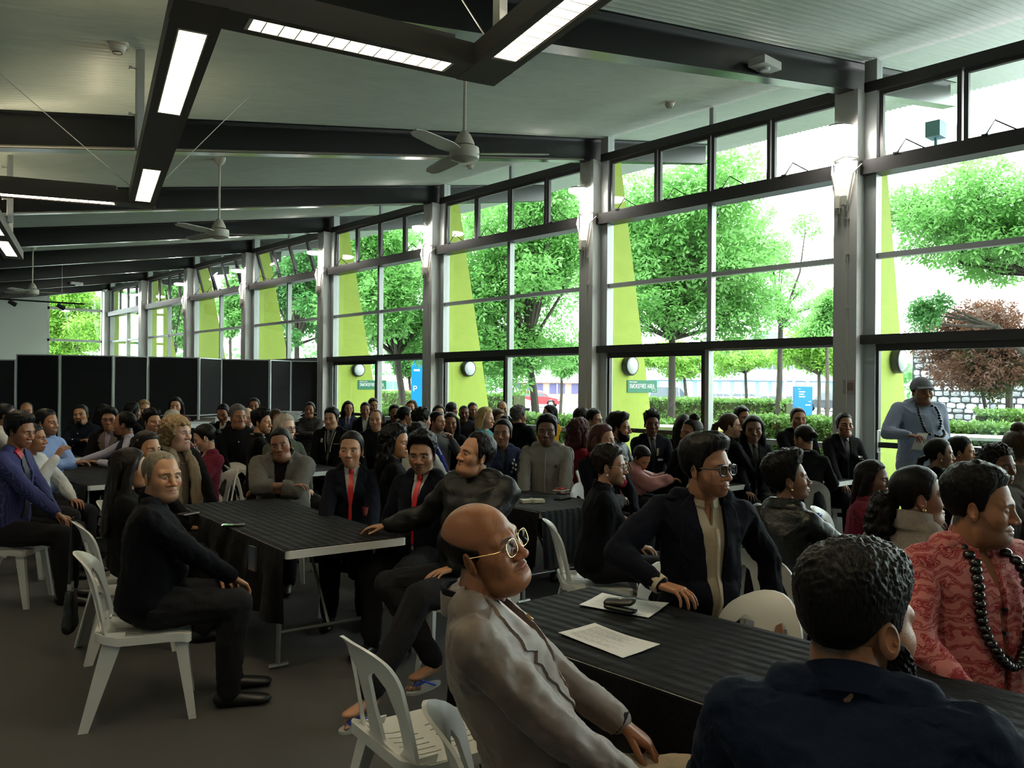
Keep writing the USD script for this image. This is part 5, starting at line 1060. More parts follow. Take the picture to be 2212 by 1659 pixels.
        for s in (1, -1): m = MB(); ps = [pl(s, a) for a in np.linspace(0, 2*np.pi, 25)[:-1]]; c = np.mean(ps, 0); k = len(ps); m.add(ps+[c], [(i, (i+1) % k, k) for i in range(k)]); obj('lens', m, lens_glass, gp_, smooth=False)
    ctx = dict(t=t, H=H, S=S, R=R, hl=hl, N=N, up=up, lat=lat, fwd=fwd, TR=TR, tl=tl, sh=sh, EL=EL, WR=WR, AN=AN, KN=KN, FD=FD, F=F, tv=tv, tf=tf, prism=front_prism, ring=ring, nr=nr, E=E, P=P, fm=fm, loc=loc, rzb=rzb, sv=locals().get('sv'), sf=locals().get('sf'), d=d, seed=seed, ch=ch, wa=wa, pel=pel)
    for ex in extras: ex(ctx)
    if chair and not stand: place_chair(loc[0], loc[1], rzb, 'white plastic chair under the '+label if len(label.split()) < 12 else 'white plastic chair under the '+' '.join(label.split()[:11]))
    PEOPLE.append((label, loc, ctx)); return ctx
HAIR_STYLE = dict(short=dict(top=.022, side=.007, back=.009, front=.014), buzz=dict(top=.003, side=.002, back=.002, front=.002, amp=.001), crop=dict(top=.009, side=.005, back=.005, front=.007, amp=.002), quiff=dict(top=.030, side=.005, back=.008, front=.030, amp=.006, quiff=.010), curlytop=dict(top=.040, side=.006, back=.008, front=.036, amp=.012, sc=110.),
    sleek=dict(top=.010, side=.009, back=.010, front=.008, amp=.0015, str=.4), bob=dict(top=.022, side=.024, back=.024, front=.016, len=.10, amp=.003), long=dict(top=.016, side=.020, back=.020, front=.012, len=.30, amp=.003), curlylong=dict(top=.03, side=.03, back=.04, front=.015, len=.24, amp=.010, sc=100., wide=1.25, wav=.03, wsc=30., curly=True),
    bun=dict(top=.010, side=.009, back=.010, front=.008, amp=.0015, bun=(-.05, 0, .125, .038)), lowbun=dict(top=.010, side=.009, back=.012, front=.008, amp=.0015, bun=(-.125, 0, .0, .034)), pony=dict(top=.011, side=.010, back=.012, front=.008, amp=.002, tail=.30), fringe=dict(top=.0, side=.004, back=.004, front=.0, amp=.001), curly=dict(top=.02, side=.02, back=.02, front=.012, amp=.006, puff=1.0), pixie=dict(top=.026, side=.010, back=.012, front=.022, amp=.006))
# ------------------------------------------------------------------ the people in the hall
NAVY, BLACK, CHAR = (.0038, .0048, .0095), (.0024, .0024, .0028), (.006, .0065, .0075)
WHT = ((.46, .46, .45), 'cotton'); RED = ((.52, .012, .016), 'satin'); GREYSHIRT = ((.30, .30, .30), 'cotton')
def school(tie=RED, blazer=NAVY, sh=WHT): return dict(top=(blazer, 'wool'), shirt=sh, vee=(.27, .062), tie=tie, collar=sh, lapel=('self',))
def suit(c, sh, vee=(.30, .07), tie=None): return dict(top=(c, 'wool'), shirt=sh, vee=vee, tie=tie, collar=sh, lapel=('self',))
def decal(poly, m, name, h=.006, label=None):
    def f(c):
        big = to_man(c['tv']+vnormals(c['tv'], c['tf'])*h, c['tf']); pr = big^c['prism'](poly, .34); a, b = mesh_of(pr)
        if len(a): obj(name, (a, b), m if not isinstance(m, tuple) else mat(m[0], m[1], .5), c['t'], smooth=40, label=label)
    return f
def rect(x, y, w, h): return [(x-w/2, y-h/2), (x+w/2, y-h/2), (x+w/2, y+h/2), (x-w/2, y+h/2)]
def necklace(n, r, m, drop, name, wide=.10, bead='bead'):
    """a string of beads round the neck, hanging to DROP below the neck base"""
    def f(c):
        N, up, lat, fwd = c['N'], c['up'], c['lat'], c['fwd']; m_ = MB(); tm = trimesh.Trimesh(c['tv'], c['tf'], process=False); P = []
        for k in range(n):
            a = 2*math.pi*(k+.5)/n; ca = .5+.5*math.cos(a); dn = drop*(1-ca)**1.0 if False else drop*(.5-.5*math.cos(a)); wd = wide*math.sin(a)*(1.0-.25*(.5-.5*math.cos(a)))
            P.append((wd, dn, a))
        verts = c['tv']; rel = verts-N; la, ua, fa = rel@lat, rel@up, rel@fwd
        k_ = []
        for wd, dn, a in P:
            front = dn > .06; msk = (np.abs(la-wd) < .03) & (np.abs(ua+dn-.03) < .035) & (fa > 0 if front else fa > -1)
            fx = fa[msk].max()+r*.7 if front and msk.any() else -.05+.14*min(1, dn/.06); zz = -dn+.035
            if front and not msk.any(): fx = .11
            bp_ = N+lat*wd+up*zz+fwd*fx
            if r > .018:
                if not k_: k_.append(thing(name, parent=c['t']))
                obj('bead', MB().ell(bp_, (r, r, r*.85), 2), m, k_[0], smooth=True)
            else: m_.ell(bp_, (r, r, r*.9), 1)
        if not k_: tag(obj(name, m_, m, c['t'], smooth=True), kind='stuff')
    return f
def buttons(zs, m, x=0.0, r=.007):
    def f(c):
        for z in zs: decal([(x+r*math.cos(a), z+r*math.sin(a)) for a in np.linspace(0, 2*np.pi, 9)[:-1]], m, 'button', .010)(c)
    return f
def scarf(color, kind='cotton', drop=.45):
    def f(c):
        N, up, lat, fwd = c['N'], c['up'], c['lat'], c['fwd']; A = []
        th = np.radians(np.linspace(40, 320, 9)); pts = [(N+up*(.02-.03*math.cos(q))+fwd*math.cos(q)*.085+lat*math.sin(q)*.095, .030) for q in th]; A += chain(pts)
        for s in (1, -1): A += [hull(ball(N+fwd*.08+lat*s*.06-up*.02, (.028, .035, .03), c['TR']), ball(c['ch']+fwd*.155+lat*s*.085, (.022, .045, .04), c['TR'])), hull(ball(c['ch']+fwd*.155+lat*s*.085, (.022, .045, .04), c['TR']), ball(N-up*drop+fwd*.17+lat*s*.09, (.018, .05, .03), c['TR']))]
        v, f_ = soft(union(A), .018, 3); obj('scarf', (wrinkle(v, f_, .014, 26., 5, (1, 1, .25)), f_), fabric(color, kind), c['t'], smooth=True)
    return f
def earring(m=gold, r=.006):
    def f(c):
        m_ = MB()
        for s in (1, -1): m_.ell(c['H']((-.004, s*.083, -.046)), (r,)*3, 1)
        obj('earring', m_, m, c['t'])
    return f
def zc_of(px, py, d): return gp(px, py, d=d)[2]
def sit(label, px, py, hp, head=0, body=None, zr=(1.10, 1.27), dd=None, **k):
    """a seated person whose head is HP pixels tall"""
    d = .252*k.get('hs', 1.0)*FPX/hp; z = zc_of(px, py, d); s = (py-zc_hor(px))/FPX
    if z < zr[0] and s > 0: d = (EYE-zr[0])/s
    if z > zr[1] and s > 0: d = min((EYE-zr[1])/s, d*1.2)
    if dd: k['hs'] = min(1.15, k.get('hs', 1.0)*max(1, hp*dd/(.252*k.get('hs', 1.0)*FPX))); d = dd
    X_ = gp(px, py, d=d)[0]
    if X_ > 8.66: d *= 8.66/X_
    return person(label, px, py, d, head, body, **k)
def zc_hor(px): return IMH/2-FPX*((-(FW[2]+RT[2]*(px-IMW/2)/FPX))/UP[2])
Wp = lambda *a, **k: ('w', gp(*a, **k))
KUKUI = bead_black; white_thread = mat('white_print', (.7, .7, .7), .7)
# ---- nearest: round the front right table
suit_tan = mat('taupe_suit', (.150, .112, .090), .5, bump=(600., .0006), sheen=.2)
person('bald older man in a taupe suit and gold wire glasses leaning back', 1048, 1184, 2.2, head=60, body=96, pitch=15, roll=15, lean=-.17, skin=(.27, .105, .045), hair='fringe', hc='dark', hair_kw=dict(cover=.5), glasses='wire', top=(suit_tan, 'wool'), shirt=((.004, .004, .005), 'cotton'), vee=(.36, .075), tie=((.46, .26, .27), 'satin'), collar=((.010, .010, .014), 'cotton'), lapel=('self',),
       legs=(.36, .30, .22), arms=((np.array([.30, .14, .66]), (-.2, .8, -.4)), (np.array([.26, -.16, .62]), (-.5, -.8, -.3))), fat=1.12, sw=1.02, wr=.85, face=dict(fat=1.06, jaw=1.02, nw=1.25, lip=1.25, brow=1.1), extras=(buttons([-.42], shoe_black, .03, .013), decal([(.05, -.10), (.058, -.10), (.058, -.12), (.05, -.12)], gold, 'lapel_pin', .014)), turn=-4)
navy_cotton = fabric((.006, .011, .026), 'cotton')
person('bearded man in a navy shirt with his back turned, bottom right corner', 1850, 1345, 1.62, head=116, body=150, pitch=-2, lean=.13, side=.03, skin=(.30, .13, .062), hair='quiff', hc='black', beard='full', top=(navy_cotton, 'cotton'), arms=('table', 'table'), fat=1.28, sw=1.16, wr=1.2, hair_kw=dict(side=.004, back=.006, top=.028, front=.028, amp=.0035, sc=230., quiff=.006, low=-.022), face=dict(fat=1.12, jaw=1.08), hs=1.10, extras=(lambda c: c['ring'](navy_cotton, c['nr']+.006, .055, .010, 12, .03),))
red_floral = patterned_fabric('red_floral_cotton', lin(152, 42, 50), lin(200, 124, 120), 'floral', 46.)
person('man in a red floral shirt with a black bead garland, right edge', 2118, 1095, 2.95, head=52, body=12, pitch=-2, lean=.02, skin=(.31, .135, .066), hair='short', hc='black', top=(red_floral, 'cotton'), beard='stubble', arms=((np.array([.26, .22, .66]), (-.4, .8, -.3)), (np.array([.26, -.22, .66]), (-.4, -.8, -.3))), fat=1.12, sw=1.14, hs=1.06, wr=.9, vee=(.13, .04), shirt=((.25, .125, .075), 'cotton'), collar=(red_floral, 'cotton'), face=dict(jaw=1.12, nw=1.3, brow=1.25), hair_kw=dict(top=.03, front=.026, side=.006), extras=(necklace(46, .021, KUKUI, .42, 'kukui_garland', .115), buttons([-.20, -.28, -.36], shoe_black, .0)))
cream = mat('cream_shirt', (.42, .36, .26), .75, bump=(45., .003))
person('man in a dark blazer and cream shirt with thick black glasses', 1528, 1012, 3.70, head=42, body=14, pitch=1, side=.04, lean=.02, skin=(.33, .15, .075), hair='quiff', hc='black', beard='stubble', glasses='black', top=((.0045, .0055, .011), 'wool'), shirt=(cream, 'cotton'), vee=(.62, .085), opn=(.11, .040), collar=(cream, 'cotton'), lapel=('self',), arms=((np.array([.05, .36, .66]), (-.6, .8, 0)), ('w', gp(1425, 1262, d=3.42), (-.3, -.9, -.2), (.8, .5, -.1))), fat=1.15, sw=1.16, hs=1.06, legs=(.26, .21, .14), hair_kw=dict(top=.034, front=.032, side=.012, back=.016, amp=.003), face=dict(fat=1.05, jaw=1.05), extras=(decal([(.008, -.12), (.022, -.12), (.024, -.5), (.010, -.5)], ('x_placket', (.40, .34, .25)), 'placket', .002),))
# ---- left foreground
person('grey-haired man in a black zip jacket on the nearest left chair', 349, 1029, 4.28, head=56, body=112, lean=.07, skin=(.36, .175, .088), hair='short', hc='warmgrey', top=((.0030, .0034, .006), 'cotton'), arms=((np.array([.36, .10, .66]), (-.2, .9, -.2)), (np.array([.42, -.06, .66]), (-.2, -.9, -.3))), fat=1.16, sw=1.05, beard='stubble', hair_kw=dict(top=.007, side=.004, back=.005, front=.004, recede=.5, amp=.0015), face=dict(fat=1.1, brow=1.3), extras=(lambda c: c['ring'](c['fm'], c['nr']+.004, .055, .008, 25, .02, 'stand_collar'),))
jand = mat('jandal_blue', lin(20, 70, 190), .5)
def jandals(c):
    for s in (0, 1):
        A, fd = c['AN'][s], c['FD'][s]; sd = np.array([-fd[1], fd[0], 0]); m = MB(); o = np.array([A[0], A[1], 0]); out = [o+fd*(.07+.13*math.cos(q))+sd*(.045*math.sin(q)*(1+.15*math.cos(q))) for q in np.linspace(0, 2*np.pi, 20)[:-1]]
        m.prism(out, (0, 0, .001), (0, 0, .016)); obj('jandal_sole', m, mat('jandal_sole_pale', (.4, .4, .38), .7), c['t']); m = MB()
        for k in (1, -1): m.tube([o+fd*.15+[0, 0, .03], o+fd*.09+sd*k*.03+[0, 0, .055], o+fd*.02+sd*k*.042+[0, 0, .02]], .007, 6)
        obj('jandal_strap', m, jand, c['t'])
        m = MB()
        for j, (yy, L_) in enumerate(((.022, .018), (.008, .014), (-.006, .013), (-.018, .011), (-.028, .010))): m.ell(o+fd*(.175-.012*j)+sd*yy*(1 if s == 0 else -1)+[0, 0, .030], (L_, .010-.0008*j, .011), 1, np.stack([fd, sd, [0, 0, 1]], 1))
        obj('toes', m, mat('toe_skin', (.28, .14, .082), .5), c['t'], smooth=True)
person('man in a black puffer jacket looking up, arm along the table', 1026, 984, 4.88, head=-56, body=-38, pitch=12, roll=-6, side=0, lean=-.03, skin=(.36, .175, .092), hair='short', hc='black', top=((.0042, .0045, .0045), 'puffer'), puffy=1.0, arms=(('lap'), ('w', gp(842, 1135, z=.80), (-.1, -.6, -.8), (.55, -.95, -.12))), curl=.35, fat=1.18, sw=1.14, hair_kw=dict(top=.022, side=.011, back=.014, front=.012, recede=.8), shoes=False, extras=(jandals, lambda c: c['ring'](c['fm'], c['nr']+.006, .06, .014, 30, .02, 'stand_collar')), leg_pose=[gp(905, 1290, d=4.38), gp(838, 1262, d=4.72), gp(800, 1497, d=4.12), gp(935, 1425, d=4.62), 'W'], face=dict(fat=1.1, nw=1.3))
pin = patterned_fabric('blue_pinstripe', lin(28, 32, 86), lin(70, 74, 130), 'stripe', 160.)
person('young man in a blue pinstripe jacket on a chair at the left edge', 44, 932, 6.3, head=82, body=96, lean=.08, skin='brown', hair='curlytop', hc='black', pitch=-10, top=(pin, 'wool'), arms=('lap', (np.array([.40, -.06, .66]), (-.3, -.8, -.3))), shirt=WHT, vee=(.34, .05), hair_kw=dict(top=.034, amp=.006, side=.016, back=.018), extras=(decal([(-.10, .01), (-.05, .03), (-.03, -.02), (-.08, -.05)], ('red_braid', (.45, .01, .02)), 'braid', .012), decal([(-.07, -.02), (-.03, 0), (-.01, -.5), (-.07, -.5)], ('navy_facing', (.006, .007, .016)), 'facing', .010)))
sit('person in a white shirt behind the pinstripe jacket, fist at the mouth', 72, 948, 62, 100, 85, skin='brown', hair='short', top=WHT, arms=('lap', 'chin'), hair_kw=dict(top=.012))
sit('person in a cream jacket cut off by the left edge', 12, 898, 60, 120, 120, skin='deep', hair='short', top=((.42, .39, .34), 'wool'), hair_kw=dict(top=.012, side=.010), extras=(lambda c: c['ring'](fabric((.06, .01, .01)), c['nr']+.012, .012, .008, 20, .02, 'collar_trim'),))
sit('balding man with a dark beard behind the left table', 57, 888, 42, 25, 20, skin='tan', hair='buzz', hc='black', beard='short', top=(BLACK, 'cotton'), hair_kw=dict(recede=1.4))
gingham = patterned_fabric('blue_gingham', lin(150, 170, 205), lin(92, 120, 176), 'check', 420.)
sit('man in profile in a pale blue gingham shirt with folded arms', 101, 914, 58, 82, 70, skin='brown', hair='short', hc='black', top=(gingham, 'cotton'), arms=('crossed', 'crossed'), collar=(gingham, 'cotton'), beard='stubble', hair_kw=dict(top=.015, front=.010), dd=8.0)
sit('man in a navy jacket with folded arms before the display boards', 175, 896, 43, 6, 4, roll=6, skin='tan', hair='crop', top=((.0045,.006,.012), 'cotton'), arms=('crossed', 'crossed'), beard='goatee', fat=1.12, extras=(buttons([-.12, -.2, -.28], white_thread),), dd=11.3)
sit('dark-haired woman turned away behind the man with glasses', 224, 897, 44, 170, 170, fem=True, hair='long', top=(NAVY, 'cotton'), dd=11.7)
sit('young man with glasses and a lavender scarf beside the leather vest', 236, 907, 46, 18, 10, skin='brown', hair='quiff', glasses='dark', top=(BLACK, 'wool'), shirt=((.26, .22, .32), 'cotton'), vee=(.30, .045), collar=((.26, .22, .32), 'cotton'), lapel=((.10, .075, .06), 'wool'), hair_kw=dict(top=.036, front=.034))
lav = mat('lavender_shirt', lin(168, 166, 190), .75, bump=(45., .003))
def vest(c):
    v, f = soft(union([hull(ball(c['pel'], (.15, .2, .1), c['TR']), ball(c['ch'], (.148, .196, .13), c['TR'])), hull(ball(c['ch'], (.145, .192, .13), c['TR']), ball(c['N']-c['up']*.02, (.08, .10, .05), c['TR']))]), .03, 4); obj('leather_vest', (wrinkle(v, f, .012, 12., 3), f), fabric((.006, .0055, .005), 'leather'), c['t'], smooth=True)
sit('man in profile in a leather vest and lavender shirt reaching over the table', 268, 917, 54, -80, -62, skin='brown', hair='crop', hc='black', lean=.12, top=(lav, 'cotton'), arms=(('w', gp(215, 999, z=.79), (0, .6, -.7)), ('w', gp(178, 995, z=.79), (0, -.6, -.7))), curl=.2, extras=(vest,), hair_kw=dict(recede=1.2), beard='goatee', dd=9.4)
sit('person with dark hair half hidden behind the leather vest', 288, 890, 42, 150, 150, hair='bob', fem=True, top=(BLACK, 'cotton'))
sit('blond person in front of the narrow display board', 311, 884, 38, 40, 30, hair='short', hc='sandy', skin='olive', top=(CHAR, 'cotton'), hair_kw=dict(top=.028, front=.028))
sit('young man with a high curly top behind the curly-haired woman', 329, 912, 48, 55, 60, skin='tan', hair='curlytop', top=((.03, .03, .032), 'cotton'))
sit('long-haired woman seated alone by the display boards', 380, 878, 40, 12, 0, skin='olive', fem=True, hair='long', hc='dark', top=((.05, .012, .018), 'knit'), zr=(1.12, 1.34))
sit('grey-blond head just showing above the curly-haired woman', 374, 908, 42, 160, 160, fem=True, hair='bob', hc='greyblond', skin='fair', top=((.10, .01, .015), 'knit'))
brown_top = patterned_fabric('brown_knit', lin(92, 76, 62), lin(118, 98, 78), 'blotch', 60.)
person('woman with curly sandy hair, tan scarf and beads facing right', 384, 936, 6.9, head=72, body=50, skin=(.46, .26, .185), fem=True, hair='curly', hc='sandy', top=(BLACK, 'knit'), shirt=(brown_top, 'cotton'), vee=(.6, .075), arms=('low', 'low'), fat=1.15, hs=1.10, extras=(scarf((.26, .20, .13)), necklace(30, .006, mat('bronze_bead', (.16, .10, .05), .3, .6), .16, 'bead_necklace', .075), earring()))
sit('dark-haired woman behind the grey-haired man, forehead showing', 318, 972, 76, 60, 100, zr=(1.08, 1.25), skin='tan', fem=True, hair='long', hc='dark', top=(BLACK, 'knit'), hair_kw=dict(len=.42, wide=1.15), dd=6.0)
sit('woman with long brown hair seen from behind beside the grey-haired man', 283, 1014, 86, 125, 125, zr=(1.08, 1.25), skin='tan', fem=True, hair='long', hc='dark', top=((.004, .0035, .0035), 'knit'), hair_kw=dict(len=.34))
# ---- behind the left table
sit('woman in a maroon blazer with a low bun looking down', 442, 946, 56, -72, -45, pitch=-22, skin='olive', fem=True, hair='lowbun', hc='black', top=((.11, .012, .024), 'wool'), arms=('low', 'low'), shirt=WHT, vee=(.2, .05))
sit('heavy-set man in a black polo smiling to the right', 514, 901, 48, 42, 25, skin='brown', hair='short', hc='saltpepper', top=(BLACK, 'cotton'), fat=1.2, collar=(BLACK, 'cotton'), extras=(buttons([-.14], white_thread),), dd=9.1)
sit('girl in a blazer looking down beside the stacked trays', 482, 893, 40, 0, 0, pitch=-18, skin='brown', fem=True, hair='sleek', top=(BLACK, 'wool'), shirt=WHT, vee=(.25, .05), collar=WHT)
sit('pale older man behind the heavy-set man', 534, 903, 44, 40, 30, skin='fair', hair='fringe', hc='grey', top=((.05, .05, .05), 'cotton'), dd=11.3)
sit('woman with a hairband in front of the display board', 549, 878, 38, 10, 0, skin='brown', fem=True, hair='sleek', top=(BLACK, 'cotton'), zr=(1.12, 1.34))
sit('young man in a black blazer with a striped collar in profile', 566, 913, 57, 78, 118, skin='tan', hair='quiff', hc='black', top=(BLACK, 'wool'), lean=.05, hair_kw=dict(top=.036, front=.034), extras=(lambda c: c['ring'](fabric((.35, .33, .28)), c['nr']+.016, .012, .006, 20, .02, 'collar_braid'),))
sit('girl holding a phone to her face behind the striped collar', 597, 907, 42, 50, 40, skin='tan', fem=True, hair='long', hc='brown', top=(CHAR, 'cotton'), arms=('chin', 'lap'))
sit('grey-haired person with glasses behind the woman in the grey cardigan', 617, 925, 46, 60, 40, skin='fair', hair='bob', fem=True, hc='greyblond', glasses='dark', top=((.06, .07, .05), 'cotton'), dd=8.3)
def big_collar(c): c['ring'](fabric((.105, .098, .088), 'knit'), c['nr']+.022, .10, .016, 42, .05, 'shawl_collar', flare=.02)
person('woman in a thick grey cardigan leaning on folded arms', 607, 960, 7.0, hs=1.08, head=4, body=6, roll=10, pitch=-4, lean=.16, skin=(.26, .12, .072), fem=True, hair='sleek', hc='black', top=((.105, .098, .088), 'knit'), shirt=((.010, .010, .011), 'knit'), vee=(.34, .065), arms=((np.array([.30, -.10, .80]), (.3, .9, -.3)), (np.array([.32, .10, .84]), (.3, -.9, -.3))), fat=1.3, sw=1.25, puffy=1.2, extras=(big_collar, earring(white_thread)))
floral = patterned_fabric('dark_patterned_dress', (.008, .007, .008), lin(120, 96, 86), 'blotch', 55.)
sit('woman in a dark patterned dress alone by the window column', 669, 886, 36, 2, 0, skin='brown', fem=True, hair='sleek', top=(floral, 'cotton'), arms=('crossed', 'crossed'), fat=1.15)
def piping(c):
    for s in (1, -1): decal([(s*.062, -.02), (s*.068, -.02), (s*.028, -.27), (s*.020, -.27)], ('cream_piping', (.4, .38, .3)), 'piping', .012)(c)
    decal(rect(.10, -.17, .08, .006), ('cream_piping', (.4, .38, .3)), 'pocket_braid', .010)(c); decal(rect(-.09, -.13, .03, .05), ('badge_white', (.5, .5, .5)), 'badge', .010)(c)
sit('broad schoolboy in a piped black blazer and dark tie', 716, 904, 48, -14, -5, pitch=-6, skin='olive', hair='short', fat=1.15, extras=(piping,), hair_kw=dict(front=.022), **school(((.012, .012, .014), 'satin'), BLACK, GREYSHIRT))
sit('schoolgirl with long hair and a striped tie near the window', 752, 883, 38, 22, 10, skin='tan', fem=True, hair='long', hc='dark', **school(((.04, .04, .10), 'satin'), (.02, .02, .045)))
sit('schoolgirl in an open white collar beside the fin wall', 789, 886, 38, 10, 5, skin='brown', fem=True, hair='sleek', top=(BLACK, 'wool'), shirt=WHT, vee=(.28, .06), collar=WHT, lapel=('self',))
sit('young man at the back in front of the lime wall', 806, 876, 35, 25, 20, skin='brown', hair='short', top=(BLACK, 'cotton'))
sit('man with receding short hair looking straight at the camera', 812, 907, 44, -2, 5, skin='olive', hair='buzz', hc='dark', top=((.006, .0065, .008), 'cotton'), hair_kw=dict(recede=.9, cover=.6))
crest = lambda x, y: decal([(x-.026, y+.03), (x-.012, y+.024), (x, y+.034), (x+.012, y+.024), (x+.026, y+.03), (x+.022, y-.01), (x+.012, y-.036), (x, y-.028), (x-.012, y-.036), (x-.022, y-.01)], ('dull_red_crest', (.14, .016, .02)), 'crest', .009)
person('schoolgirl with a red tie and hair parted in the middle', 759, 972, 6.2, hs=1.08, head=-2, body=8, skin=(.40, .21, .125), fem=True, hair='sleek', hc='dark', extras=(crest(.11, -.30), earring(white_thread, .005)), arms=('low', 'low'), sw=.86, **school())
person('schoolboy with a red tie, eyes lowered', 912, 981, 5.5, hs=1.05, head=-8, body=-22, pitch=-7, skin=(.25, .125, .070), hair='quiff', hc='black', arms=('side', 'side'), hair_kw=dict(top=.034, front=.030, side=.014), fat=1.05, **school())
sit('woman with a mass of black curly hair in profile', 857, 957, 70, 70, 110, skin='tan', fem=True, hair='curlylong', hc='black', top=(BLACK, 'knit'))
sit('boy in dark clothes in front of the lime fin edge', 852, 893, 35, 12, 0, skin='deep', hair='short', top=(CHAR, 'cotton'))
sit('person with hair slicked into a knot, facing away', 876, 899, 44, 115, 120, fem=True, hair='lowbun', top=((.02, .02, .045), 'cotton'), skin='tan')
sit('smiling woman with long brown hair at the window', 889, 880, 36, -12, 0, skin='tan', fem=True, hair='long', hc='brown', top=(CHAR, 'cotton'), extras=(lambda c: obj('hair_flower', MB().ell(c['H']((.03, -.08, .03)), (.02, .03, .03), 2), mat('flower_red', (.55, .08, .04), .6), c['t']),))
letters = mat('white_print', (.7, .7, .7), .7)
sit('person in a blue hoodie with white lettering, seen from behind', 912, 908, 54, 130, 140, skin='tan', hair='curlytop', top=((.028, .035, .20), 'cotton'), hood=True, hair_kw=dict(top=.036, side=.02, back=.024), extras=(lambda c: [obj('lettering', MB().box(-.004, .004, -.011, .011, -.011, .011).xf(c['TR'], c['sh'][1]*(1-k/9)+c['EL'][1]*(k/9)-c['lat']*.062), letters, c['t'], smooth=False) for k in range(1, 8)],))
sit('man with a faded haircut and white shirt seen from behind', 902, 944, 55, 155, 165, skin='tan', hair='quiff', hc='black', top=((.50, .49, .46), 'cotton'), hair_kw=dict(side=.002, back=.002, low=-.05))
sit('man with his hand at his chin and a ring', 945, 911, 44, 55, 40, skin='tan', hair='crop', top=((.12, .12, .125), 'cotton'), arms=('chin', 'lap'), beard='stubble')
sit('pale girl behind the man with his hand at his chin', 948, 893, 36, 15, 10, skin='light', fem=True, hair='long', hc='dark', top=(BLACK, 'cotton'))
sit('schoolgirl with a white collar left of the black down jacket', 973, 915, 46, 5, 0, skin='brown', fem=True, hair='long', hc='dark', top=(BLACK, 'wool'), shirt=WHT, vee=(.28, .05), collar=WHT, dd=10.5)
sit('person in a teal jacket turned away by the lime wall', 977, 885, 38, 130, 140, skin='brown', fem=True, hair='lowbun', top=((.05, .12, .13), 'cotton'))
sit('boy peeping over beside the black down jacket', 1002, 893, 34, 5, 0, skin='deep', hair='buzz', top=(CHAR, 'cotton'))
sit('woman in a black down jacket with cropped hair', 1021, 886, 37, 15, 10, skin='brown', hair='crop', top=(BLACK, 'puffer'), puffy=1., arms=('crossed', 'crossed'))
sit('blond woman in a teal jacket', 1050, 905, 44, 62, 60, skin='light', fem=True, hair='bob', hc='blond', top=((.06, .17, .18), 'cotton'), hair_kw=dict(top=.03, side=.034, back=.036))
sit('person with brown hair next to the blond woman', 1076, 908, 44, 40, 40, skin='tan', fem=True, hair='bob', hc='brown', top=(CHAR, 'cotton'), dd=11.1)
sit('balding man at the back in front of the window post', 1085, 884, 38, 5, 0, skin='tan', hair='buzz', top=(BLACK, 'cotton'), hair_kw=dict(recede=1.3))
pins = [decal([(x+.010*math.cos(a), y+.013*math.sin(a)) for a in np.linspace(0, 2*np.pi, 9)[:-1]], ('pin_silver', (.5, .48, .42)), 'pin', .012) for x, y in ((.10, -.12), (.075, -.155), (.11, -.17), (.08, -.20), (.105, -.215), (.07, -.24))]
person('girl with a high bun and badges on a navy blazer', 1086, 936, 8.3, hs=1.12, head=-14, body=12, skin=(.25, .125, .075), fem=True, hair='bun', hc='black', top=((.018, .024, .055), 'wool'), shirt=((.05, .05, .06), 'cotton'), vee=(.24, .045), lapel=('self',), extras=tuple(pins), arms=('low', 'low'))
sit('large man in a black coat turned away', 1121, 899, 50, 128, 140, skin='brown', hair='curlytop', hc='saltpepper', top=((.004, .004, .006), 'wool'), fat=1.35, sw=1.15, hair_kw=dict(top=.026, side=.016, back=.018))
sit('woman in a mustard top with long black hair at the window', 1186, 894, 42, -75, -60, skin='tan', fem=True, hair='long', hc='black', top=((.42, .22, .012), 'knit'), hair_kw=dict(len=.32))
def stripes(c):
    for s in (0, 1):
        for k in (-1, 0, 1):
            sgn = 1 if s == 0 else -1; m = MB(); off = c['lat']*sgn*.058; pts = [c['N']*.45+c['sh'][s]*.55+c['up']*.052+c['fwd']*k*.019, c['sh'][s]+c['up']*.058*.75+off*.72+c['fwd']*k*.020, c['sh'][s]*.6+c['EL'][s]*.4+off*1.02+c['fwd']*k*.019, c['sh'][s]*.15+c['EL'][s]*.85+off*.98+c['fwd']*k*.017]; m.tube(pts, .007, 6); obj('sleeve_stripe', m, shoe_black, c['t'])
logo3 = lambda c: [decal(p_, shoe_black, 'logo', .010)(c) for p_ in ([(.075, -.19), (.083, -.19), (.079, -.178)], [(.086, -.19), (.098, -.19), (.089, -.168), (.083, -.172)], [(.101, -.19), (.113, -.19), (.099, -.158), (.093, -.162)])]
person('man in a grey hooded top with three black sleeve stripes', 1181, 932, 7.7, hs=1.1, head=-8, body=-8, skin=(.13, .065, .042), hair='short', hc='black', top=((.19, .18, .165), 'cotton'), hood=True, arms=('low', 'low'), sw=1.08, fat=1.06, hair_kw=dict(top=.030, front=.022, side=.012), extras=(stripes, logo3, decal([(-.003, -.05), (.003, -.05), (.003, -.5), (-.003, -.5)], metal_grey, 'zip', .004)))
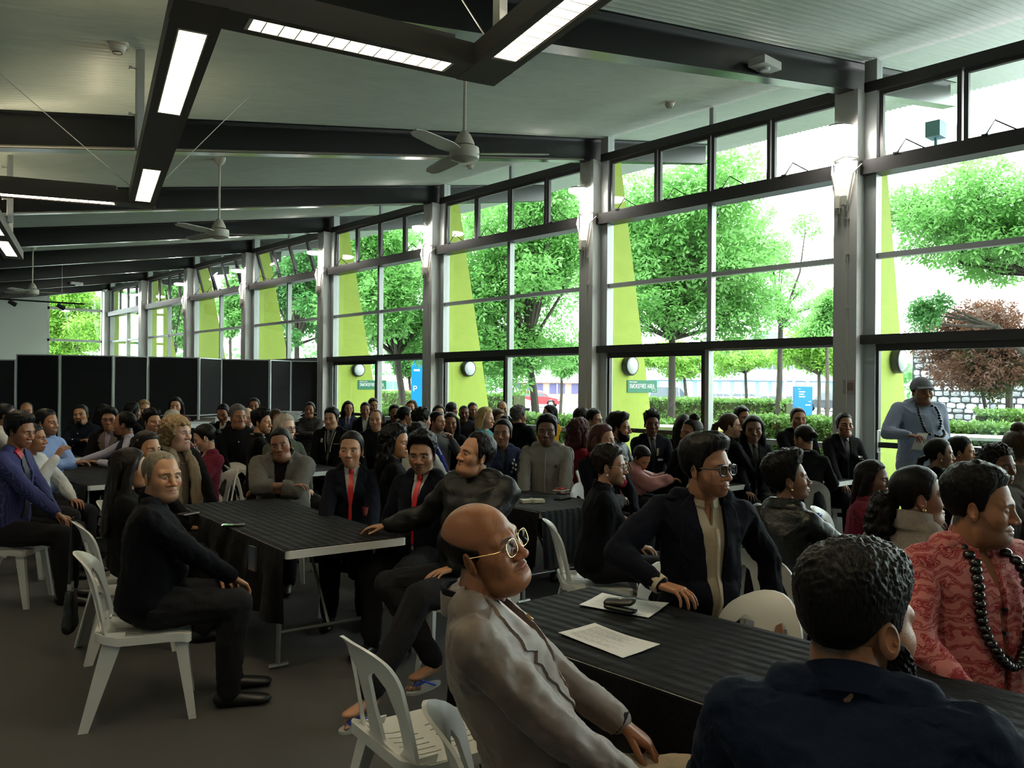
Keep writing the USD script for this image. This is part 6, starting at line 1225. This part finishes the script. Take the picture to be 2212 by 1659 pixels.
# ---- centre right
sit('dark-haired person in mustard sleeves behind the man with glasses', 1258, 902, 46, 120, 100, fem=True, hair='bob', hc='dark', skin='brown', top=((.40, .22, .02), 'knit'))
sit('man with thin glasses leaning right behind the dyed-haired woman', 1284, 907, 50, 50, 45, skin='tan', hair='short', glasses='dark', top=((.30, .17, .02), 'cotton'))
sit('woman with dark red-tinted curly hair in a red top', 1253, 936, 56, 130, 120, fem=True, hair='curlylong', hc='dyed', skin='brown', top=((.14, .01, .02), 'knit'), hair_kw=dict(len=.10), dd=8.7)
sit('woman in a navy coat with a red scarf and short dark hair', 1303, 951, 64, 52, 30, skin='tan', fem=True, hair='bob', hc='dyed', top=((.0035, .0045, .008), 'wool'), extras=(scarf((.22, .012, .03), 'cotton', .22),), hair_kw=dict(len=.06))
person('woman with a pixie cut, pearl earrings and thin glasses', 1318, 1008, 5.3, head=74, body=92, skin=(.28, .15, .09), fem=True, hair='pixie', hc='dark', glasses='clear', lean=.10, top=((.003, .0034, .005), 'wool'), arms=('lap', ('w', gp(1385, 1075, z=.82), (-.2, -.8, -.4))), extras=(earring(white_thread, .008), lambda c: c['ring'](c['fm'], c['nr']+.006, .05, .010, 20, .02)))
person('bearded man in a dark vest reaching past the child', 1338, 925, 8.15, hs=1.07, head=68, body=60, lean=.12, skin='brown', hair='quiff', hc='black', beard='short', top=((.006, .0065, .009), 'puffer'), puffy=.6, arms=('lap', ('w', gp(1398, 1040, d=6.7), (-.2, -.8, -.3))), hair_kw=dict(top=.032, front=.03))
pinkp = fabric((.46, .20, .19), 'puffer')
person('girl in a pink puffer jacket bent over a tablet', 1385, 990, 7.6, head=40, body=75, pitch=-35, lean=.20, size=.72, hs=1.2, skin='tan', fem=True, hair='sleek', hc='dark', top=(pinkp, 'puffer'), puffy=1.2, arms=('fwd', 'fwd'), seatz=.52, hair_kw=dict(top=.012))
badge = decal([(-.075+.024*math.cos(a), -.16+.028*math.sin(a)) for a in np.linspace(0, 2*np.pi, 13)[:-1]], ('badge_grey', (.22, .22, .21)), 'round_badge', .011)
tagp = decal(rect(.075, -.25, .065, .022), ('name_tag', (.45, .44, .42)), 'name_tag', .012)
sit('schoolboy with curly hair and badges in front of the lime fin', 1408, 916, 54, -2, 4, skin='deep', hair='curlytop', arms=('low', 'low'), extras=(badge, tagp, decal([(.03, -.13), (.06, -.12), (.05, -.2), (.03, -.21)], ('badge_tan', (.2, .15, .09)), 'pin_badge', .012)), **school(((.008, .008, .01), 'satin'), (.004, .005, .009), GREYSHIRT))
sit('woman with long dark hair behind the girl with a topknot', 1477, 922, 50, 160, 150, fem=True, hair='long', skin='tan', top=(BLACK, 'wool'), dd=9.9)
sit('woman with a topknot in profile looking left', 1493, 935, 56, -62, -40, skin='brown', fem=True, hair='bun', hc='dark', top=(BLACK, 'wool'), hair_kw=dict(bun=(-.035, 0, .135, .046)), dd=7.55)
sit('girl with a brown ponytail in profile by the door post', 1578, 921, 52, 76, 110, skin='light', fem=True, hair='pony', hc='brown', top=((.007, .007, .008), 'wool'), shirt=GREYSHIRT, vee=(.2, .05), collar=GREYSHIRT, dd=8.4)
sit('person with black hair behind the ponytail girl', 1603, 903, 42, 20, 10, skin='brown', hair='short', top=(BLACK, 'wool'))
person('schoolgirl with long straight black hair and a blazer', 1627, 929, 8.4, head=-10, body=2, skin=(.20, .10, .058), fem=True, hair='long', hc='black', hs=1.10, arms=('low', 'low'), hair_kw=dict(len=.30, wide=1.1), **school(((.010, .010, .012), 'satin'), (.0045, .0045, .007), GREYSHIRT))
orange = patterned_fabric('orange_patterned_tie', lin(225, 88, 20), lin(120, 30, 12), 'blotch', 70.)
sit('smiling man with an orange patterned tie by the window', 1724, 905, 46, -2, 10, skin='tan', hair='crop', top=(BLACK, 'wool'), shirt=WHT, vee=(.30, .06), collar=WHT, tie=(orange, 'satin'), lapel=('self',), fat=1.1, hair_kw=dict(part=1))
sit('student bowed over the table with her back turned', 1737, 948, 56, -150, 168, pitch=-20, skin='tan', fem=True, hair='lowbun', hc='dark', lean=.10, top=((.005, .0065, .006), 'wool'), extras=(lambda c: c['ring'](fabric((.3, .3, .28)), c['nr']+.010, .014, .006, 20, .02, 'collar_edge'),), skirt=(.01, .01, .012))
person('schoolgirl with a name tag facing the camera at the near column', 1824, 918, 8.85, -2, 0, skin='brown', fem=True, hair='sleek', fat=1.12, arms=('low', 'low'), extras=(decal(rect(.12, -.20, .045, .02), ('name_tag', (.45, .44, .42)), 'name_tag', .012), decal(rect(.13, -.225, .04, .01), ('name_tag', (.45, .44, .42)), 'name_tag', .012)), **school(((.010, .010, .012), 'satin'), (.003, .003, .0035), ((.36, .35, .33), 'cotton')))
# ---- the standing man
shirt_stripe = patterned_fabric('blue_striped_shirt', lin(128, 142, 172), lin(176, 188, 208), 'stripe', 300.)
def cap(c):
    H, S_ = c['H'], c['S']; cm = fabric((.19, .195, .225), 'cotton'); d0, f0 = head_dirs(4); r0 = head_radius(d0, c['P'], 12); p = HC+d0*r0[:, None]; k = sstep(.030, .045, p[:, 2]+p[:, 0]*-.04+.02); q = p+d0*(.012*k-.006*(1-k))[:, None]; q[:, 2] = np.where(k > .5, q[:, 2]*1.02, q[:, 2]); keep = (k[f0] > .3).any(1); obj('flat_cap', (H(q), f0[keep]), cm, c['t'], smooth=True)
    m = MB(); a = np.linspace(-1.15, 1.15, 13); v = []
    for t_ in a: v += [(.082*math.cos(t_*.75)+.0, .083*math.sin(t_), .048), (.128*math.cos(t_*.8)+.002, .085*math.sin(t_), .034-.012*t_*t_), (.126*math.cos(t_*.8), .083*math.sin(t_), .028-.012*t_*t_), (.082*math.cos(t_*.75), .081*math.sin(t_), .040)]
    m.add(H(np.array(v)), [(i*4+j, i*4+(j+1) % 4, i*4+4+(j+1) % 4, i*4+4+j) for i in range(12) for j in range(4)]); obj('cap_peak', m, mat('cap_peak_grey', (.17, .175, .195), .7), c['t'], smooth=50)
person('standing man in a flat cap, blue shirt and black bead garland', 1991, 846, 8.0, head=2, body=6, stand=True, skin=(.26, .115, .062), hair='crop', hc='black', beard='stubble', top=(shirt_stripe, 'cotton'), legs=(.012, .013, .018), fat=1.46, sw=1.12, hs=1.04, collar=(shirt_stripe, 'cotton'), arms=(('w', gp(2030, 948, d=7.75), (-.5, .55, -.5)), ('w', gp(1962, 940, d=7.7), (-.5, -.6, -.5))), extras=(cap, necklace(42, .015, KUKUI, .36, 'kukui_garland', .115)), lod=1, face=dict(fat=1.2), wr=.8)
# ---- right
person('woman with a quiff in a black leather jacket looking up right', 1704, 1036, 4.55, head=80, body=128, pitch=10, skin=(.20, .095, .055), fem=True, hair='quiff', hc='black', top=((.005, .0055, .005), 'leather'), lean=.02, hair_kw=dict(top=.046, front=.05, side=.010, back=.022, quiff=.014, amp=.004, sc=120.), extras=(earring(gold, .007), lambda c: c['ring'](fabric((.014, .016, .014), 'leather'), c['nr']+.012, .05, .012, 25, .02)), arms=('table', 'table'))
sit('girl in a maroon hooded jacket leaning in from the right table', 1887, 1036, 72, 52, 60, zr=(1.05, 1.22), skin=(.18, .09, .055), fem=True, hair='long', hc='dark', top=((.15, .018, .030), 'cotton'), lean=.08, arms=('table', 'table'))
rib = lambda c: [c['ring'](fabric((.215, .195, .170), 'knit'), c['nr']+.010-.003*k, .05, .014, 4, .012, 'rolled_collar', c['N']+c['up']*(.02+.03*k)) for k in range(2)]
person('woman in a cream turtleneck with a curly black ponytail', 1986, 1074, 3.65, head=78, body=122, pitch=2, skin=(.26, .125, .078), fem=True, hair='pony', hc='black', top=((.215, .195, .170), 'knit'), fat=1.12, lean=.05, hair_kw=dict(tail=.30, tw=1.7, tamp=.03, tsc=42., curly=True, top=.016, side=.014, tail0=(-.10, 0, .0)), extras=(rib, earring(gold, .009)), arms=('table', 'table'))
sit('girl with a smooth ponytail in profile below the standing man', 2030, 981, 66, 72, 95, skin=(.26, .14, .085), fem=True, hair='pony', hc='black', top=(BLACK, 'wool'), extras=(earring(gold, .006),), hair_kw=dict(tail=.24, tail0=(-.09, .03, -.03)))
sit('young man tucked behind the smooth ponytail', 2078, 977, 62, 55, 40, skin='tan', hair='short', top=(BLACK, 'cotton'))
sit('dark woman with long curls half hidden behind the red floral shirt', 2158, 1008, 82, 20, 10, zr=(1.05, 1.25), skin='deep', fem=True, hair='curlylong', hc='dark', top=((.05, .04, .035), 'knit'))
sit('person with a fluffy topknot at the right edge', 2198, 975, 84, 170, 170, fem=True, skin='tan', hair='bun', hc='brown', top=((.13, .11, .09), 'knit'), hair_kw=dict(bun=(-.02, 0, .15, .05), top=.03, side=.025), dd=6.4)
# bare-legged sitter behind the bald man, only her leg and skirt show
# ------------------------------------------------------------------ small things, empty chairs
for px, py, z, rz, lb in ((930, 1590, .43, -.12, 'empty white plastic chair with a slotted seat in the near foreground'), ):
    p = gp(px, py, z=z); place_chair(p[0], p[1], rz, lb)
place_chair(2.80, 1.83, math.pi, 'empty white plastic chair tucked in at the far side of the right foreground table')
p = gp(505, 1004, z=.82); place_chair(p[0]-.1, p[1]-.15, math.radians(-132)+.2, 'empty white plastic chair seen from the front between the curly-haired woman and the grey cardigan')
p = gp(868, 990, z=.9); place_chair(p[0], p[1], math.radians(48)+.3, 'white plastic chair back behind the schoolboy with the red tie')
for px, lb in ((655, 'white plastic chair back behind the woman in the grey cardigan'), (684, 'second white plastic chair back right of the woman in the grey cardigan')):
    p = gp(px, 945, z=.84); place_chair(p[0], p[1], math.radians(200), lb)
paper = mat('white_paper', (.74, .74, .74), .7); ink = mat('grey_ink', (.42, .42, .43), .7)
def sheet(c, ax, ay, label, lines):
    """a sheet lying on a table: centre, half extents along two directions"""
    c, ax, ay = map(np.asarray, (c, ax, ay)); t = thing('paper_sheet', label, 'paper'); m = MB(); n = 8; up = np.array([0, 0, 1.0]); v = []
    for k in (0, .0012):
        for i in range(n+1):
            for j in range(n+1): u, w = i/n*2-1, j/n*2-1; v.append(c+ax*u+ay*w+up*(k+.0035*(u*u*w+.5*u*u)+.004*max(0, u*w)))
    N = (n+1)**2; q = [(i*(n+1)+j, i*(n+1)+j+1, (i+1)*(n+1)+j+1, (i+1)*(n+1)+j) for i in range(n) for j in range(n)]; m.add(v, [x[::-1] for x in q]+[tuple(N+k for k in x) for x in q]); obj('sheet', m, paper, t)
    m = MB(); g = np.random.default_rng(3)
    for r in range(lines):
        w = .82-1.62*r/lines
        if g.random() < .15: continue
        a, b = -.8, -.8+1.5*g.uniform(.35, 1.0)
        for s in range(6):
            u0, u1 = a+(b-a)*s/6, a+(b-a)*(s+.82)/6; z = lambda u: c+ax*u+up*(.0022+.0035*(u*u*w+.5*u*u)+.004*max(0, u*w)); m.add([z(u0)+ay*w, z(u1)+ay*w, z(u1)+ay*(w+.028), z(u0)+ay*(w+.028)], [(0, 1, 2, 3)])
    obj('print', m, ink, t, smooth=False)
zt = .745
a, b, c_, d_ = [gp(*q, z=zt) for q in ((1211, 1367), (1280, 1350), (1431, 1396), (1340, 1422))]
sheet((a+b+c_+d_)/4, (c_+d_-a-b)/4, (a+d_-b-c_)/4*-1, 'printed white sheet lying near the edge of the right foreground table', 22)
a, b, c_, d_ = [gp(*q, z=zt) for q in ((1252, 1306), (1300, 1285), (1446, 1305), (1400, 1336))]
sheet((a+b+c_+d_)/4, (c_+d_-a-b)/4, (a+d_-b-c_)/4*-1, 'white sheets under the black glasses case on the right foreground table', 14)
o = gp(1340, 1312, z=zt+.02); ax = nrm((gp(1385, 1318, z=zt)-gp(1297, 1300, z=zt))*[1, 1, 0]); an = math.atan2(ax[1], ax[0]); t = thing('glasses_case', 'open black glasses case lying on the white sheets', 'glasses case', (o[0], o[1], zt+.004), an)
M = m3.Manifold.hull(ball((-.055, 0, .012), (.022, .028, .012), n=20)+ball((.055, 0, .012), (.022, .028, .012), n=20)); obj('base', M, shoe_black, t, smooth=40)
M = m3.Manifold.hull(ball((-.055, 0, .012), (.020, .026, .012), n=20)+ball((.055, 0, .012), (.022, .028, .012), n=20)).rotate((18, -9, 0)).translate((-.006, .008, .026)); obj('lid', M, shoe_black, t, smooth=40)
m = MB(); m.lathe([(0, .002), (.006, .002), (.006, 0)], (0, 0, .05), 10); obj('snap', m, gold, t)
def phone(px, py, z, rz, label, screen=(.02, .02, .022), l=.15, w=.075, case=None):
    p = gp(px, py, z=z); t = thing('mobile_phone', label, 'phone', (p[0], p[1], z), rz); M = m3.Manifold.extrude(m3.CrossSection.square((l-.016, w-.016), True).offset(.008, m3.JoinType.Round, 2, 16), .009); obj('body', M, case or shoe_black, t); m = MB(); m.box(-l/2+.006, l/2-.006, -w/2+.004, w/2-.004, .009, .0096); obj('screen', m, mat('phone_screen_'+str(int(screen[1]*1000)), screen, .08), t, smooth=False)
phone(407, 1110, .742, .4, 'grey phone near the grey-haired man on the left foreground table', (.06, .06, .05), case=metal_grey)
phone(503, 1136, .742, -.5, 'black phone with a green slip of paper on the left foreground table')
p = gp(492, 1133, z=.756); m = MB(); m.box(-.03, .03, -.02, .02, 0, .002); t = thing('paper_slip', 'small green slip of paper on the black phone', 'paper', (p[0], p[1], .753), -.5); obj('sheet', m, mat('green_slip', lin(120, 200, 120), .6), t)
phone(1215, 1078, .742, 0.2, 'dark phone below the box of sweets on the table behind the bald man', (.10, .11, .12), .16, .08)
phone(1222, 1066, .742, .2, 'grey tablet case under the box of sweets', (.12, .115, .11), .17, .10)
p = gp(1212, 1060, z=.75); t = thing('sweets_box', 'clear box of red sweets on the table behind the bald man', 'box', (p[0], p[1], .753), .2); m = MB(); m.box(-.07, .07, -.045, .045, 0, .006); obj('tray', m, white_plastic, t)
m = MB(); g = np.random.default_rng(2)
for k in range(22): m.ell((g.uniform(-.055, .055), g.uniform(-.035, .035), .016), (.012, .009, .009), 1)
tag(obj('sweets', m, mat('red_sweet', (.5, .06, .04), .25), t, smooth=True), kind='stuff')
p = gp(1150, 1083, z=.75); t = thing('purse', 'cream leather purse with a clasp strap beside the puffer jacket man', 'purse', (p[0], p[1], .743), -.5); M = m3.Manifold.extrude(m3.CrossSection.square((.17, .075), True).offset(.01, m3.JoinType.Round, 2, 16), .024); obj('body', M, mat('cream_leather', (.52, .47, .33), .45), t, smooth=40); m = MB(); m.box(-.012, .012, -.052, .052, .0, .028); obj('strap', m, mat('cream_leather_dark', (.40, .35, .24), .45), t)
p = gp(1758, 1150, z=.78); t = thing('travel_cup', 'dark travel cup with a blue rim on the table at the right', 'cup', (p[0], p[1], .742)); m = MB(); m.lathe([(0, 0), (.032, 0), (.042, .13), (.044, .13), (.044, .145)], n=24); obj('body', m, mat('dark_blue_cup', (.01, .012, .05), .3), t); m = MB(); m.lathe([(.044, .14), (.047, .143), (.047, .155), (.04, .158), (.036, .15), (0, .15)], n=24); obj('lid', m, mat('blue_lid', (.05, .06, .45), .25), t)
p = gp(1438, 1031, z=.76); t = thing('tablet', 'dark tablet in front of the girl in the pink jacket', 'tablet', (p[0], p[1], .743), .4); m = MB(); m.box(-.13, .13, -.09, .09, 0, .01); obj('body', m, shoe_black, t)
p = gp(1815, 1005, z=.75); 
phone(1816, 1003, .742, 1.2, 'phone in front of the schoolgirl with the name tag')
# things held
c = PEOPLE[4][2]; w = c['loc']+rotz(c['rzb'])@(c['WR'][1]+np.array([.11, .03, .035])); t = thing('mobile_phone', 'phone held on edge by the grey-haired man', 'phone', tuple(w), c['rzb']+.4); m = MB(); m.box(-.005, .005, -.037, .037, -.02, .11); obj('body', m, shoe_black, t); m = MB(); m.box(-.0055, -.005, -.034, .034, -.015, .105); obj('screen', m, mat('phone_glow', (.12, .14, .2), .1), t)
c = [q for q in PEOPLE if q[0].startswith('standing man')][0][2]; w = c['loc']+rotz(c['rzb'])@(c['WR'][1]+np.array([.07, .06, -.04])); t = thing('folded_paper', 'folded white papers in the standing man\'s hand', 'paper', tuple(w), c['rzb']+.5); m = MB(); m.prism([(-.05, -.04, -.09), (.05, -.04, -.09), (.06, .05, .06), (-.04, .05, .06)], (0, 0, 0), (.004, -.006, .004)); obj('sheet', m, paper, t)
# handbag on the chair at the left
c = [q for q in PEOPLE if q[0].startswith('woman with long brown hair seen')][0][2]; p = gp(152, 1312, d=5.05)
t = thing('handbag', 'black handbag hanging by its strap from a chair back at the left', 'bag', tuple(p), -.4); M = m3.Manifold.batch_hull([ball(q, r, n=16) for q, r in (((0, -.075, -.11), .035), ((0, .075, -.11), .035), ((0, -.055, .09), .022), ((0, .055, .09), .022))]); v, f = soft(M, .02, 3); obj('body', (wrinkle(v, f, .008, 22., 4), f), fabric((.006, .006, .006), 'leather'), t, smooth=True)
m = MB()
for s in (-1, 1): m.tube([(0, s*.045, .09), (0, s*.035, .2), (0, s*.02, .3), (.01, s*.012, .55)], .008, 6)
obj('strap', m, shoe_black, t)
for s in (-1, 1): m = MB(); m.box(-.01, .01, s*.042-.014, s*.042+.014, .115, .15); obj('buckle', m, metal_grey, t)
# bare lower leg under the second table: skirted sitter seen only there
tub = mat('tub_plastic', (.42, .45, .46), .25)
def tub_stack(px, py, d, n, label, stand=True):
    p = gp(px, py, d=d); base = max(.3, p[2]-.10); t = thing('serving_trolley', 'small grey trolley carrying '+label, 'trolley', (p[0], p[1], 0), .5); m = MB(); m.box(-.28, .28, -.2, .2, base-.03, base)
    obj('shelf', m, tub, t); m = MB(); m.box(-.26, .26, -.18, .18, .15, .18); obj('shelf', m, tub, t)
    for sx in (-1, 1):
        for sy in (-1, 1): m = MB(); m.tube([(sx*.25, sy*.17, .0), (sx*.25, sy*.17, base-.03)], .014, 6); obj('leg', m, metal_grey, t)
    for k in range(n):
        q = thing('food_tray', f'{["lowest", "middle", "topmost"][min(k, 2)]} pale tray stacked on the trolley of {label}', 'tray', (p[0], p[1], base+.001+k*.045), .5); m = MB(); m.box(-.2, .2, -.14, .14, 0, .03); m.box(-.22, .22, -.16, .16, .03, .042); obj('tray', m, mat('tray_clear', (.5, .5, .48), .2), q)
tub_stack(618, 893, 13.2, 3, 'stacked trays before the window column')
tub_stack(468, 893, 13.0, 1, 'a flat tray beside the black polo man')
tub_stack(415, 903, 12.0, 1, 'a dark box at the display boards')
